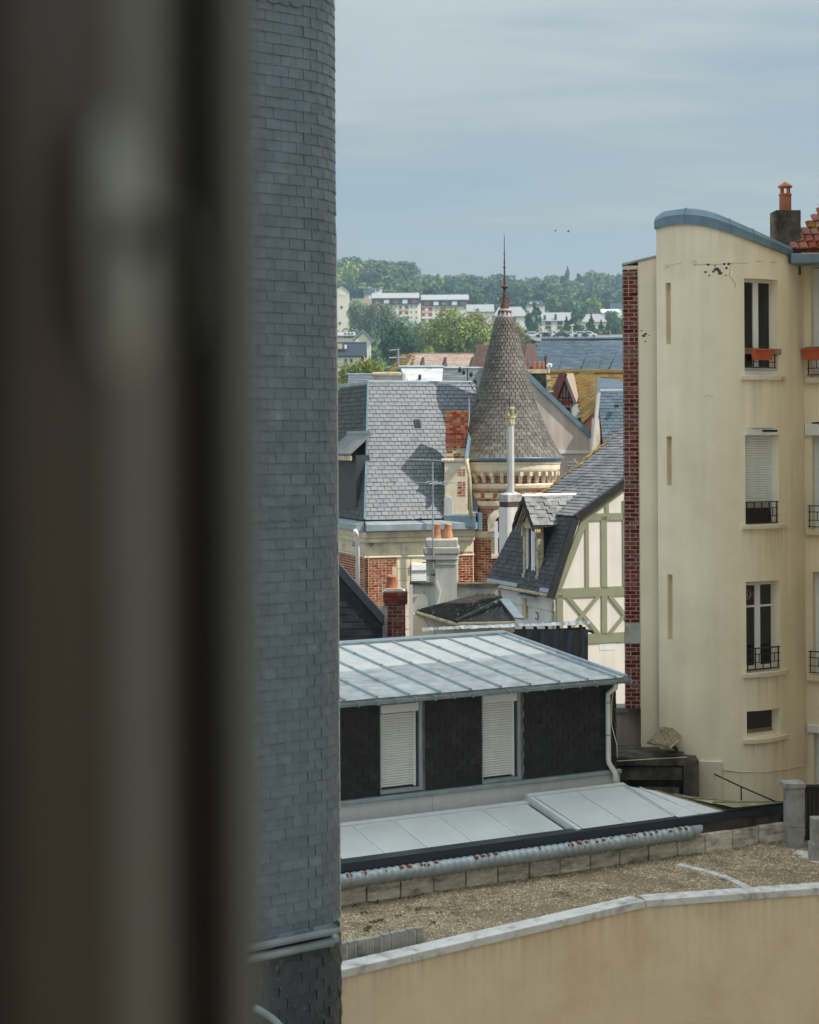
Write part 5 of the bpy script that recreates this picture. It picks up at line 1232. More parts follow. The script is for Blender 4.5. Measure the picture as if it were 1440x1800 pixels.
# ------------------------------------------------------------------ villa with big slate roof
vl = thing('slate_roofed_villa', 'brick and cream stone villa with steep pale slate roof and zinc gutter', 'house', (1, 52, -14))
HO = V((-1.33, 50.0, 0)); VU = V((.96, .28, 0)); VN = V((.28, -.96, 0)); VL = V((-.305, .952, 0)); VLN = V((-.952, -.305, 0))
ze, zd = at(700, 914, 50.2).z, at(700, 671, 52.6).z
RL = HO - VN * 2.4 + VU * .77
LF = 3.5
p1 = Pl(HO + Z * ze, VU, -VN * 2.4 + Z * (zd - ze)); Hh = math.hypot(2.4, zd - ze)
p2 = Pl(HO + Z * ze, -VL, -VLN * .83 + Z * (zd - ze)); Hh2 = math.hypot(.83, zd - ze)
pol1 = [(0, 0), (LF, 0), (LF + .75, Hh), (.77, Hh)]
pol2 = [(-5.5, 0), (0, 0), (p2.uv(RL + Z * zd)[0], Hh2), (-5.5, Hh2)]
for P_, pol, nm, lim, mt in ((p1, pol1, 'front_slope', 300, 'slate_roof'), (p2, pol2, 'side_slope', 150, 'slate_dark')):  # side slope gets darker slate, its shade put into the colour
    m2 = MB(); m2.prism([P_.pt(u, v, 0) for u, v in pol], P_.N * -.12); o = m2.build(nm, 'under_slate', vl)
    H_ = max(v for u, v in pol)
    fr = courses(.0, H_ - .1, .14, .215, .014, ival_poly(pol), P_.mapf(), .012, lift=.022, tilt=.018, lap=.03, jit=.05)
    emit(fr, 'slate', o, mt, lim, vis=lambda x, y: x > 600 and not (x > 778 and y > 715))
m2 = MB(); m2.prism([RL + Z * (zd - .2), RL + VU * 3.3 + Z * (zd - .2), RL + VU * 3.3 + V((0, 5, zd - .2)), RL + VL * 5.5 + V((2, 0, zd - .2))], Z * .2); m2.build('roof_top', 'zinc', vl)
m2 = MB(); m2.obox(RL - VN * -.03 + VU * -.02 + Z * (zd - .13), VU * 3.4, VN * -.2, Z * .17); m2.build('ridge_flashing', 'zinc', vl, bevel=.02)
m2 = MB(); m2.obox(RL + VLN * .03 + Z * (zd - .13), VL * 5.0, VLN * -.2, Z * .168); m2.build('ridge_flashing', 'zinc', vl, bevel=.02)
m2 = MB(); a = HO + Z * (ze + .03); b = RL + Z * (zd + .02); m2.tube([a + (b - a) * i / 8 for i in range(9)], .035, 6); m2.build('hip_roll', 'zinc_blue', vl)
m2 = MB(); a = p1.pt(4.05, Hh, .03); m2.tube([a, p1.pt(4.2, Hh - .6, .035), p1.pt(4.32, Hh - 1.3, .035), p1.pt(4.55, Hh - 1.9, .035)], .012, 6); m2.build('roof_cable', 'iron_black', vl)
# roof light
m2 = MB(); u_, v_ = 2.02, Hh * .655; m2.obox(p1.pt(u_, v_, .02), p1.U * .20, p1.W * .28, p1.N * .05); rl_ = m2.build('roof_light', 'slate_black', vl, bevel=.01)
m2 = MB(); m2.obox(p1.pt(u_ + .03, v_ + .03, .06), p1.U * .14, p1.W * .2, p1.N * .018); m2.build('pane', 'glass_dark', rl_)
m2 = MB(); m2.tube([p1.pt(4.0, Hh + .05, .0), p1.pt(4.0, Hh + .05, 0) + Z * .42], .02, 6); m2.build('vent_pipe', 'rust_iron', vl)
# lichen spots on the slates
rr = random.Random(11); m2 = MB()
for i in range(46):
    u_, v_ = rr.uniform(.1, 4.0), abs(rr.gauss(0, .7)); P_ = p1 if i < 30 else p2; u_ = u_ if i < 30 else -u_ * .4
    p = P_.pt(u_, v_, .034); w = rr.uniform(.015, .045); m2.poly([p + (P_.U * math.cos(q) + P_.W * math.sin(q)) * w * rr.uniform(.6, 1.2) for q in [k_ * 1.05 for k_ in range(6)]])
m2.build('lichen_spots', 'lichen', vl, kind='stuff')
# gutters
m2 = MB(); m2.prism([HO + VN * .02 + Z * (ze - .03), HO + VN * .22 + Z * (ze - .10), HO + VN * .26 + Z * (ze - .12), HO + VN * .26 + Z * (ze - .30), HO + VN * .02 + Z * (ze - .34)], VU * 3.42); m2.build('front_gutter', 'zinc', vl)
m2 = MB(); m2.prism([HO + VLN * .02 + Z * (ze - .03), HO + VLN * .22 + Z * (ze - .10), HO + VLN * .26 + Z * (ze - .12), HO + VLN * .26 + Z * (ze - .30), HO + VLN * .02 + Z * (ze - .34)], VL * 5.5); m2.build('side_gutter', 'zinc', vl)
m2 = MB(); m2.obox(HO + VU * 3.425 + VN * .04 + Z * (ze - .34), VU * .12, VN * .24, Z * .52); m2.build('gutter_stop', 'zinc_blue', vl)
# walls
m2 = MB(); wl_ = [HO - VN * .12 - VLN * .12, HO - VN * .12 + VU * 3.4, HO + VU * 3.4 + V((0, 5, 0)), HO + VL * 5.5 + V((3, 0, 0)), HO + VL * 5.5 - VLN * .12]
m2.prism([V((p.x, p.y, -14)) for p in wl_], Z * (14 + ze - .05)); m2.build('walls', 'stone_cream', vl)
f1 = Fr(HO - VN * .12, VU); f2 = Fr(HO - VLN * .12, -VL)   # N of f2 must face out
if f2.N.dot(VLN) < 0: f2 = Fr(HO - VLN * .12, -VL, flip=True)
for f_, L_, s_ in ((f1, 3.41, 1), (f2, 5.0, -1)):
    a0, a1 = (-.0, L_) if s_ > 0 else (-L_, 0.0)
    for z0_, z1_, n_ in ((ze - .52, ze - .34, .16), (ze - .66, ze - .525, .10), (ze - 1.12, ze - 1.06, .05)):
        m2 = MB(); f_.box(m2, a0, a1, z0_, z1_, .002, n_); m2.build('cornice', 'stone_cream', vl, bevel=.02)
ub0, zb1 = f1.uv(631, 977); ub1, _ = f1.uv(697, 1000); zb0 = f1.uv(660, 1085)[1]
f1.box(MB(), .0, ub1, zb0, zb1, .001, .012).build('brick_bed', 'mortar', vl)
fr = courses(zb0, zb1, .0745, .225, .026, lambda v: [(.0, ub1 - (.12 if int((v - zb0) / .37) % 2 else 0))], f1.mapf(.012), .010, split=.42)
emit(fr, 'brick', vl, 'brick', 300)
ul0 = f2.uv(597, 1000)[0]; 
f2.box(MB(), -3.5, .0, zb0, zb1, .001, .012).build('brick_bed', 'mortar', vl)
fr = courses(zb0, zb1, .0745, .225, .026, lambda v: [(-3.5, 0)], f2.mapf(.012), .010, split=.42); emit(fr, 'brick', vl, 'brick', 120)
for i in range(6):         # stone courses
    z_ = zb1 - .05 - i * .36; u0_ = ub1 + .02
    for (a_, b_) in ((ub1 + .03, ub1 + .42), (ub1 + .45, ub1 + .78)): f1.box(MB(), a_, b_, z_ - .345, z_, .001, .010 + U2(0, .006)).build('ashlar', 'stone_cream', vl)
for i in range(3): f1.box(MB(), .05 + i * 1.1, 1.12 + i * 1.1, ze - 1.04, ze - .68, .001, .012 + .004 * (i % 2)).build('frieze_block', 'stone_cream', vl)
ua_, zt_ = f1.uv(722, 989); ub_2, zb_ = f1.uv(752, 1040)
w = f1.box(MB(), ua_, ub_2, zb_, zt_, .0, .01).build('window', 'iron_black', vl)
f1.box(MB(), ua_, ub_2, zt_ - .24, zt_ - .03, .012, .09).build('shutter_box', 'white_paint', w, bevel=.02)
m2 = MB(); prev = None; zz = zb_
while zz < zt_ - .24:
    for dz, dn in ((0, .014), (.012, .034), (.05, .034), (.062, .014)):
        cur = [f1.pt(ua_ + .01, zz + dz, dn), f1.pt(ub_2, zz + dz, dn)]
        if prev: m2.poly([prev[0], prev[1], cur[1], cur[0]], .5)
        prev = cur
    zz += .062
m2.build('roller_shutter', 'white_shutter', w)
ux0 = f1.uv(806, 1000)[0]; ux1 = f1.uv(832, 1000)[0]; zx1 = f1.uv(815, 969)[1]; zx0 = f1.uv(815, 1050)[1]
f1.box(MB(), ux0, ux1, zx0, zx1, .001, .012).build('brick_bed', 'mortar', vl)
emit(courses(zx0, zx1, .0745, .225, .026, lambda v: [(ux0, ux1)], f1.mapf(.012), .010, split=.42), 'brick', vl, 'brick', 60)
m2 = MB(); a = f1.at(627, 936, .25); m2.tube([f1.at(624, 932, .3), f1.at(627, 938, .25), f1.at(628.5, 945, .12), f1.at(629, 1040, .12)], .06, 10); m2.build('downpipe', 'white_paint', vl, smooth=True)
for px, py in ((622, 957), (653, 957)):
    m2 = MB(); c = f1.at(px, py, .05); m2.tube([c + VU * .045 * math.cos(q) + Z * .045 * math.sin(q) for q in [i * .63 for i in range(11)]], .012, 6); m2.build('iron_ring', 'iron_black', vl)
# side dormer on the left slope
sd = MB(); z0_ = at(600, 915, 51).z; z1_ = at(600, 800, 51).z; c0 = HO + VL * 1.2 + VLN * .15
q0 = HO + VL * .95 + VLN * -.02
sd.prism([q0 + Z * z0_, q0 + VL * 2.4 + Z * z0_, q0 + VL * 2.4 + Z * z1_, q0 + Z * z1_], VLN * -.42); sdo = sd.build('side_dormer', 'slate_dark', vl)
m2 = MB(); e0 = q0 - VL * .12 + VLN * .22; m2.prism([e0 + Z * (z1_ - .0), e0 + VL * 2.7 + Z * (z1_), e0 + VL * 2.7 - VLN * .72 + Z * (z1_ + .62), e0 - VLN * .72 + VL * .05 + Z * (z1_ + .62)], Z * .05); m2.build('dormer_roof', 'slate_grey', sdo)
m2 = MB(); m2.obox(e0 + Z * (z1_ - .16), VL * 2.7, VLN * -.06, Z * .14); m2.build('fascia', 'wood_cream', sdo)
m2 = MB(); m2.obox(e0 - VLN * .66 + VL * .1 + Z * (z1_ + .63), VL * 2.6, VLN * -.12, Z * .1); m2.build('dormer_ridge', 'zinc', sdo)
# brick chimney of the villa
vc = thing('villa_chimney', 'tall red brick chimney with lichen on top rising from the pale slate roof', 'chimney', at(803, 910, 50.6))
f = Fr(at(783, 800, 50.75), (1, -.03)); u1 = f.uv(823.5, 760)[0]; zt_ = f.uv(803, 722)[1]; zm = f.uv(803, 806)[1]; zl = f.uv(803, 788)[1]
f.box(MB(), .02, u1 - .02, zm, zt_, -.8, 0).build('core', 'mortar', vc)
fr = courses(zl, zt_ - .17, .0765, .23, .014, lambda v: [(0, u1)], f.mapf(.0), .014, split=.35); emit(fr, 'brick', vc, 'brick', 200)
fr = courses(zm + .02, zl, .0765, .23, .03, lambda v: [(0.02, u1 - .03)], f.mapf(.0), .007, split=.5); emit([q for q in fr if R() < .7], 'worn_brick', vc, 'brick_dark', 60)
fr = courses(zt_ - .17, zt_, .085, .23, .010, lambda v: [(-.02, u1 + .02)], f.mapf(.012), .014, split=.35); emit(fr, 'head_brick', vc, 'brick_orange', 60)
m2 = MB(); rr = random.Random(5)
for cx_, cy_ in ((.06, .07), (.13, .05), (.48, .09), (.52, .07), (.5, .04), (.2, .04), (.09, .1), (.36, .05)):
    p = f.pt(cx_ * 1.05, zt_ - cy_, .032); w = rr.uniform(.03, .06); m2.poly([p + (f.U * math.cos(q) + Z * math.sin(q)) * w * rr.uniform(.5, 1.2) for q in [k_ * .8 for k_ in range(8)]])
m2.build('lichen', 'lichen', vc, kind='stuff')
zq = f.uv(800, 812)[1]; f.box(MB(), -.12, u1 + .02, zq, zm, -.9, .10).build('string_course', 'stone_cream', vc, bevel=.03)
zq2 = f.uv(800, 905)[1]; f.box(MB(), -.03, u1 - .04, zq2, zq - .002, -.8, .06).build('stone_base', 'stone_cream', vc, bevel=.02)
ui0 = f.uv(804, 860)[0]; ui1 = f.uv(819, 860)[0]
for ya, yb in ((823, 836), (844, 872)):
    fr = courses(f.uv(810, yb)[1], f.uv(810, ya)[1], .0765, .2, .03, lambda v: [(ui0, ui1)], f.mapf(.06), .008, split=.4); emit(fr, 'inset_brick', vc, 'brick_orange', 40)
m2 = MB(); zz = f.uv(800, 900)[1]; m2.prism([f.pt(-.06, zz - .12, .08), f.pt(.22, zz - .12, .08), f.pt(.2, zz + .42, .075), f.pt(.06, zz + .50, .075), f.pt(-.05, zz + .40, .075)], f.N * -.5); m2.build('render_patch', 'render_grey', vc, bevel=.02)
zb_ = f.uv(800, 927)[1]; f.box(MB(), -.06, u1 + .2, zb_, zq2 + .0, -.6, .14).build('lead_saddle', 'zinc_blue', vc, bevel=.02)

# ------------------------------------------------------------------ round turret
tu = thing('round_turret', 'round brick and stone turret with conical slate roof and iron finial', 'turret', (2.9, 51, -14))
TC = V((at(889, 800, 52.4).x, 52.4, 0)); ky = 52.4 / F
def tz(y): return (HY - y - TH * 169) * ky
prof = [(99, 806), (94, 800), (84, 783), (78, 769), (66, 744), (56, 721), (47, 690), (40.5, 665), (34, 640), (29, 620), (24, 600), (19, 578), (14.5, 560), (11.5, 547)]
m2 = MB(); m2._lathe(TC, [(r_ * ky, tz(y)) for r_, y in prof], 40); m2.build('cone_core', 'under_slate', tu, smooth=True)
def cone_r(z):
    for (r0, y0), (r1, y1) in zip(prof, prof[1:]):
        if tz(y0) <= z <= tz(y1): s = (z - tz(y0)) / (tz(y1) - tz(y0)); return (r0 + (r1 - r0) * s) * ky
    return prof[-1][0] * ky
fr = []; z = tz(804); r_ = 0
while z < tz(560):
    r0 = cone_r(z); z2_ = z + .118 * .93; r1 = cone_r(min(z2_, tz(548)))
    w = .165 if z < tz(700) else (.13 if z < tz(620) else .10); n = max(10, int(2 * math.pi * r0 / w)); da = 2 * math.pi / n
    for i in range(n):
        a = i * da + (r_ % 2) * da / 2
        if math.cos(a) < -.45: continue
        d = V((math.sin(a), -math.cos(a), 0)); t_ = V((math.cos(a), math.sin(a), 0))
        A_ = TC + d * (r0 + .030) + Z * z; B_ = TC + d * (r1 + .010) + Z * (z2_ + .02); ww = 2 * r0 * math.tan(da / 2) - .018
        bv = B_ - A_; cn_ = t_.cross(bv).normalized(); cn_ = cn_ if cn_.dot(d) > 0 else -cn_
        fr.append((A_ - t_ * ww / 2 + cn_ * U2(0, .008), t_ * ww, bv + t_ * U2(-.006, .006), cn_ * .014))
    z = z2_; r_ += 1
fr = [(o, a - b * (a.dot(b) / b.length_squared), b, c) for o, a, b, c in fr]
emit(fr, 'cone_slate', tu, 'slate_cone', 300, vis=lambda x, y: y < 806)
# lead top with mossy stripes and finial
m2 = MB(); m2._lathe(TC, [(15.5 * ky, tz(562)), (13 * ky, tz(552)), (11 * ky, tz(546)), (9.6 * ky, tz(543))], 16); m2.build('lead_apron', 'concrete', tu)
for i in range(10):
    a = i * .628 + .3; d = V((math.sin(a), -math.cos(a), 0)); t_ = V((math.cos(a), math.sin(a), 0)); m2 = MB()
    m2.poly([TC + d * (9.6 * ky + .03) - t_ * .055 + Z * tz(546), TC + d * (9.6 * ky + .03) + t_ * .055 + Z * tz(546), TC + d * (13.5 * ky + .03) + Z * tz(556 + 5 * (i % 2))]); m2.build('rust_tongue', 'rust_iron', tu)
fp = [(9.5, 547), (10, 546), (9, 545.2), (8.2, 542), (5, 532), (3.4, 526), (2.8, 524), (2.9, 521), (3.4, 518.5), (2.4, 516), (2.0, 513), (2.6, 508), (5.5, 505), (6.4, 504), (3.0, 502.4), (1.8, 500.5), (2.3, 498), (1.4, 496), (2.0, 494), (1.9, 489), (1.5, 488), (1.4, 471), (3.2, 470), (2.4, 469), (1.1, 467.5), (1.4, 461), (1.0, 458), (2.2, 457), (.9, 456), (.9, 448), (1.8, 445.5), (.8, 444.5), (.75, 430), (.45, 412), (.1, 409.5)]
m2 = MB(); m2._lathe(TC, [(r_ * ky, tz(y)) for r_, y in fp], 14); fin = m2.build('finial', 'rust_iron', tu, smooth=False)
for s_ in (-1, 1):
    m2 = MB(); c = TC + V((s_ * 4.6 * ky, 0, tz(528))); m2.tube([c + V((s_ * .05 * math.cos(q), 0, .07 * math.sin(q))) for q in [i * .55 - 1.2 for i in range(10)]], .016, 6); m2.build('scroll', 'rust_iron', fin)
for a in (-1.1, 1.02):
    d = V((math.sin(a), -math.cos(a), 0)); p = TC + d * (cone_r(tz(705)) + .04) + Z * tz(705); m2 = MB(); m2.tube([p + V((.05 * math.cos(q), 0, .05 * math.sin(q))) for q in [i * .63 for i in range(11)]], .012, 6); m2.build('ladder_ring', 'iron_black', tu)
# gutter, cornice and corbels
m2 = MB(); m2._lathe(TC, [(96 * ky, tz(810)), (101 * ky, tz(809)), (103 * ky, tz(805)), (103 * ky, tz(803.5)), (100 * ky, tz(804)), (98 * ky, tz(806))], 48); m2.build('gutter', 'zinc_blue', tu, smooth=True)
RW = 84 * ky; RL_ = 82 * ky
m2 = MB(); m2._lathe(TC, [(RW, tz(835)), (94 * ky, tz(827)), (95 * ky, tz(824)), (95.5 * ky, tz(816)), (97 * ky, tz(815)), (97 * ky, tz(811))], 48); m2.build('cornice', 'stone_cream', tu)
m2 = MB(); m2._lathe(TC, [(RL_, -14), (RL_, tz(884)), (RW + .0, tz(882)), (RW, tz(826))], 48); m2.build('drum', 'mortar', tu)
m2 = MB(); m2._lathe(TC, [(RW + .005, tz(858)), (RW + .07, tz(856)), (RW + .09, tz(851)), (RW + .005, tz(848))], 48); m2.build('string_course', 'stone_cream', tu)
m2 = MB(); m2._lathe(TC, [(RW + .002, tz(887)), (RW + .03, tz(886)), (RW + .03, tz(879)), (RW + .002, tz(878))], 48); m2.build('band', 'stone_cream', tu)
m2 = MB(); m2._lathe(TC, [(RL_ + .002, tz(941)), (RL_ + .035, tz(940)), (RL_ + .035, tz(931)), (RL_ + .002, tz(930))], 48); m2.build('band', 'stone_cream', tu)
def tmap(Rr_): return lambda u, v: (TC + V((math.sin(u / Rr_), -math.cos(u / Rr_), 0)) * Rr_ + Z * v, V((math.cos(u / Rr_), math.sin(u / Rr_), 0)), Z, V((math.sin(u / Rr_), -math.cos(u / Rr_), 0)))
nb = 34; st = 2 * math.pi / nb
for i in range(nb):
    a = i * st + .05
    if math.cos(a) < -.1: continue
    d = V((math.sin(a), -math.cos(a), 0)); t_ = V((math.cos(a), math.sin(a), 0)); m2 = MB(); w = .105
    zA, zB, zC = tz(847), tz(836), tz(829)
    m2.prism([TC + d * (RW - .02) - t_ * w / 2 + Z * zA, TC + d * (RW + .05) - t_ * w / 2 + Z * zA, TC + d * (RW + .12) - t_ * w / 2 + Z * zB, TC + d * (RW + .19) - t_ * w / 2 + Z * zB, TC + d * (RW + .19) - t_ * w / 2 + Z * zC, TC + d * (RW - .02) - t_ * w / 2 + Z * zC], t_ * w)
    m2.build('corbel', 'stone_cream', tu, bevel=.012)
HW = RW * 1.75
fr = courses(tz(847.5), tz(832), .077, .20, .018, lambda v: [(-HW, HW)], tmap(RW), .010, split=.4)
emit(fr, 'upper_brick', tu, 'brick', 0, rest='corbel_bricks')
fr = courses(tz(863.5), tz(859), .078, .18, .02, lambda v: [(-HW, HW)], tmap(RW), .012) + courses(tz(878), tz(873.5), .078, .18, .02, lambda v: [(-HW, HW)], tmap(RW), .012)
k_ = -7
while k_ < 8:
    u_ = k_ * .40; fr += courses(tz(873), tz(864), .077, .12, .014, lambda v: [(u_ - .06, u_ + .06)], tmap(RW), .012); k_ += 1
emit(fr, 'pattern_brick', tu, 'brick_orange', 120)
k_ = -7
while k_ < 8:     # square stone panels between
    u_ = (k_ + .5) * .40; P_, t_, _, d = tmap(RW)(u_, tz(873)); m2 = MB(); m2.obox(P_ - t_ * .125 + d * .002, t_ * .25, Z * (tz(864.5) - tz(873)), d * .018); m2.build('stone_panel', 'stone_cream', tu); k_ += 1
aw = -.10; AW = [(aw - .34) * RL_, (aw + .34) * RL_]
fr = courses(tz(929), tz(888), .0765, .215, .024, lambda v: [(-HW, HW)], tmap(RL_), .012, split=.4, holes=[(AW[0], AW[1], tz(960), tz(899))])
emit(fr, 'brick', tu, 'brick', 180, vis=lambda x, y: x < 880)
fr = courses(tz(1045), tz(942), .0765, .215, .024, lambda v: [(-HW, HW)], tmap(RL_), .012, split=.4, holes=[(AW[0] + .1, AW[1] - .1, tz(972), tz(899))])
emit(fr, 'brick', tu, 'brick_orange', 240, vis=lambda x, y: x < 885)
# arched window
d = V((math.sin(aw), -math.cos(aw), 0)); t_ = V((math.cos(aw), math.sin(aw), 0)); fa = Fr(TC + d * (RL_ - .02), t_)
zs_ = tz(918); r_in, r_out = .28, .50
m2 = MB(); n = 14
for i in range(n):
    a0, a1 = math.pi * i / n, math.pi * (i + 1) / n
    m2.prism([fa.pt(r_in * math.cos(a0), zs_ + r_in * math.sin(a0), .05), fa.pt(r_out * math.cos(a0), zs_ + r_out * math.sin(a0), .0), fa.pt(r_out * math.cos(a1), zs_ + r_out * math.sin(a1), .0), fa.pt(r_in * math.cos(a1), zs_ + r_in * math.sin(a1), .05)], fa.N * .05)
m2.build('arch_stones', 'stone_cream', tu)
w = MB(); pts = [fa.pt(-r_in, tz(968), .02), fa.pt(r_in, tz(968), .02)] + [fa.pt(r_in * math.cos(a), zs_ + r_in * math.sin(a), .02) for a in [math.pi * i / 12 for i in range(13)]]
w.prism(pts, fa.N * .01); w = w.build('arched_window', 'glass_dark', tu)
for a_, b_ in ((-r_in, -r_in + .10), (-.05, .05), (r_in - .10, r_in)): fa.box(MB(), a_, b_, tz(968), zs_ + (.25 if a_ == -.05 else .1), .035, .07).build('frame', 'white_paint', w)
fa.box(MB(), -r_in - .1, r_in + .1, tz(976), tz(968.5), .0, .12).build('sill', 'stone_cream', tu, bevel=.01)
for s_ in (-1, 1): fa.box(MB(), s_ * (r_in + .1) - .1, s_ * (r_in + .1) + .1, tz(930), zs_, .02, .07).build('jamb_stone', 'stone_cream', tu)
# downpipe and valley lead on its left side
m2 = MB(); a = f.at(822, 812, .3); m2.tube([at(820, 809, 50.0), at(822, 818, 49.9), at(824, 830, 49.8), at(825.5, 840, 49.8), at(828.5, 915, 49.8)], .055, 10); m2.build('downpipe', 'wood_cream', tu, smooth=True)
m2 = MB(); m2.prism([at(817, 806, 50.3), at(824, 806, 50.3), at(828, 770, 50.6), at(824, 760, 50.7)], V((0, .3, 0))); m2.build('valley_lead', 'zinc_blue', tu)
m2 = MB(); m2.tube([at(824.5, 700, 50.9), at(825, 735, 50.8), at(823, 750, 50.75)], .02, 6); m2.build('lead_strip', 'zinc', tu)

# ------------------------------------------------------------------ roofs behind the turret
def slopeq(name, m_, parent, pts, th_=.12, rows=None):
    """sloping roof sheet from four world points (eave a,b then ridge c,d)"""
    a, b, c, d = [V(p) for p in pts]; n = (b - a).cross(d - a).normalized(); n = n if n.z > 0 else -n
    m2 = MB(); m2.prism([a, b, c, d], n * -th_); o = m2.build(name, m_, parent)
    if rows:
        P_ = Pl(a, (b - a), d - a); pol = [P_.uv(p) for p in (a, b, c, d)]; H_ = max(v for u, v in pol)
        fr = courses(0, H_, rows[0], rows[1], .008, ival_poly(pol), P_.mapf(), .012, lift=.02, tilt=.018, lap=.03, jit=.06); emit(fr, rows[2], o, m_, 0)
    return o
gg = thing('rendered_gable', 'blank greyish rendered gable wall with blue zinc coping right of the turret', 'house', at(980, 860, 61))
f = Fr(at(935, 760, 61), (1, .1)); f.slab(MB(), [(890, 622), (928, 660), (1039, 768), (1037, 1000), (890, 1000)], -4, 0).build('gable_wall', 'render_pink', gg)
f.slab(MB(), [(886, 612), (929, 654), (1043, 764), (1040, 772), (927, 664), (886, 624)], -4.1, .10).build('coping', 'zinc_blue', gg)
f.pbox(MB(), 940, 792, 1040, 797, .001, .05).build('ledge', 'render_white', gg)
m2 = MB(); m2.tube([f.at(997, 812, .05), f.at(1016, 812, .2), f.at(1017, 818, .2), f.at(997, 818, .05)], .012, 5); m2.tube([f.at(1009, 806, .1), f.at(1016, 815, .2)], .02, 5); m2.build('wall_bracket', 'white_paint', gg)
bt = thing('blue_slate_house', 'narrow house with steep blue slate roof and white fascia beside the brick pier', 'house', at(1075, 900, 60))
f = Fr(at(1045, 760, 59.5), (1, .05))
slopeq('main_slope', 'slate_far', bt, [at(1062, 800, 59), at(1180, 800, 59), at(1180, 682, 61.5), at(1050, 686, 61.5)], .15, (.17, .24, 'slate'))
slopeq('upper_slope', 'slate_far', bt, [at(1052, 684, 61.6), at(1180, 684, 61.6), at(1180, 680, 63.5), at(1053, 664, 63.5)], .1)
f.pbox(MB(), 1050, 684, 1180, 689, -2.2, -1.9).build('flashing', 'zinc_pale', bt)
f.slab(MB(), [(1051, 690), (1056, 690), (1041, 845), (1036, 845)], -.2, .05).build('fascia', 'render_white', bt)
f.slab(MB(), [(1047, 735), (1053, 735), (1055, 760), (1057, 900), (1040, 900)], -.9, -.1).build('brick_end', 'stone_cream', bt)
m2 = MB(); f.slab(m2, [(1055, 740), (1062, 800), (1062, 900), (1056, 900)], -.9, -.3); m2.build('red_edge', 'brick_dark', bt)
f.slab(MB(), [(1050, 662), (1054, 662), (1056, 692), (1050, 692)], -.3, .0).build('hip_lead', 'zinc', bt)
f.pbox(MB(), 1083, 711, 1088, 716, -1.0, -.6).build('roof_vent', 'slate_black', bt)
f.slab(MB(), [(1040, 770), (1180, 770), (1180, 1000), (1040, 1000)], -3, -1.2).build('walls', 'render_white', bt)
ms = thing('mossy_tiled_house', 'old house with ochre mossy tiled roof and half-timbered dormer gable', 'house', at(1020, 800, 73))
slopeq('main_slope', 'tile_moss', ms, [at(900, 745, 72), at(1130, 745, 72), at(1130, 655, 75), at(900, 655, 75)], .2, (.24, .22, 'tile'))
m2 = MB(); m2.tube([at(960, 655, 75), at(1130, 655, 75)], .14, 8); m2.build('ridge_tiles', 'tile_moss', ms)
f = Fr(at(1000, 700, 72), (1, 0)); f.pbox(MB(), 920, 735, 1060, 900, -4, -.2).build('walls', 'brick_dark', ms)
slopeq('wing_slope', 'tile_moss', ms, [at(1022, 738, 70.5), at(1048, 715, 71.2), at(1046, 660, 74.6), at(1009, 660, 74.6)], .15, (.24, .22, 'tile'))
f.pbox(MB(), 1022, 716, 1045, 760, .2, .6).build('lower_wall', 'brick_dark', ms)
fg = Fr(at(993, 690, 71.2), (1, .12))
fg.slab(MB(), [(980, 715), (995, 668), (1012, 715)], -1.5, 0).build('dormer_gable', 'far_pink', ms)
for x in (984, 989.5, 994.5, 999.5, 1005): fg.slab(MB(), [(x, 714), (x, 672 + abs(x - 994.5) * 3.1), (x + 1.5, 672 + abs(x - 994) * 3.1), (x + 1.5, 714)], 0.002, .06).build('timber', 'timber_red', ms)
fg.pbox(MB(), 981, 698, 1011, 700, .003, .07).build('timber', 'timber_red', ms)
fg.pbox(MB(), 989, 704, 1004, 709, .02, .2).build('flower_box', 'brick_dark', ms)
fg.slab(MB(), [(972, 702), (993, 655), (996, 655), (978, 705)], -.6, .55).build('bargeboard', 'timber_red', ms)
slopeq('dormer_slope', 'tile_pale', ms, [at(1014, 708, 71.0), at(1018, 690, 73.5), at(1008, 656, 74.5), at(994, 656, 70.8)], .12)
slopeq('dormer_slope', 'timber_red', ms, [at(972, 704, 71.0), at(974, 700, 73.0), at(994, 656, 74.5), at(994, 656, 70.8)], .1)
f.slab(MB(), [(1005, 712), (1016, 709), (1018, 735), (1006, 735)], .1, .8).build('chimney_stub', 'render_grey', ms)
f.pbox(MB(), 1017, 720, 1023, 734, .55, .62).build('window', 'white_paint', ms)
tcn = thing('three_pot_chimney', 'stone chimney with three orange clay pots behind the turret', 'chimney', at(948, 700, 68))
f = Fr(at(925, 660, 68), (1, .05)); f.pbox(MB(), 928, 651, 961, 720, -.8, 0).build('stack', 'concrete_dark', tcn); f.pbox(MB(), 924, 649, 962, 656, -.9, .1).build('cap', 'lichen_stone', tcn)
kk = 68 / F
for x in (939, 947.5, 955): MB()._lathe(f.at(x, 649, -.4), [(2.7 * kk, -.05), (2.6 * kk, 8 * kk), (2.1 * kk, 10 * kk), (2.9 * kk, 11 * kk), (2.4 * kk, 13 * kk), (1.2 * kk, 13.4 * kk)], 12).build('clay_pot', 'terracotta', tcn, smooth=True)
f.pbox(MB(), 961.5, 660, 967, 700, -.4, .3).build('stepped_pier', 'lichen_stone', tcn)
for x, y in ((964, 664), (966, 676), (968, 686)): f.pbox(MB(), x - 3, y, x + 5, y + 3, -.4, .4).build('step', 'lichen_stone', tcn)
lr = thing('large_slate_roof', 'long dark blue slate roof with slanting dormers behind the mossy house', 'house', at(1010, 700, 96))
slopeq('main_slope', 'slate_far', lr, [at(905, 668, 94), at(1140, 668, 94), at(1140, 596, 99), at(952, 598, 99)], .2, (.2, .34, 'slate'))
m2 = MB(); m2.tube([at(952, 597.5, 99), at(1140, 595.5, 99)], .12, 6); m2.build('ridge', 'slate_far', lr)
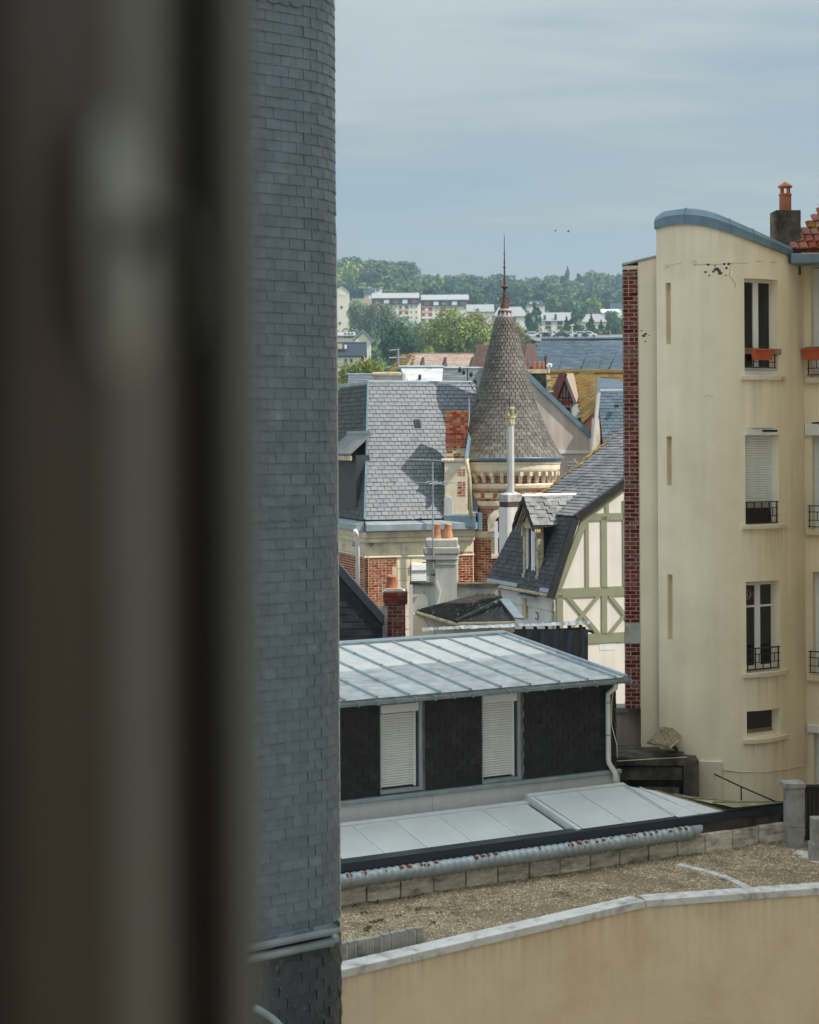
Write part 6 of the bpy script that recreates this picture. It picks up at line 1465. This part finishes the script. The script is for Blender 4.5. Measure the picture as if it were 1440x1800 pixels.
for x in (945, 1015, 1065, 1110):
    slopeq('shed_dormer', 'slate_far', lr, [at(x + 2, 660, 93.75), at(x + 34, 660, 93.75), at(x + 44, 622, 97.1), at(x + 20, 620, 97.2)], .1, (.2, .34, 'slate'))
    m2 = MB(); a, b, c = at(x + 2, 660, 93.75), at(x + 20, 620, 97.2), at(x - 4, 662, 94.4); m2.poly([a - Z * .05, b - Z * .05, c - Z * .1]); m2.prism([a - Z * .03, b - Z * .03, c], V((.05, 0, 0))); m2.build('dormer_cheek', 'slate_black', lr)  # shadow on the cheek put into its near-black colour
f = Fr(at(900, 680, 95), (1, 0)); f.pbox(MB(), 905, 665, 1140, 800, -4, 0).build('walls', 'render_grey', lr)
# tiled roofs left of the cone
pt_ = thing('pale_tiled_roof', 'long pale pink tiled roof with orange lichen patches', 'house', at(760, 700, 90))
slopeq('main_slope', 'tile_pale', pt_, [at(700, 668, 88), at(832, 668, 88), at(832, 622, 92), at(727, 622, 92)], .2, (.26, .28, 'tile'))
m2 = MB(); a = at(727, 622, 92); b = at(832, 622, 92)
for i in range(30): p = a + (b - a) * (i + .5) / 30; m2.obox(p - V((.045, .1, .06)), V((.09, 0, 0)), V((0, .2, 0)), Z * .12)
m2.build('ridge_tiles', 'tile_pale', pt_, kind='stuff')
slopeq('hip_slope', 'tile_moss', pt_, [at(683, 655, 90), at(722, 664, 88), at(728, 622, 92), at(705, 624, 92.5)], .2, (.26, .28, 'tile'))
for x in (735, 774, 822):
    m2 = MB(); m2.prism([at(x, 650, 88.3), at(x + 9, 648, 88.3), at(x + 7, 628, 90.5)], V((.1, -.6, 0))); m2.build('dormer_cheek', 'tile_brown', pt_)
f = Fr(at(700, 680, 90), (1, 0)); f.pbox(MB(), 700, 662, 835, 800, -4, 0).build('walls', 'render_pink', pt_)
br = thing('brown_tiled_roof', 'dark brown tiled roof half hidden behind the cone', 'house', at(870, 700, 93))
slopeq('main_slope', 'tile_brown', br, [at(831, 668, 91), at(935, 668, 91), at(925, 607, 96), at(838, 607, 96)], .2, (.26, .28, 'tile'))
slopeq('side_slope', 'tile_brown', br, [at(920, 650, 92), at(945, 640, 95), at(942, 604, 97), at(926, 604, 96)], .2)
f = Fr(at(830, 680, 93), (1, 0)); f.pbox(MB(), 833, 662, 930, 800, -4, 0).build('walls', 'tile_brown', br)
# roofs just behind the villa ridge
zr2 = thing('white_zinc_roof', 'pale zinc mansard roof just behind the villa ridge', 'house', at(745, 720, 62))
slopeq('zinc_slope', 'zinc_weathered_shade', zr2, [at(725, 690, 61), at(775, 690, 61), at(779, 646, 62.5), at(704, 646, 62.5)], .1)
slopeq('slate_slope', 'slate_roof', zr2, [at(776, 720, 61), at(880, 720, 61), at(880, 648, 64), at(779, 648, 64)], .1, (.17, .26, 'slate'))
slopeq('side_slope', 'slate_roof', zr2, [at(690, 690, 61.2), at(728, 690, 60.9), at(706, 646.5, 62.5), at(696, 650, 63.5)], .1, (.17, .26, 'slate'))
m2 = MB(); m2.tube([at(702, 645.5, 62.5), at(780, 645.5, 62.5)], .07, 6); m2.build('ridge_roll', 'zinc', zr2); m2 = MB(); m2.tube([at(780, 647, 63.9), at(880, 648, 64)], .06, 6); m2.build('ridge_roll', 'zinc', zr2)
for x, y in ((738, 666), (808, 653), (828, 661), (835, 674), (815, 657)): m2 = MB(); p = at(x, y, 61.8); m2.tube([p, p + V((0, -.15, .12))], .06, 6); m2.build('vent_pipe', 'slate_black', zr2)
f = Fr(at(700, 690, 62.6), (1, 0)); f.pbox(MB(), 700, 672, 880, 800, -3, 0).build('walls', 'render_grey', zr2)
sk = thing('low_stone_chimney', 'long low weathered stone chimney just above the villa ridge', 'chimney', at(684, 670, 56))
f = Fr(at(657, 660, 56), (1, .02)); f.pbox(MB(), 657, 658, 709, 690, -.6, 0).build('stack', 'render_pink', sk); f.pbox(MB(), 654, 654, 706, 660, -.7, .08).build('cap', 'lichen_stone', sk, bevel=.04); f.pbox(MB(), 706.5, 655, 714, 690, -.5, .05).build('end_flue', 'render_grey', sk, bevel=.03)
sr = thing('small_slate_roof', 'small flat blue slate roof at the left behind the villa ridge', 'roof', at(635, 680, 58))
slopeq('slope', 'slate_roof', sr, [at(610, 690, 57), at(660, 690, 57), at(656, 659, 58.5), at(612, 659, 58.5)], .1, (.17, .26, 'slate'))
m2 = MB(); m2.tube([at(610, 658.5, 58.5), at(657, 658.5, 58.5)], .05, 6); m2.build('ridge', 'zinc_blue', sr); f = Fr(at(610, 690, 58.6), (1, 0)); f.pbox(MB(), 610, 675, 657, 760, -2, 0).build('walls', 'render_grey', sr)
a2 = thing('roof_aerial', 'thin cross-armed television aerial in front of the pale tiled roof', 'aerial', at(701, 660, 66))
m2 = MB(); m2.tube([at(701, 665, 66), at(700, 613, 66)], .035, 6); m2.build('mast', 'zinc', a2); m2 = MB(); m2.tube([at(684, 629, 66), at(714, 628, 66)], .025, 6); m2.build('boom', 'zinc', a2); m2 = MB(); m2.tube([at(685, 616, 66), at(701, 614, 66)], .02, 6); m2.build('boom', 'zinc', a2)
a3 = thing('ridge_weathervane', 'small pale figure-like vane standing on the mossy ridge', 'vane', at(966, 655, 74))
m2 = MB(); m2.tube([at(965, 656, 74), at(965, 641, 74)], .04, 6); m2.build('pole', 'zinc_pale', a3); m2 = MB(); m2.tube([at(962, 644, 74), at(965, 640, 74), at(969, 641, 74), at(968, 645, 74)], .06, 6); m2.build('figure', 'far_white', a3)
a4 = thing('thin_mast', 'thin rusty pole rising behind the three-pot chimney', 'mast', at(959, 655, 78)); m2 = MB(); m2.tube([at(959, 660, 78), at(959, 626, 78)], .05, 6); m2.build('pole', 'rust_iron', a4)

# ------------------------------------------------------------------ hillside buildings
def far_house(name, label, px0, px1, yr, yev, yb, d, wallm, roofm, gable=None, wins_=(), cat='house', depth=None, hip=0.0):
    t = thing(name, label, cat, at((px0 + px1) / 2, yb, d)); f = Fr(at(px0, yb, d), (1, 0)); k = d / F; dep = depth or (px1 - px0) * k * .6
    zb = at(px0, yb, d).z - 3; ze_ = at((px0 + px1) / 2, yev, d).z; zr_2 = at((px0 + px1) / 2, yr, d).z; W = (px1 - px0) * k
    f.box(MB(), 0, W, zb, ze_, -dep, 0).build('wall', wallm, t)
    if gable:
        m2 = MB(); m2.prism([f.pt(0, ze_ + .01, 0), f.pt(W, ze_ + .01, 0), f.pt(W * .5, zr_2, 0)], f.N * -dep); m2.build('gable', wallm, t)
        for s_ in (0, 1):
            a = f.pt(W * s_ + (-.4 if s_ == 0 else .4), ze_ - .2, .3); b = f.pt(W * .5, zr_2 + .15, .3); m2 = MB(); m2.prism([a, b, b + Z * .3, a + Z * .3], f.N * -(dep + .6)); m2.build('roof', roofm, t)
    else:
        h_ = hip * W; a = [f.pt(-.3, ze_, .4), f.pt(W + .3, ze_, .4), f.pt(W - h_ + .3, zr_2, -dep * .45), f.pt(h_ - .3, zr_2, -dep * .45)]
        slopeq('roof', roofm, t, a, .25); b = [f.pt(-.3, ze_, -dep - .4), f.pt(W + .3, ze_, -dep - .4), a[2], a[3]]; slopeq('roof', roofm, t, b, .25)
        for q in ((0, 3), (1, 2)): m2 = MB(); m2.prism([a[q[0]] + V((.3 if q[0] == 0 else -.3, 0, -.1)), b[q[0]] + V((.3 if q[0] == 0 else -.3, 0, -.1)), a[q[1]] + V((0, 0, -.25))], V((.15 if q[0] == 0 else -.15, 0, 0))); m2.build('gable_end', roofm if hip else wallm, t)
    for x0, y0, x1, y1, m_ in wins_:
        u0 = (x0 - px0) * k; u1 = (x1 - px0) * k; f.box(MB(), u0, u1, at(x0, y1, d).z, at(x0, y0, d).z, -.2, .12).build('window', m_, t)
    return t, f
def flats(name, label, px0, px1, y0, d, bal, side):
    k = d / F; t = thing(name, label, 'apartment block', at((px0 + px1) / 2, 578, d)); f = Fr(at(px0, 560, d), (1, 0)); W = (px1 - px0) * k; ty = lambda y: at((px0 + px1) / 2, y, d).z
    f.box(MB(), 0, W, ty(590), ty(y0 + 22), -11, 0).build('wall', 'far_cream', t); f.box(MB(), -.2, W + .2, ty(y0 + 22), ty(y0 + 11), -11.2, .5).build('slate_storey', 'far_slate', t)
    slopeq('roof', 'far_grey_roof', t, [f.pt(-.4, ty(y0 + 11), .9), f.pt(W + .4, ty(y0 + 11), .9), f.pt(W + .4, ty(y0), -5), f.pt(-.4, ty(y0), -5)], .3)
    slopeq('roof', 'far_grey_roof', t, [f.pt(-.4, ty(y0 + 11), -11.6), f.pt(W + .4, ty(y0 + 11), -11.6), f.pt(W + .4, ty(y0), -5), f.pt(-.4, ty(y0), -5)], .3)
    f.box(MB(), W, W + 1.0, ty(590), ty(y0 + 20), -10, -1).build('end_wall', 'far_cream', t)
    for (a, b) in bal:
        u0, u1 = (a - px0) * k, (b - px0) * k
        for s_ in range(3):
            yb = y0 + 33 + s_ * 10; f.box(MB(), u0, u1, ty(yb), ty(yb - 9), .01, .06).build('recess', 'far_rust', t)
            f.box(MB(), u0, u1, ty(yb + 1.0), ty(yb - 2.6), .5, .9).build('balcony', 'far_white' if s_ % 2 else 'far_pink', t)
            f.box(MB(), u0 + (u1 - u0) * .3, u0 + (u1 - u0) * .62, ty(yb - 2.5), ty(yb - 8), .065, .12).build('window', 'far_white', t)
    for a in side:
        for s_ in range(3): yb = y0 + 27 + s_ * 10; f.box(MB(), (a - px0) * k, (a + 2.4 - px0) * k, ty(yb), ty(yb - 3), .01, .08).build('window', 'far_window', t)
    n = 5
    for i in range(n):
        u0 = W * (i + .25) / n; f.box(MB(), u0, u0 + W * .11, ty(y0 + 20.5), ty(y0 + 14), .51, .60).build('window', 'far_white' if i % 2 else 'far_rust', t)
        f.box(MB(), u0 + W * .115, u0 + W * .15, ty(y0 + 20), ty(y0 + 14.5), .51, .58).build('window', 'far_window', t)
flats('apartment_block', 'left one of two pale apartment blocks with dark slate top storey', 655, 736, 513, 700, [(702, 718)], (687, 694, 722, 731))
flats('apartment_block', 'right one of two pale apartment blocks, just left of the iron finial', 742, 823, 516, 705, [(742, 760), (774, 803)], (766, 816))
far_house('hillside_house', 'tall white house with dark gabled top at the far left edge of the view', 588, 614, 501, 512, 590, 600, 'far_cream', 'far_slate', True, [(598, 514, 602, 519, 'far_white'), (604, 514, 608, 519, 'far_white'), (599, 538, 603, 542, 'far_window'), (596, 566, 600, 570, 'far_window')])
far_house('terrace_house', 'white rooflight house with dark blue roof and balconies at the left', 592, 622, 583, 590, 640, 300, 'far_cream', 'far_grey_roof', False, [(606, 585, 609, 594, 'far_window'), (612, 585, 616, 594, 'far_window'), (618, 585, 621, 594, 'far_window')])
far_house('terrace_house', 'beige gabled house beside the dark green round tree', 624, 652, 584, 598, 650, 290, 'far_cream', 'far_grey_roof', True, [(641, 602, 644, 607, 'far_window')])
far_house('terrace_house', 'house with navy slate mansard and rooflights near the bright hedge', 590, 641, 600, 626, 668, 250, 'far_cream', 'far_slate', False, [(606, 631, 610, 637, 'far_window'), (616, 631, 620, 637, 'far_window'), (594, 604, 602, 613, 'far_pink'), (606, 606, 610, 613, 'far_white'), (636, 622, 641, 645, 'far_rust')])
far_house('hillside_house', 'small white flat-roofed house among hilltop trees at the left', 633, 656, 490, 496, 508, 900, 'far_white', 'far_grey_roof', False, [(638, 498, 641, 502, 'far_window'), (647, 498, 650, 502, 'far_window')])
far_house('hillside_house', 'white low house above the left apartment block', 648, 672, 501, 506, 518, 820, 'far_white', 'far_grey_roof', False, [(662, 508, 666, 512, 'far_window')])
far_house('hillside_house', 'slate roofed cottage with brick front left of the apartment blocks', 640, 658, 508, 516, 535, 760, 'far_pink', 'far_slate', False, [(648, 519, 652, 526, 'far_white')])
far_house('row_house', 'grey roofed block with cream gable just right of the cone', 868, 928, 538, 556, 590, 560, 'far_cream', 'far_grey_roof', False, [(896, 556, 901, 566, 'far_window'), (904, 556, 907, 572, 'far_window'), (926, 560, 928, 572, 'far_rust')], hip=.2)
far_house('row_house', 'grey roofed block behind the yellow-green trees', 822, 868, 534, 548, 585, 610, 'far_cream', 'far_grey_roof', False, [(838, 542, 842, 546, 'far_window')])
t, f = far_house('row_house', 'long pale row of grey roofed flats with paired dormers on the right', 948, 1006, 548, 564, 592, 540, 'far_cream', 'far_grey_roof', False, [(959, 566, 969, 571, 'far_window'), (959, 573, 969, 578, 'far_window'), (980, 564, 989, 571, 'far_window'), (980, 573, 989, 578, 'far_window'), (956, 554, 960, 565, 'far_slate'), (975, 552, 979, 563, 'far_slate')])
far_house('row_house', 'grey roofed flats half hidden by dark conifers on the right', 1024, 1066, 551, 566, 592, 535, 'far_cream', 'far_grey_roof', False, [(1030, 568, 1036, 576, 'far_window')], hip=.25)
far_house('hillside_house', 'slate mansion roof peeping over trees right of the finial', 926, 958, 528, 536, 548, 760, 'far_cream', 'far_slate', False, [(932, 531, 935, 534, 'far_white'), (938, 531, 941, 534, 'far_white'), (944, 531, 947, 534, 'far_white')], hip=.2)
far_house('hillside_house', 'white gabled house high on the right beside the brick pier', 1074, 1094, 532, 541, 556, 800, 'far_white', 'far_slate', False, [(1080, 544, 1084, 548, 'far_window')])
far_house('hillside_house', 'white roofed cottage in the trees on the right', 1058, 1088, 543, 549, 562, 740, 'far_white', 'far_white', False, [(1068, 552, 1071, 556, 'far_window')])
# car park with cars
cp = MB(); y0c = 601; a = at(925, y0c, 440)
cp.obox(V((a.x, 405, ground_h(40, 440) + .1)), V((34, 0, 0)), V((0, 45, 4.2)), V((0, 0, .15))); cp.build('car_park', 'paving', kind='structure')
ORD = ['first', 'second', 'third', 'fourth', 'fifth', 'sixth', 'seventh']; cols_ = [('white', 'car_white'), ('dark', 'car_dark')]
for i in range(7):
    px = 936 + i * 17 + U2(-5, 5); p = at(px, 600, 428); zc_ = ground_h(40, 440) + .28 + (428 - 405) * 4.2 / 45; c = cols_[0 if i % 4 != 3 else 1]
    t = thing('parked_car', f'{ORD[i]} car from the left, {c[0]}, in the distant row above the long slate roof', 'car', (p.x, 428, zc_), f'{c[0]} cars parked in the distant row')
    m2 = MB(); m2.prism([(p.x - 2, 427.2, zc_ + .3), (p.x + 2, 427.2, zc_ + .3), (p.x + 2, 427.2, zc_ + .8), (p.x + 1.2, 427.2, zc_ + .9), (p.x + .7, 427.2, zc_ + 1.4), (p.x - 1.0, 427.2, zc_ + 1.4), (p.x - 1.6, 427.2, zc_ + .9), (p.x - 2, 427.2, zc_ + .8)], V((0, 1.7, 0))); m2.build('body', c[1], t, bevel=.1)
    m2 = MB(); m2.prism([(p.x - 1.25, 427.18, zc_ + .92), (p.x + .9, 427.18, zc_ + .92), (p.x + .55, 427.18, zc_ + 1.32), (p.x - .95, 427.18, zc_ + 1.32)], V((0, -.02, 0))); m2.build('windows', 'far_window', t)
    for s_ in (-1.2, 1.2): m2 = MB(); m2.tube([(p.x + s_, 427.1, zc_ + .32), (p.x + s_, 427.4, zc_ + .32)], .32, 10); m2.build('wheel', 'car_dark', t)
# street mast
lp = thing('street_mast', 'thin pale lamp mast in front of the far conifers', 'lamp post', at(1006, 600, 400)); m2 = MB(); m2.tube([at(1006, 606, 400), at(1006, 570, 400)], .14, 6); m2.build('pole', 'zinc_pale', lp); m2 = MB(); m2.tube([at(1002, 572, 400), at(1010, 571, 400)], .12, 6); m2.build('arm', 'zinc_pale', lp)

# ------------------------------------------------------------------ trees
def crown_mesh(seed, shape, n, leaf):
    rg = random.Random(seed); m2 = MB(); lobes = []
    if shape == 'round':
        for i in range(16):
            a = rg.uniform(0, 6.28); e = rg.uniform(-.5, 1.0); rr_ = rg.uniform(.12, .36); lobes.append((V((rr_ * math.cos(a), rr_ * math.sin(a), .5 + .34 * e * (1.1 - rr_))), rg.uniform(.12, .22)))
    elif shape == 'wide':
        for i in range(20):
            a = rg.uniform(0, 6.28); rr_ = rg.uniform(.0, .42); lobes.append((V((rr_ * math.cos(a), rr_ * math.sin(a), .42 + rg.uniform(-.2, .34) * (1.05 - rr_))), rg.uniform(.10, .19)))
    elif shape == 'tall':
        for i in range(16):
            z_ = i / 15; rr_ = .22 * math.sin(math.pi * min(1, z_ * .9 + .12)); a = rg.uniform(0, 6.28); lobes.append((V((rr_ * math.cos(a), rr_ * math.sin(a), .12 + .78 * z_)), .16 * (1.15 - z_)))
    else:
        for i in range(18):
            z_ = i / 17; rr_ = .30 * (1 - z_) * rg.uniform(.5, 1); a = rg.uniform(0, 6.28); lobes.append((V((rr_ * math.cos(a), rr_ * math.sin(a), .14 + .8 * z_)), .17 * (1.1 - z_)))
    for i in range(n):
        c, r_ = lobes[i % len(lobes)]; d = V((rg.gauss(0, 1), rg.gauss(0, 1), rg.gauss(0, 1) + .25)).normalized(); p = c + d * r_ * rg.uniform(.72, 1.06) ** 1
        if rg.random() < .06: p = c + d * r_ * 1.22
        nn = (d + V((rg.gauss(0, .5), rg.gauss(0, .5), rg.gauss(0, .5)))).normalized(); a = nn.orthogonal().normalized(); b = nn.cross(a); q = rg.uniform(0, 3.14); a, b = a * math.cos(q) + b * math.sin(q), b * math.cos(q) - a * math.sin(q); s_ = leaf * rg.uniform(.6, 1.3)
        m2.poly([p - a * s_, p - b * s_ * .6, p + a * s_, p + b * s_ * .6], rg.random())
    xs_ = sorted(q[0] for q in m2.v); zs2 = sorted(q[2] for q in m2.v); k0 = len(xs_) // 200; hw = (xs_[-1 - k0] - xs_[k0]) / 2 or 1; zt2 = zs2[-1 - k0]; zb2 = zs2[k0]
    lowz = .10 if shape != 'round' else .16
    m2.v = [(x / hw * .5, y / hw * .5, lowz + (z - zb2) / (zt2 - zb2) * (1 - lowz)) for x, y, z in m2.v]
    return m2
def trunk_mesh(seed, h_=.5):
    rg = random.Random(seed); m2 = MB(); m2.tube([(0, 0, -.06), (.005, 0, .2), (.01, .01, h_)], [.032, .024, .012], 7)
    for i in range(5):
        a = i * 1.26 + rg.uniform(0, .5); z_ = rg.uniform(.2, .38); m2.tube([(0, 0, z_), (.1 * math.cos(a), .1 * math.sin(a), z_ + .12), (.22 * math.cos(a), .22 * math.sin(a), z_ + .26)], [.014, .010, .005], 5)
    return m2
PROTO = {}
def proto(shape, seed, n, leaf, matn):
    k = (shape, seed, n, leaf, matn)
    if k not in PROTO:
        cm = crown_mesh(seed, shape, n, leaf).mesh('crown'); cm.materials.append(M[matn]); tm_ = trunk_mesh(seed).mesh('trunk'); tm_.materials.append(M['bark']); PROTO[k] = (cm, tm_)
    return PROTO[k]
def tree(name, label, base, w, h_, matn, shape='round', seed=1, n=1600, leaf=.035, group=None, rot=None):
    cm, tm_ = proto(shape, seed, n, leaf, matn); t = thing(name, label, 'tree', base, group)
    W = Matrix.Translation(V(base)) @ Matrix.Rotation(rot if rot is not None else R() * 6.28, 4, 'Z') @ Matrix.Diagonal((w, w, h_, 1))
    link(bpy.data.objects.new('crown', cm), t, W); link(bpy.data.objects.new('trunk', tm_), t, W); return t
def tree_px(name, label, px, ytop, ybase, wpx, d, matn, shape='round', seed=1, n=2600, leaf=.03, group=None):
    k = d / F; b = at(px, ybase, d); b.z -= .6; return tree(name, label, b, wpx * k, (ybase - ytop) * k + .6, matn, shape, seed, n, leaf, group)
tree_px('broadleaf_tree', 'large light green rounded tree left of the cone', 803, 544, 640, 122, 300, 'leaf_light', 'wide', 2, 9000, .016)
tree_px('broadleaf_tree', 'mid green tree merging into the large light green one', 768, 566, 640, 70, 310, 'leaf_mid', 'round', 7, 5000, .02)
tree_px('broadleaf_tree', 'yellowing tree touching the left side of the cone', 855, 548, 632, 66, 340, 'leaf_yellow', 'round', 3, 5000, .02)
tree_px('broadleaf_tree', 'dark green round tree above the orange mossy roof', 697, 568, 652, 86, 320, 'leaf_dark', 'round', 4, 6000, .02)
tree_px('broadleaf_tree', 'olive tree between the dark round tree and the light green one', 738, 574, 640, 46, 340, 'leaf_olive', 'round', 5, 4000, .024)
tree_px('broadleaf_tree', 'grey-green tree in front of the left apartment block', 664, 532, 598, 56, 500, 'leaf_grey', 'round', 6, 4000, .024)
tree_px('broadleaf_tree', 'grey-green tree at the left beside the white house', 632, 529, 594, 48, 510, 'leaf_grey', 'round', 8, 4000, .024)
tree_px('broadleaf_tree', 'olive bush-like tree right of the cone below the grey flats', 921, 576, 625, 34, 380, 'leaf_olive', 'round', 9, 3000, .028)
tree_px('broadleaf_tree', 'yellow-green tree peeping out right of the cone', 905, 566, 630, 34, 370, 'leaf_yellow', 'round', 5, 3000, .028)
for px, yt, w, lb in ((606, 640, 40, 'leftmost bright yellow-green tree above the villa ridge'), (634, 634, 40, 'middle bright yellow-green tree above the villa ridge'), (660, 630, 40, 'bright yellow-green tree beside the orange mossy roof')):
    tree_px('bright_tree', lb, px, yt, 700, w, 112, 'leaf_light', 'round', int(px) % 9, 4500, .026, 'bright trees behind the villa')
tree_px('conifer', 'dark conifer right of the grey roofed block beyond the finial', 940, 532, 594, 30, 520, 'leaf_dark', 'tall', 11, 3000, .03)
for px, yt, w, wh_ in ((1010, 543, 30, 'tallest'), (1040, 552, 20, 'slim second from right'), (1057, 562, 22, 'rightmost'), (996, 556, 22, 'leftmost')): tree_px('conifer', wh_ + ' dark pine standing before the grey roofed flats', px, yt, 604, w, 470, 'leaf_dark', 'cone', px % 5, 2400, .034, 'dark pines before the flats')
tree_px('broadleaf_tree', 'dark green tree close against the brick pier', 1085, 558, 610, 40, 480, 'leaf_wood', 'round', 12, 3000, .028)
tree_px('broadleaf_tree', 'green tree above the right flats near the brick pier', 1072, 546, 590, 36, 600, 'leaf_wood', 'round', 2, 2600, .03)
tree_px('poplar', 'narrow dark poplar rising above the wooded skyline', 998, 468, 520, 11, 980, 'leaf_dark', 'tall', 3, 1800, .05)
for px, yt, w, d, mt_, sd_ in ((612, 480, 40, 950, 'leaf_wood', 1), (646, 466, 46, 960, 'leaf_dark', 2), (684, 463, 40, 955, 'leaf_dark', 3), (668, 480, 30, 930, 'leaf_wood', 4), (600, 490, 30, 900, 'leaf_wood', 5)):
    tree_px('hilltop_tree', 'tall tree on the higher skyline at the left', px, yt, 530, w, d, mt_, 'round', sd_, 2600, .036, 'tall skyline trees at the left')
def skyl(px): # skyline of the wood in pixels
    tb_ = [(585, 488), (700, 486), (740, 492), (790, 486), (830, 482), (860, 490), (900, 493), (930, 490), (960, 484), (1000, 486), (1030, 478), (1070, 480), (1100, 484), (1200, 482)]
    for (a, ya), (b, yb) in zip(tb_, tb_[1:]):
        if px <= b: return ya + (yb - ya) * (px - a) / (b - a)
    return 484
rg = random.Random(21); wl_m = ['leaf_wood', 'leaf_wood', 'leaf_dark', 'leaf_mid', 'leaf_olive', 'leaf_light', 'leaf_dark', 'leaf_mid']
COLN = {'leaf_wood': 'green', 'leaf_dark': 'darkest green', 'leaf_mid': 'fresh green', 'leaf_olive': 'olive', 'leaf_light': 'pale green'}
def wood_label(m_, row, px):
    zn = [(655, 'at the far left'), (745, 'above the left apartment block'), (830, 'above the right apartment block'), (886, 'just left of the finial'), (960, 'just right of the finial'), (1030, 'below the poplar'), (2000, 'near the brick pier')]
    z_ = [t for a, t in zn if px < a][0]; r_ = 'on the wooded skyline' if row >= 7 else ('midway up the wooded hill' if row >= 4 else 'low on the wooded hill')
    return f'{COLN[m_]} tree {r_} {z_}'
HB = [(628, 660, 486, 515), (640, 675, 496, 520), (926, 960, 524, 545), (1060, 1096, 528, 560)]
for row in range(9):
    d = 745 + row * 40; px = 590 + rg.uniform(0, 10)
    while px < 1112:
        w = rg.uniform(9, 19); h_ = rg.uniform(9, 15) * (1.1 if row > 6 else 1)
        x = (px - HX) / F * d; b = V((x, d + rg.uniform(-15, 15), ground_h(x, d) - .5)); m_ = rg.choice(wl_m); top = proj(b + Z * h_)[1]; bp = proj(b)
        if row == 8: h_ += max(-3, (top - skyl(px)) * d / F); h_ = max(8, min(24, h_))
        if not any(a - 6 < px < c + 6 and d < 815 and top < e + 6 and bp[1] > y_ for a, c, y_, e in HB) and not (row == 0 and (px < 745 or 1060 < px)):
            lb_ = wood_label(m_, row, px); tree('woodland_tree', lb_, b, w * 1.0, h_, m_, rg.choice(['round', 'round', 'wide', 'round', 'tall']), rg.randint(1, 4), 1500, .05, lb_.replace('tree', 'trees'))
        px += w * F / d * .62
# hedges
mb = MB(); rg = random.Random(4)
for i in range(5200):
    px = rg.uniform(915, 1075); d = rg.uniform(446, 452); p = V(((px - HX) / F * d, d, ground_h(40, 450) + 1.5 + rg.uniform(0, 2.6) + .5 * math.sin(px * .3))); s_ = rg.uniform(.2, .45); nn = V((rg.gauss(0, 1), rg.gauss(0, 1) - .6, rg.gauss(0, 1) + .6)).normalized(); a = nn.orthogonal().normalized(); b = nn.cross(a)
    mb.poly([p - a * s_, p - b * s_, p + a * s_, p + b * s_], rg.random())
mb.build('hedge', 'leaf_olive', kind='stuff', label='clipped green hedge behind the distant parked cars', cat='hedge')
mb = MB()
for i in range(16000):
    d = rg.uniform(250, 760); px = rg.uniform(588, 1110); x = (px - HX) / F * d; p = V((x, d, ground_h(x, d) + abs(rg.gauss(0, 1.0)))); s_ = rg.uniform(.3, .7); nn = V((rg.gauss(0, 1), rg.gauss(0, 1) - .6, rg.gauss(0, 1) + .6)).normalized(); a = nn.orthogonal().normalized(); b = nn.cross(a)
    mb.poly([p - a * s_, p - b * s_, p + a * s_, p + b * s_], rg.random())
mb.build('undergrowth', 'leaf_wood', kind='stuff', label='low scrub covering the slope between the distant houses', cat='scrub')
# birds
for i, (px, py, s_) in enumerate(((999, 407, 1.0), (976, 406, .7))):
    p = at(px, py, 160); m2 = MB(); m2.tube([p + V((-.14, 0, 0)) * s_, p, p + V((.16, 0, .01)) * s_], [.01, .05 * s_, .02], 6)
    m2.prism([p, p + V((.02, .05, .0)), p + V((-.02, -.25, .12)) * s_], V((.08, 0, 0))); m2.prism([p, p + V((.02, -.05, 0)), p + V((-.02, .25, .12)) * s_], V((.08, 0, 0)))
    m2.build('bird', 'iron_black', label=('larger' if i == 0 else 'smaller') + ' dark bird specks gliding above the finial', cat='bird', group='birds')

# ------------------------------------------------------------------ air
HAZE = 0.00030
mb = MB(); mb.obox((-1900, -120, -16), (4100, 0, 0), (0, 4300, 0), (0, 0, 150))
m = bpy.data.materials.new('haze_air'); m.use_nodes = True; nt = m.node_tree; nt.nodes.clear(); out = nt.nodes.new('ShaderNodeOutputMaterial'); pv = nt.nodes.new('ShaderNodeVolumePrincipled')
pv.inputs['Color'].default_value = (.55, .82, 1.0, 1); pv.inputs['Density'].default_value = HAZE; pv.inputs['Anisotropy'].default_value = .1
nt.links.new(pv.outputs[0], out.inputs['Volume']); mb.build('haze', m, kind='stuff')
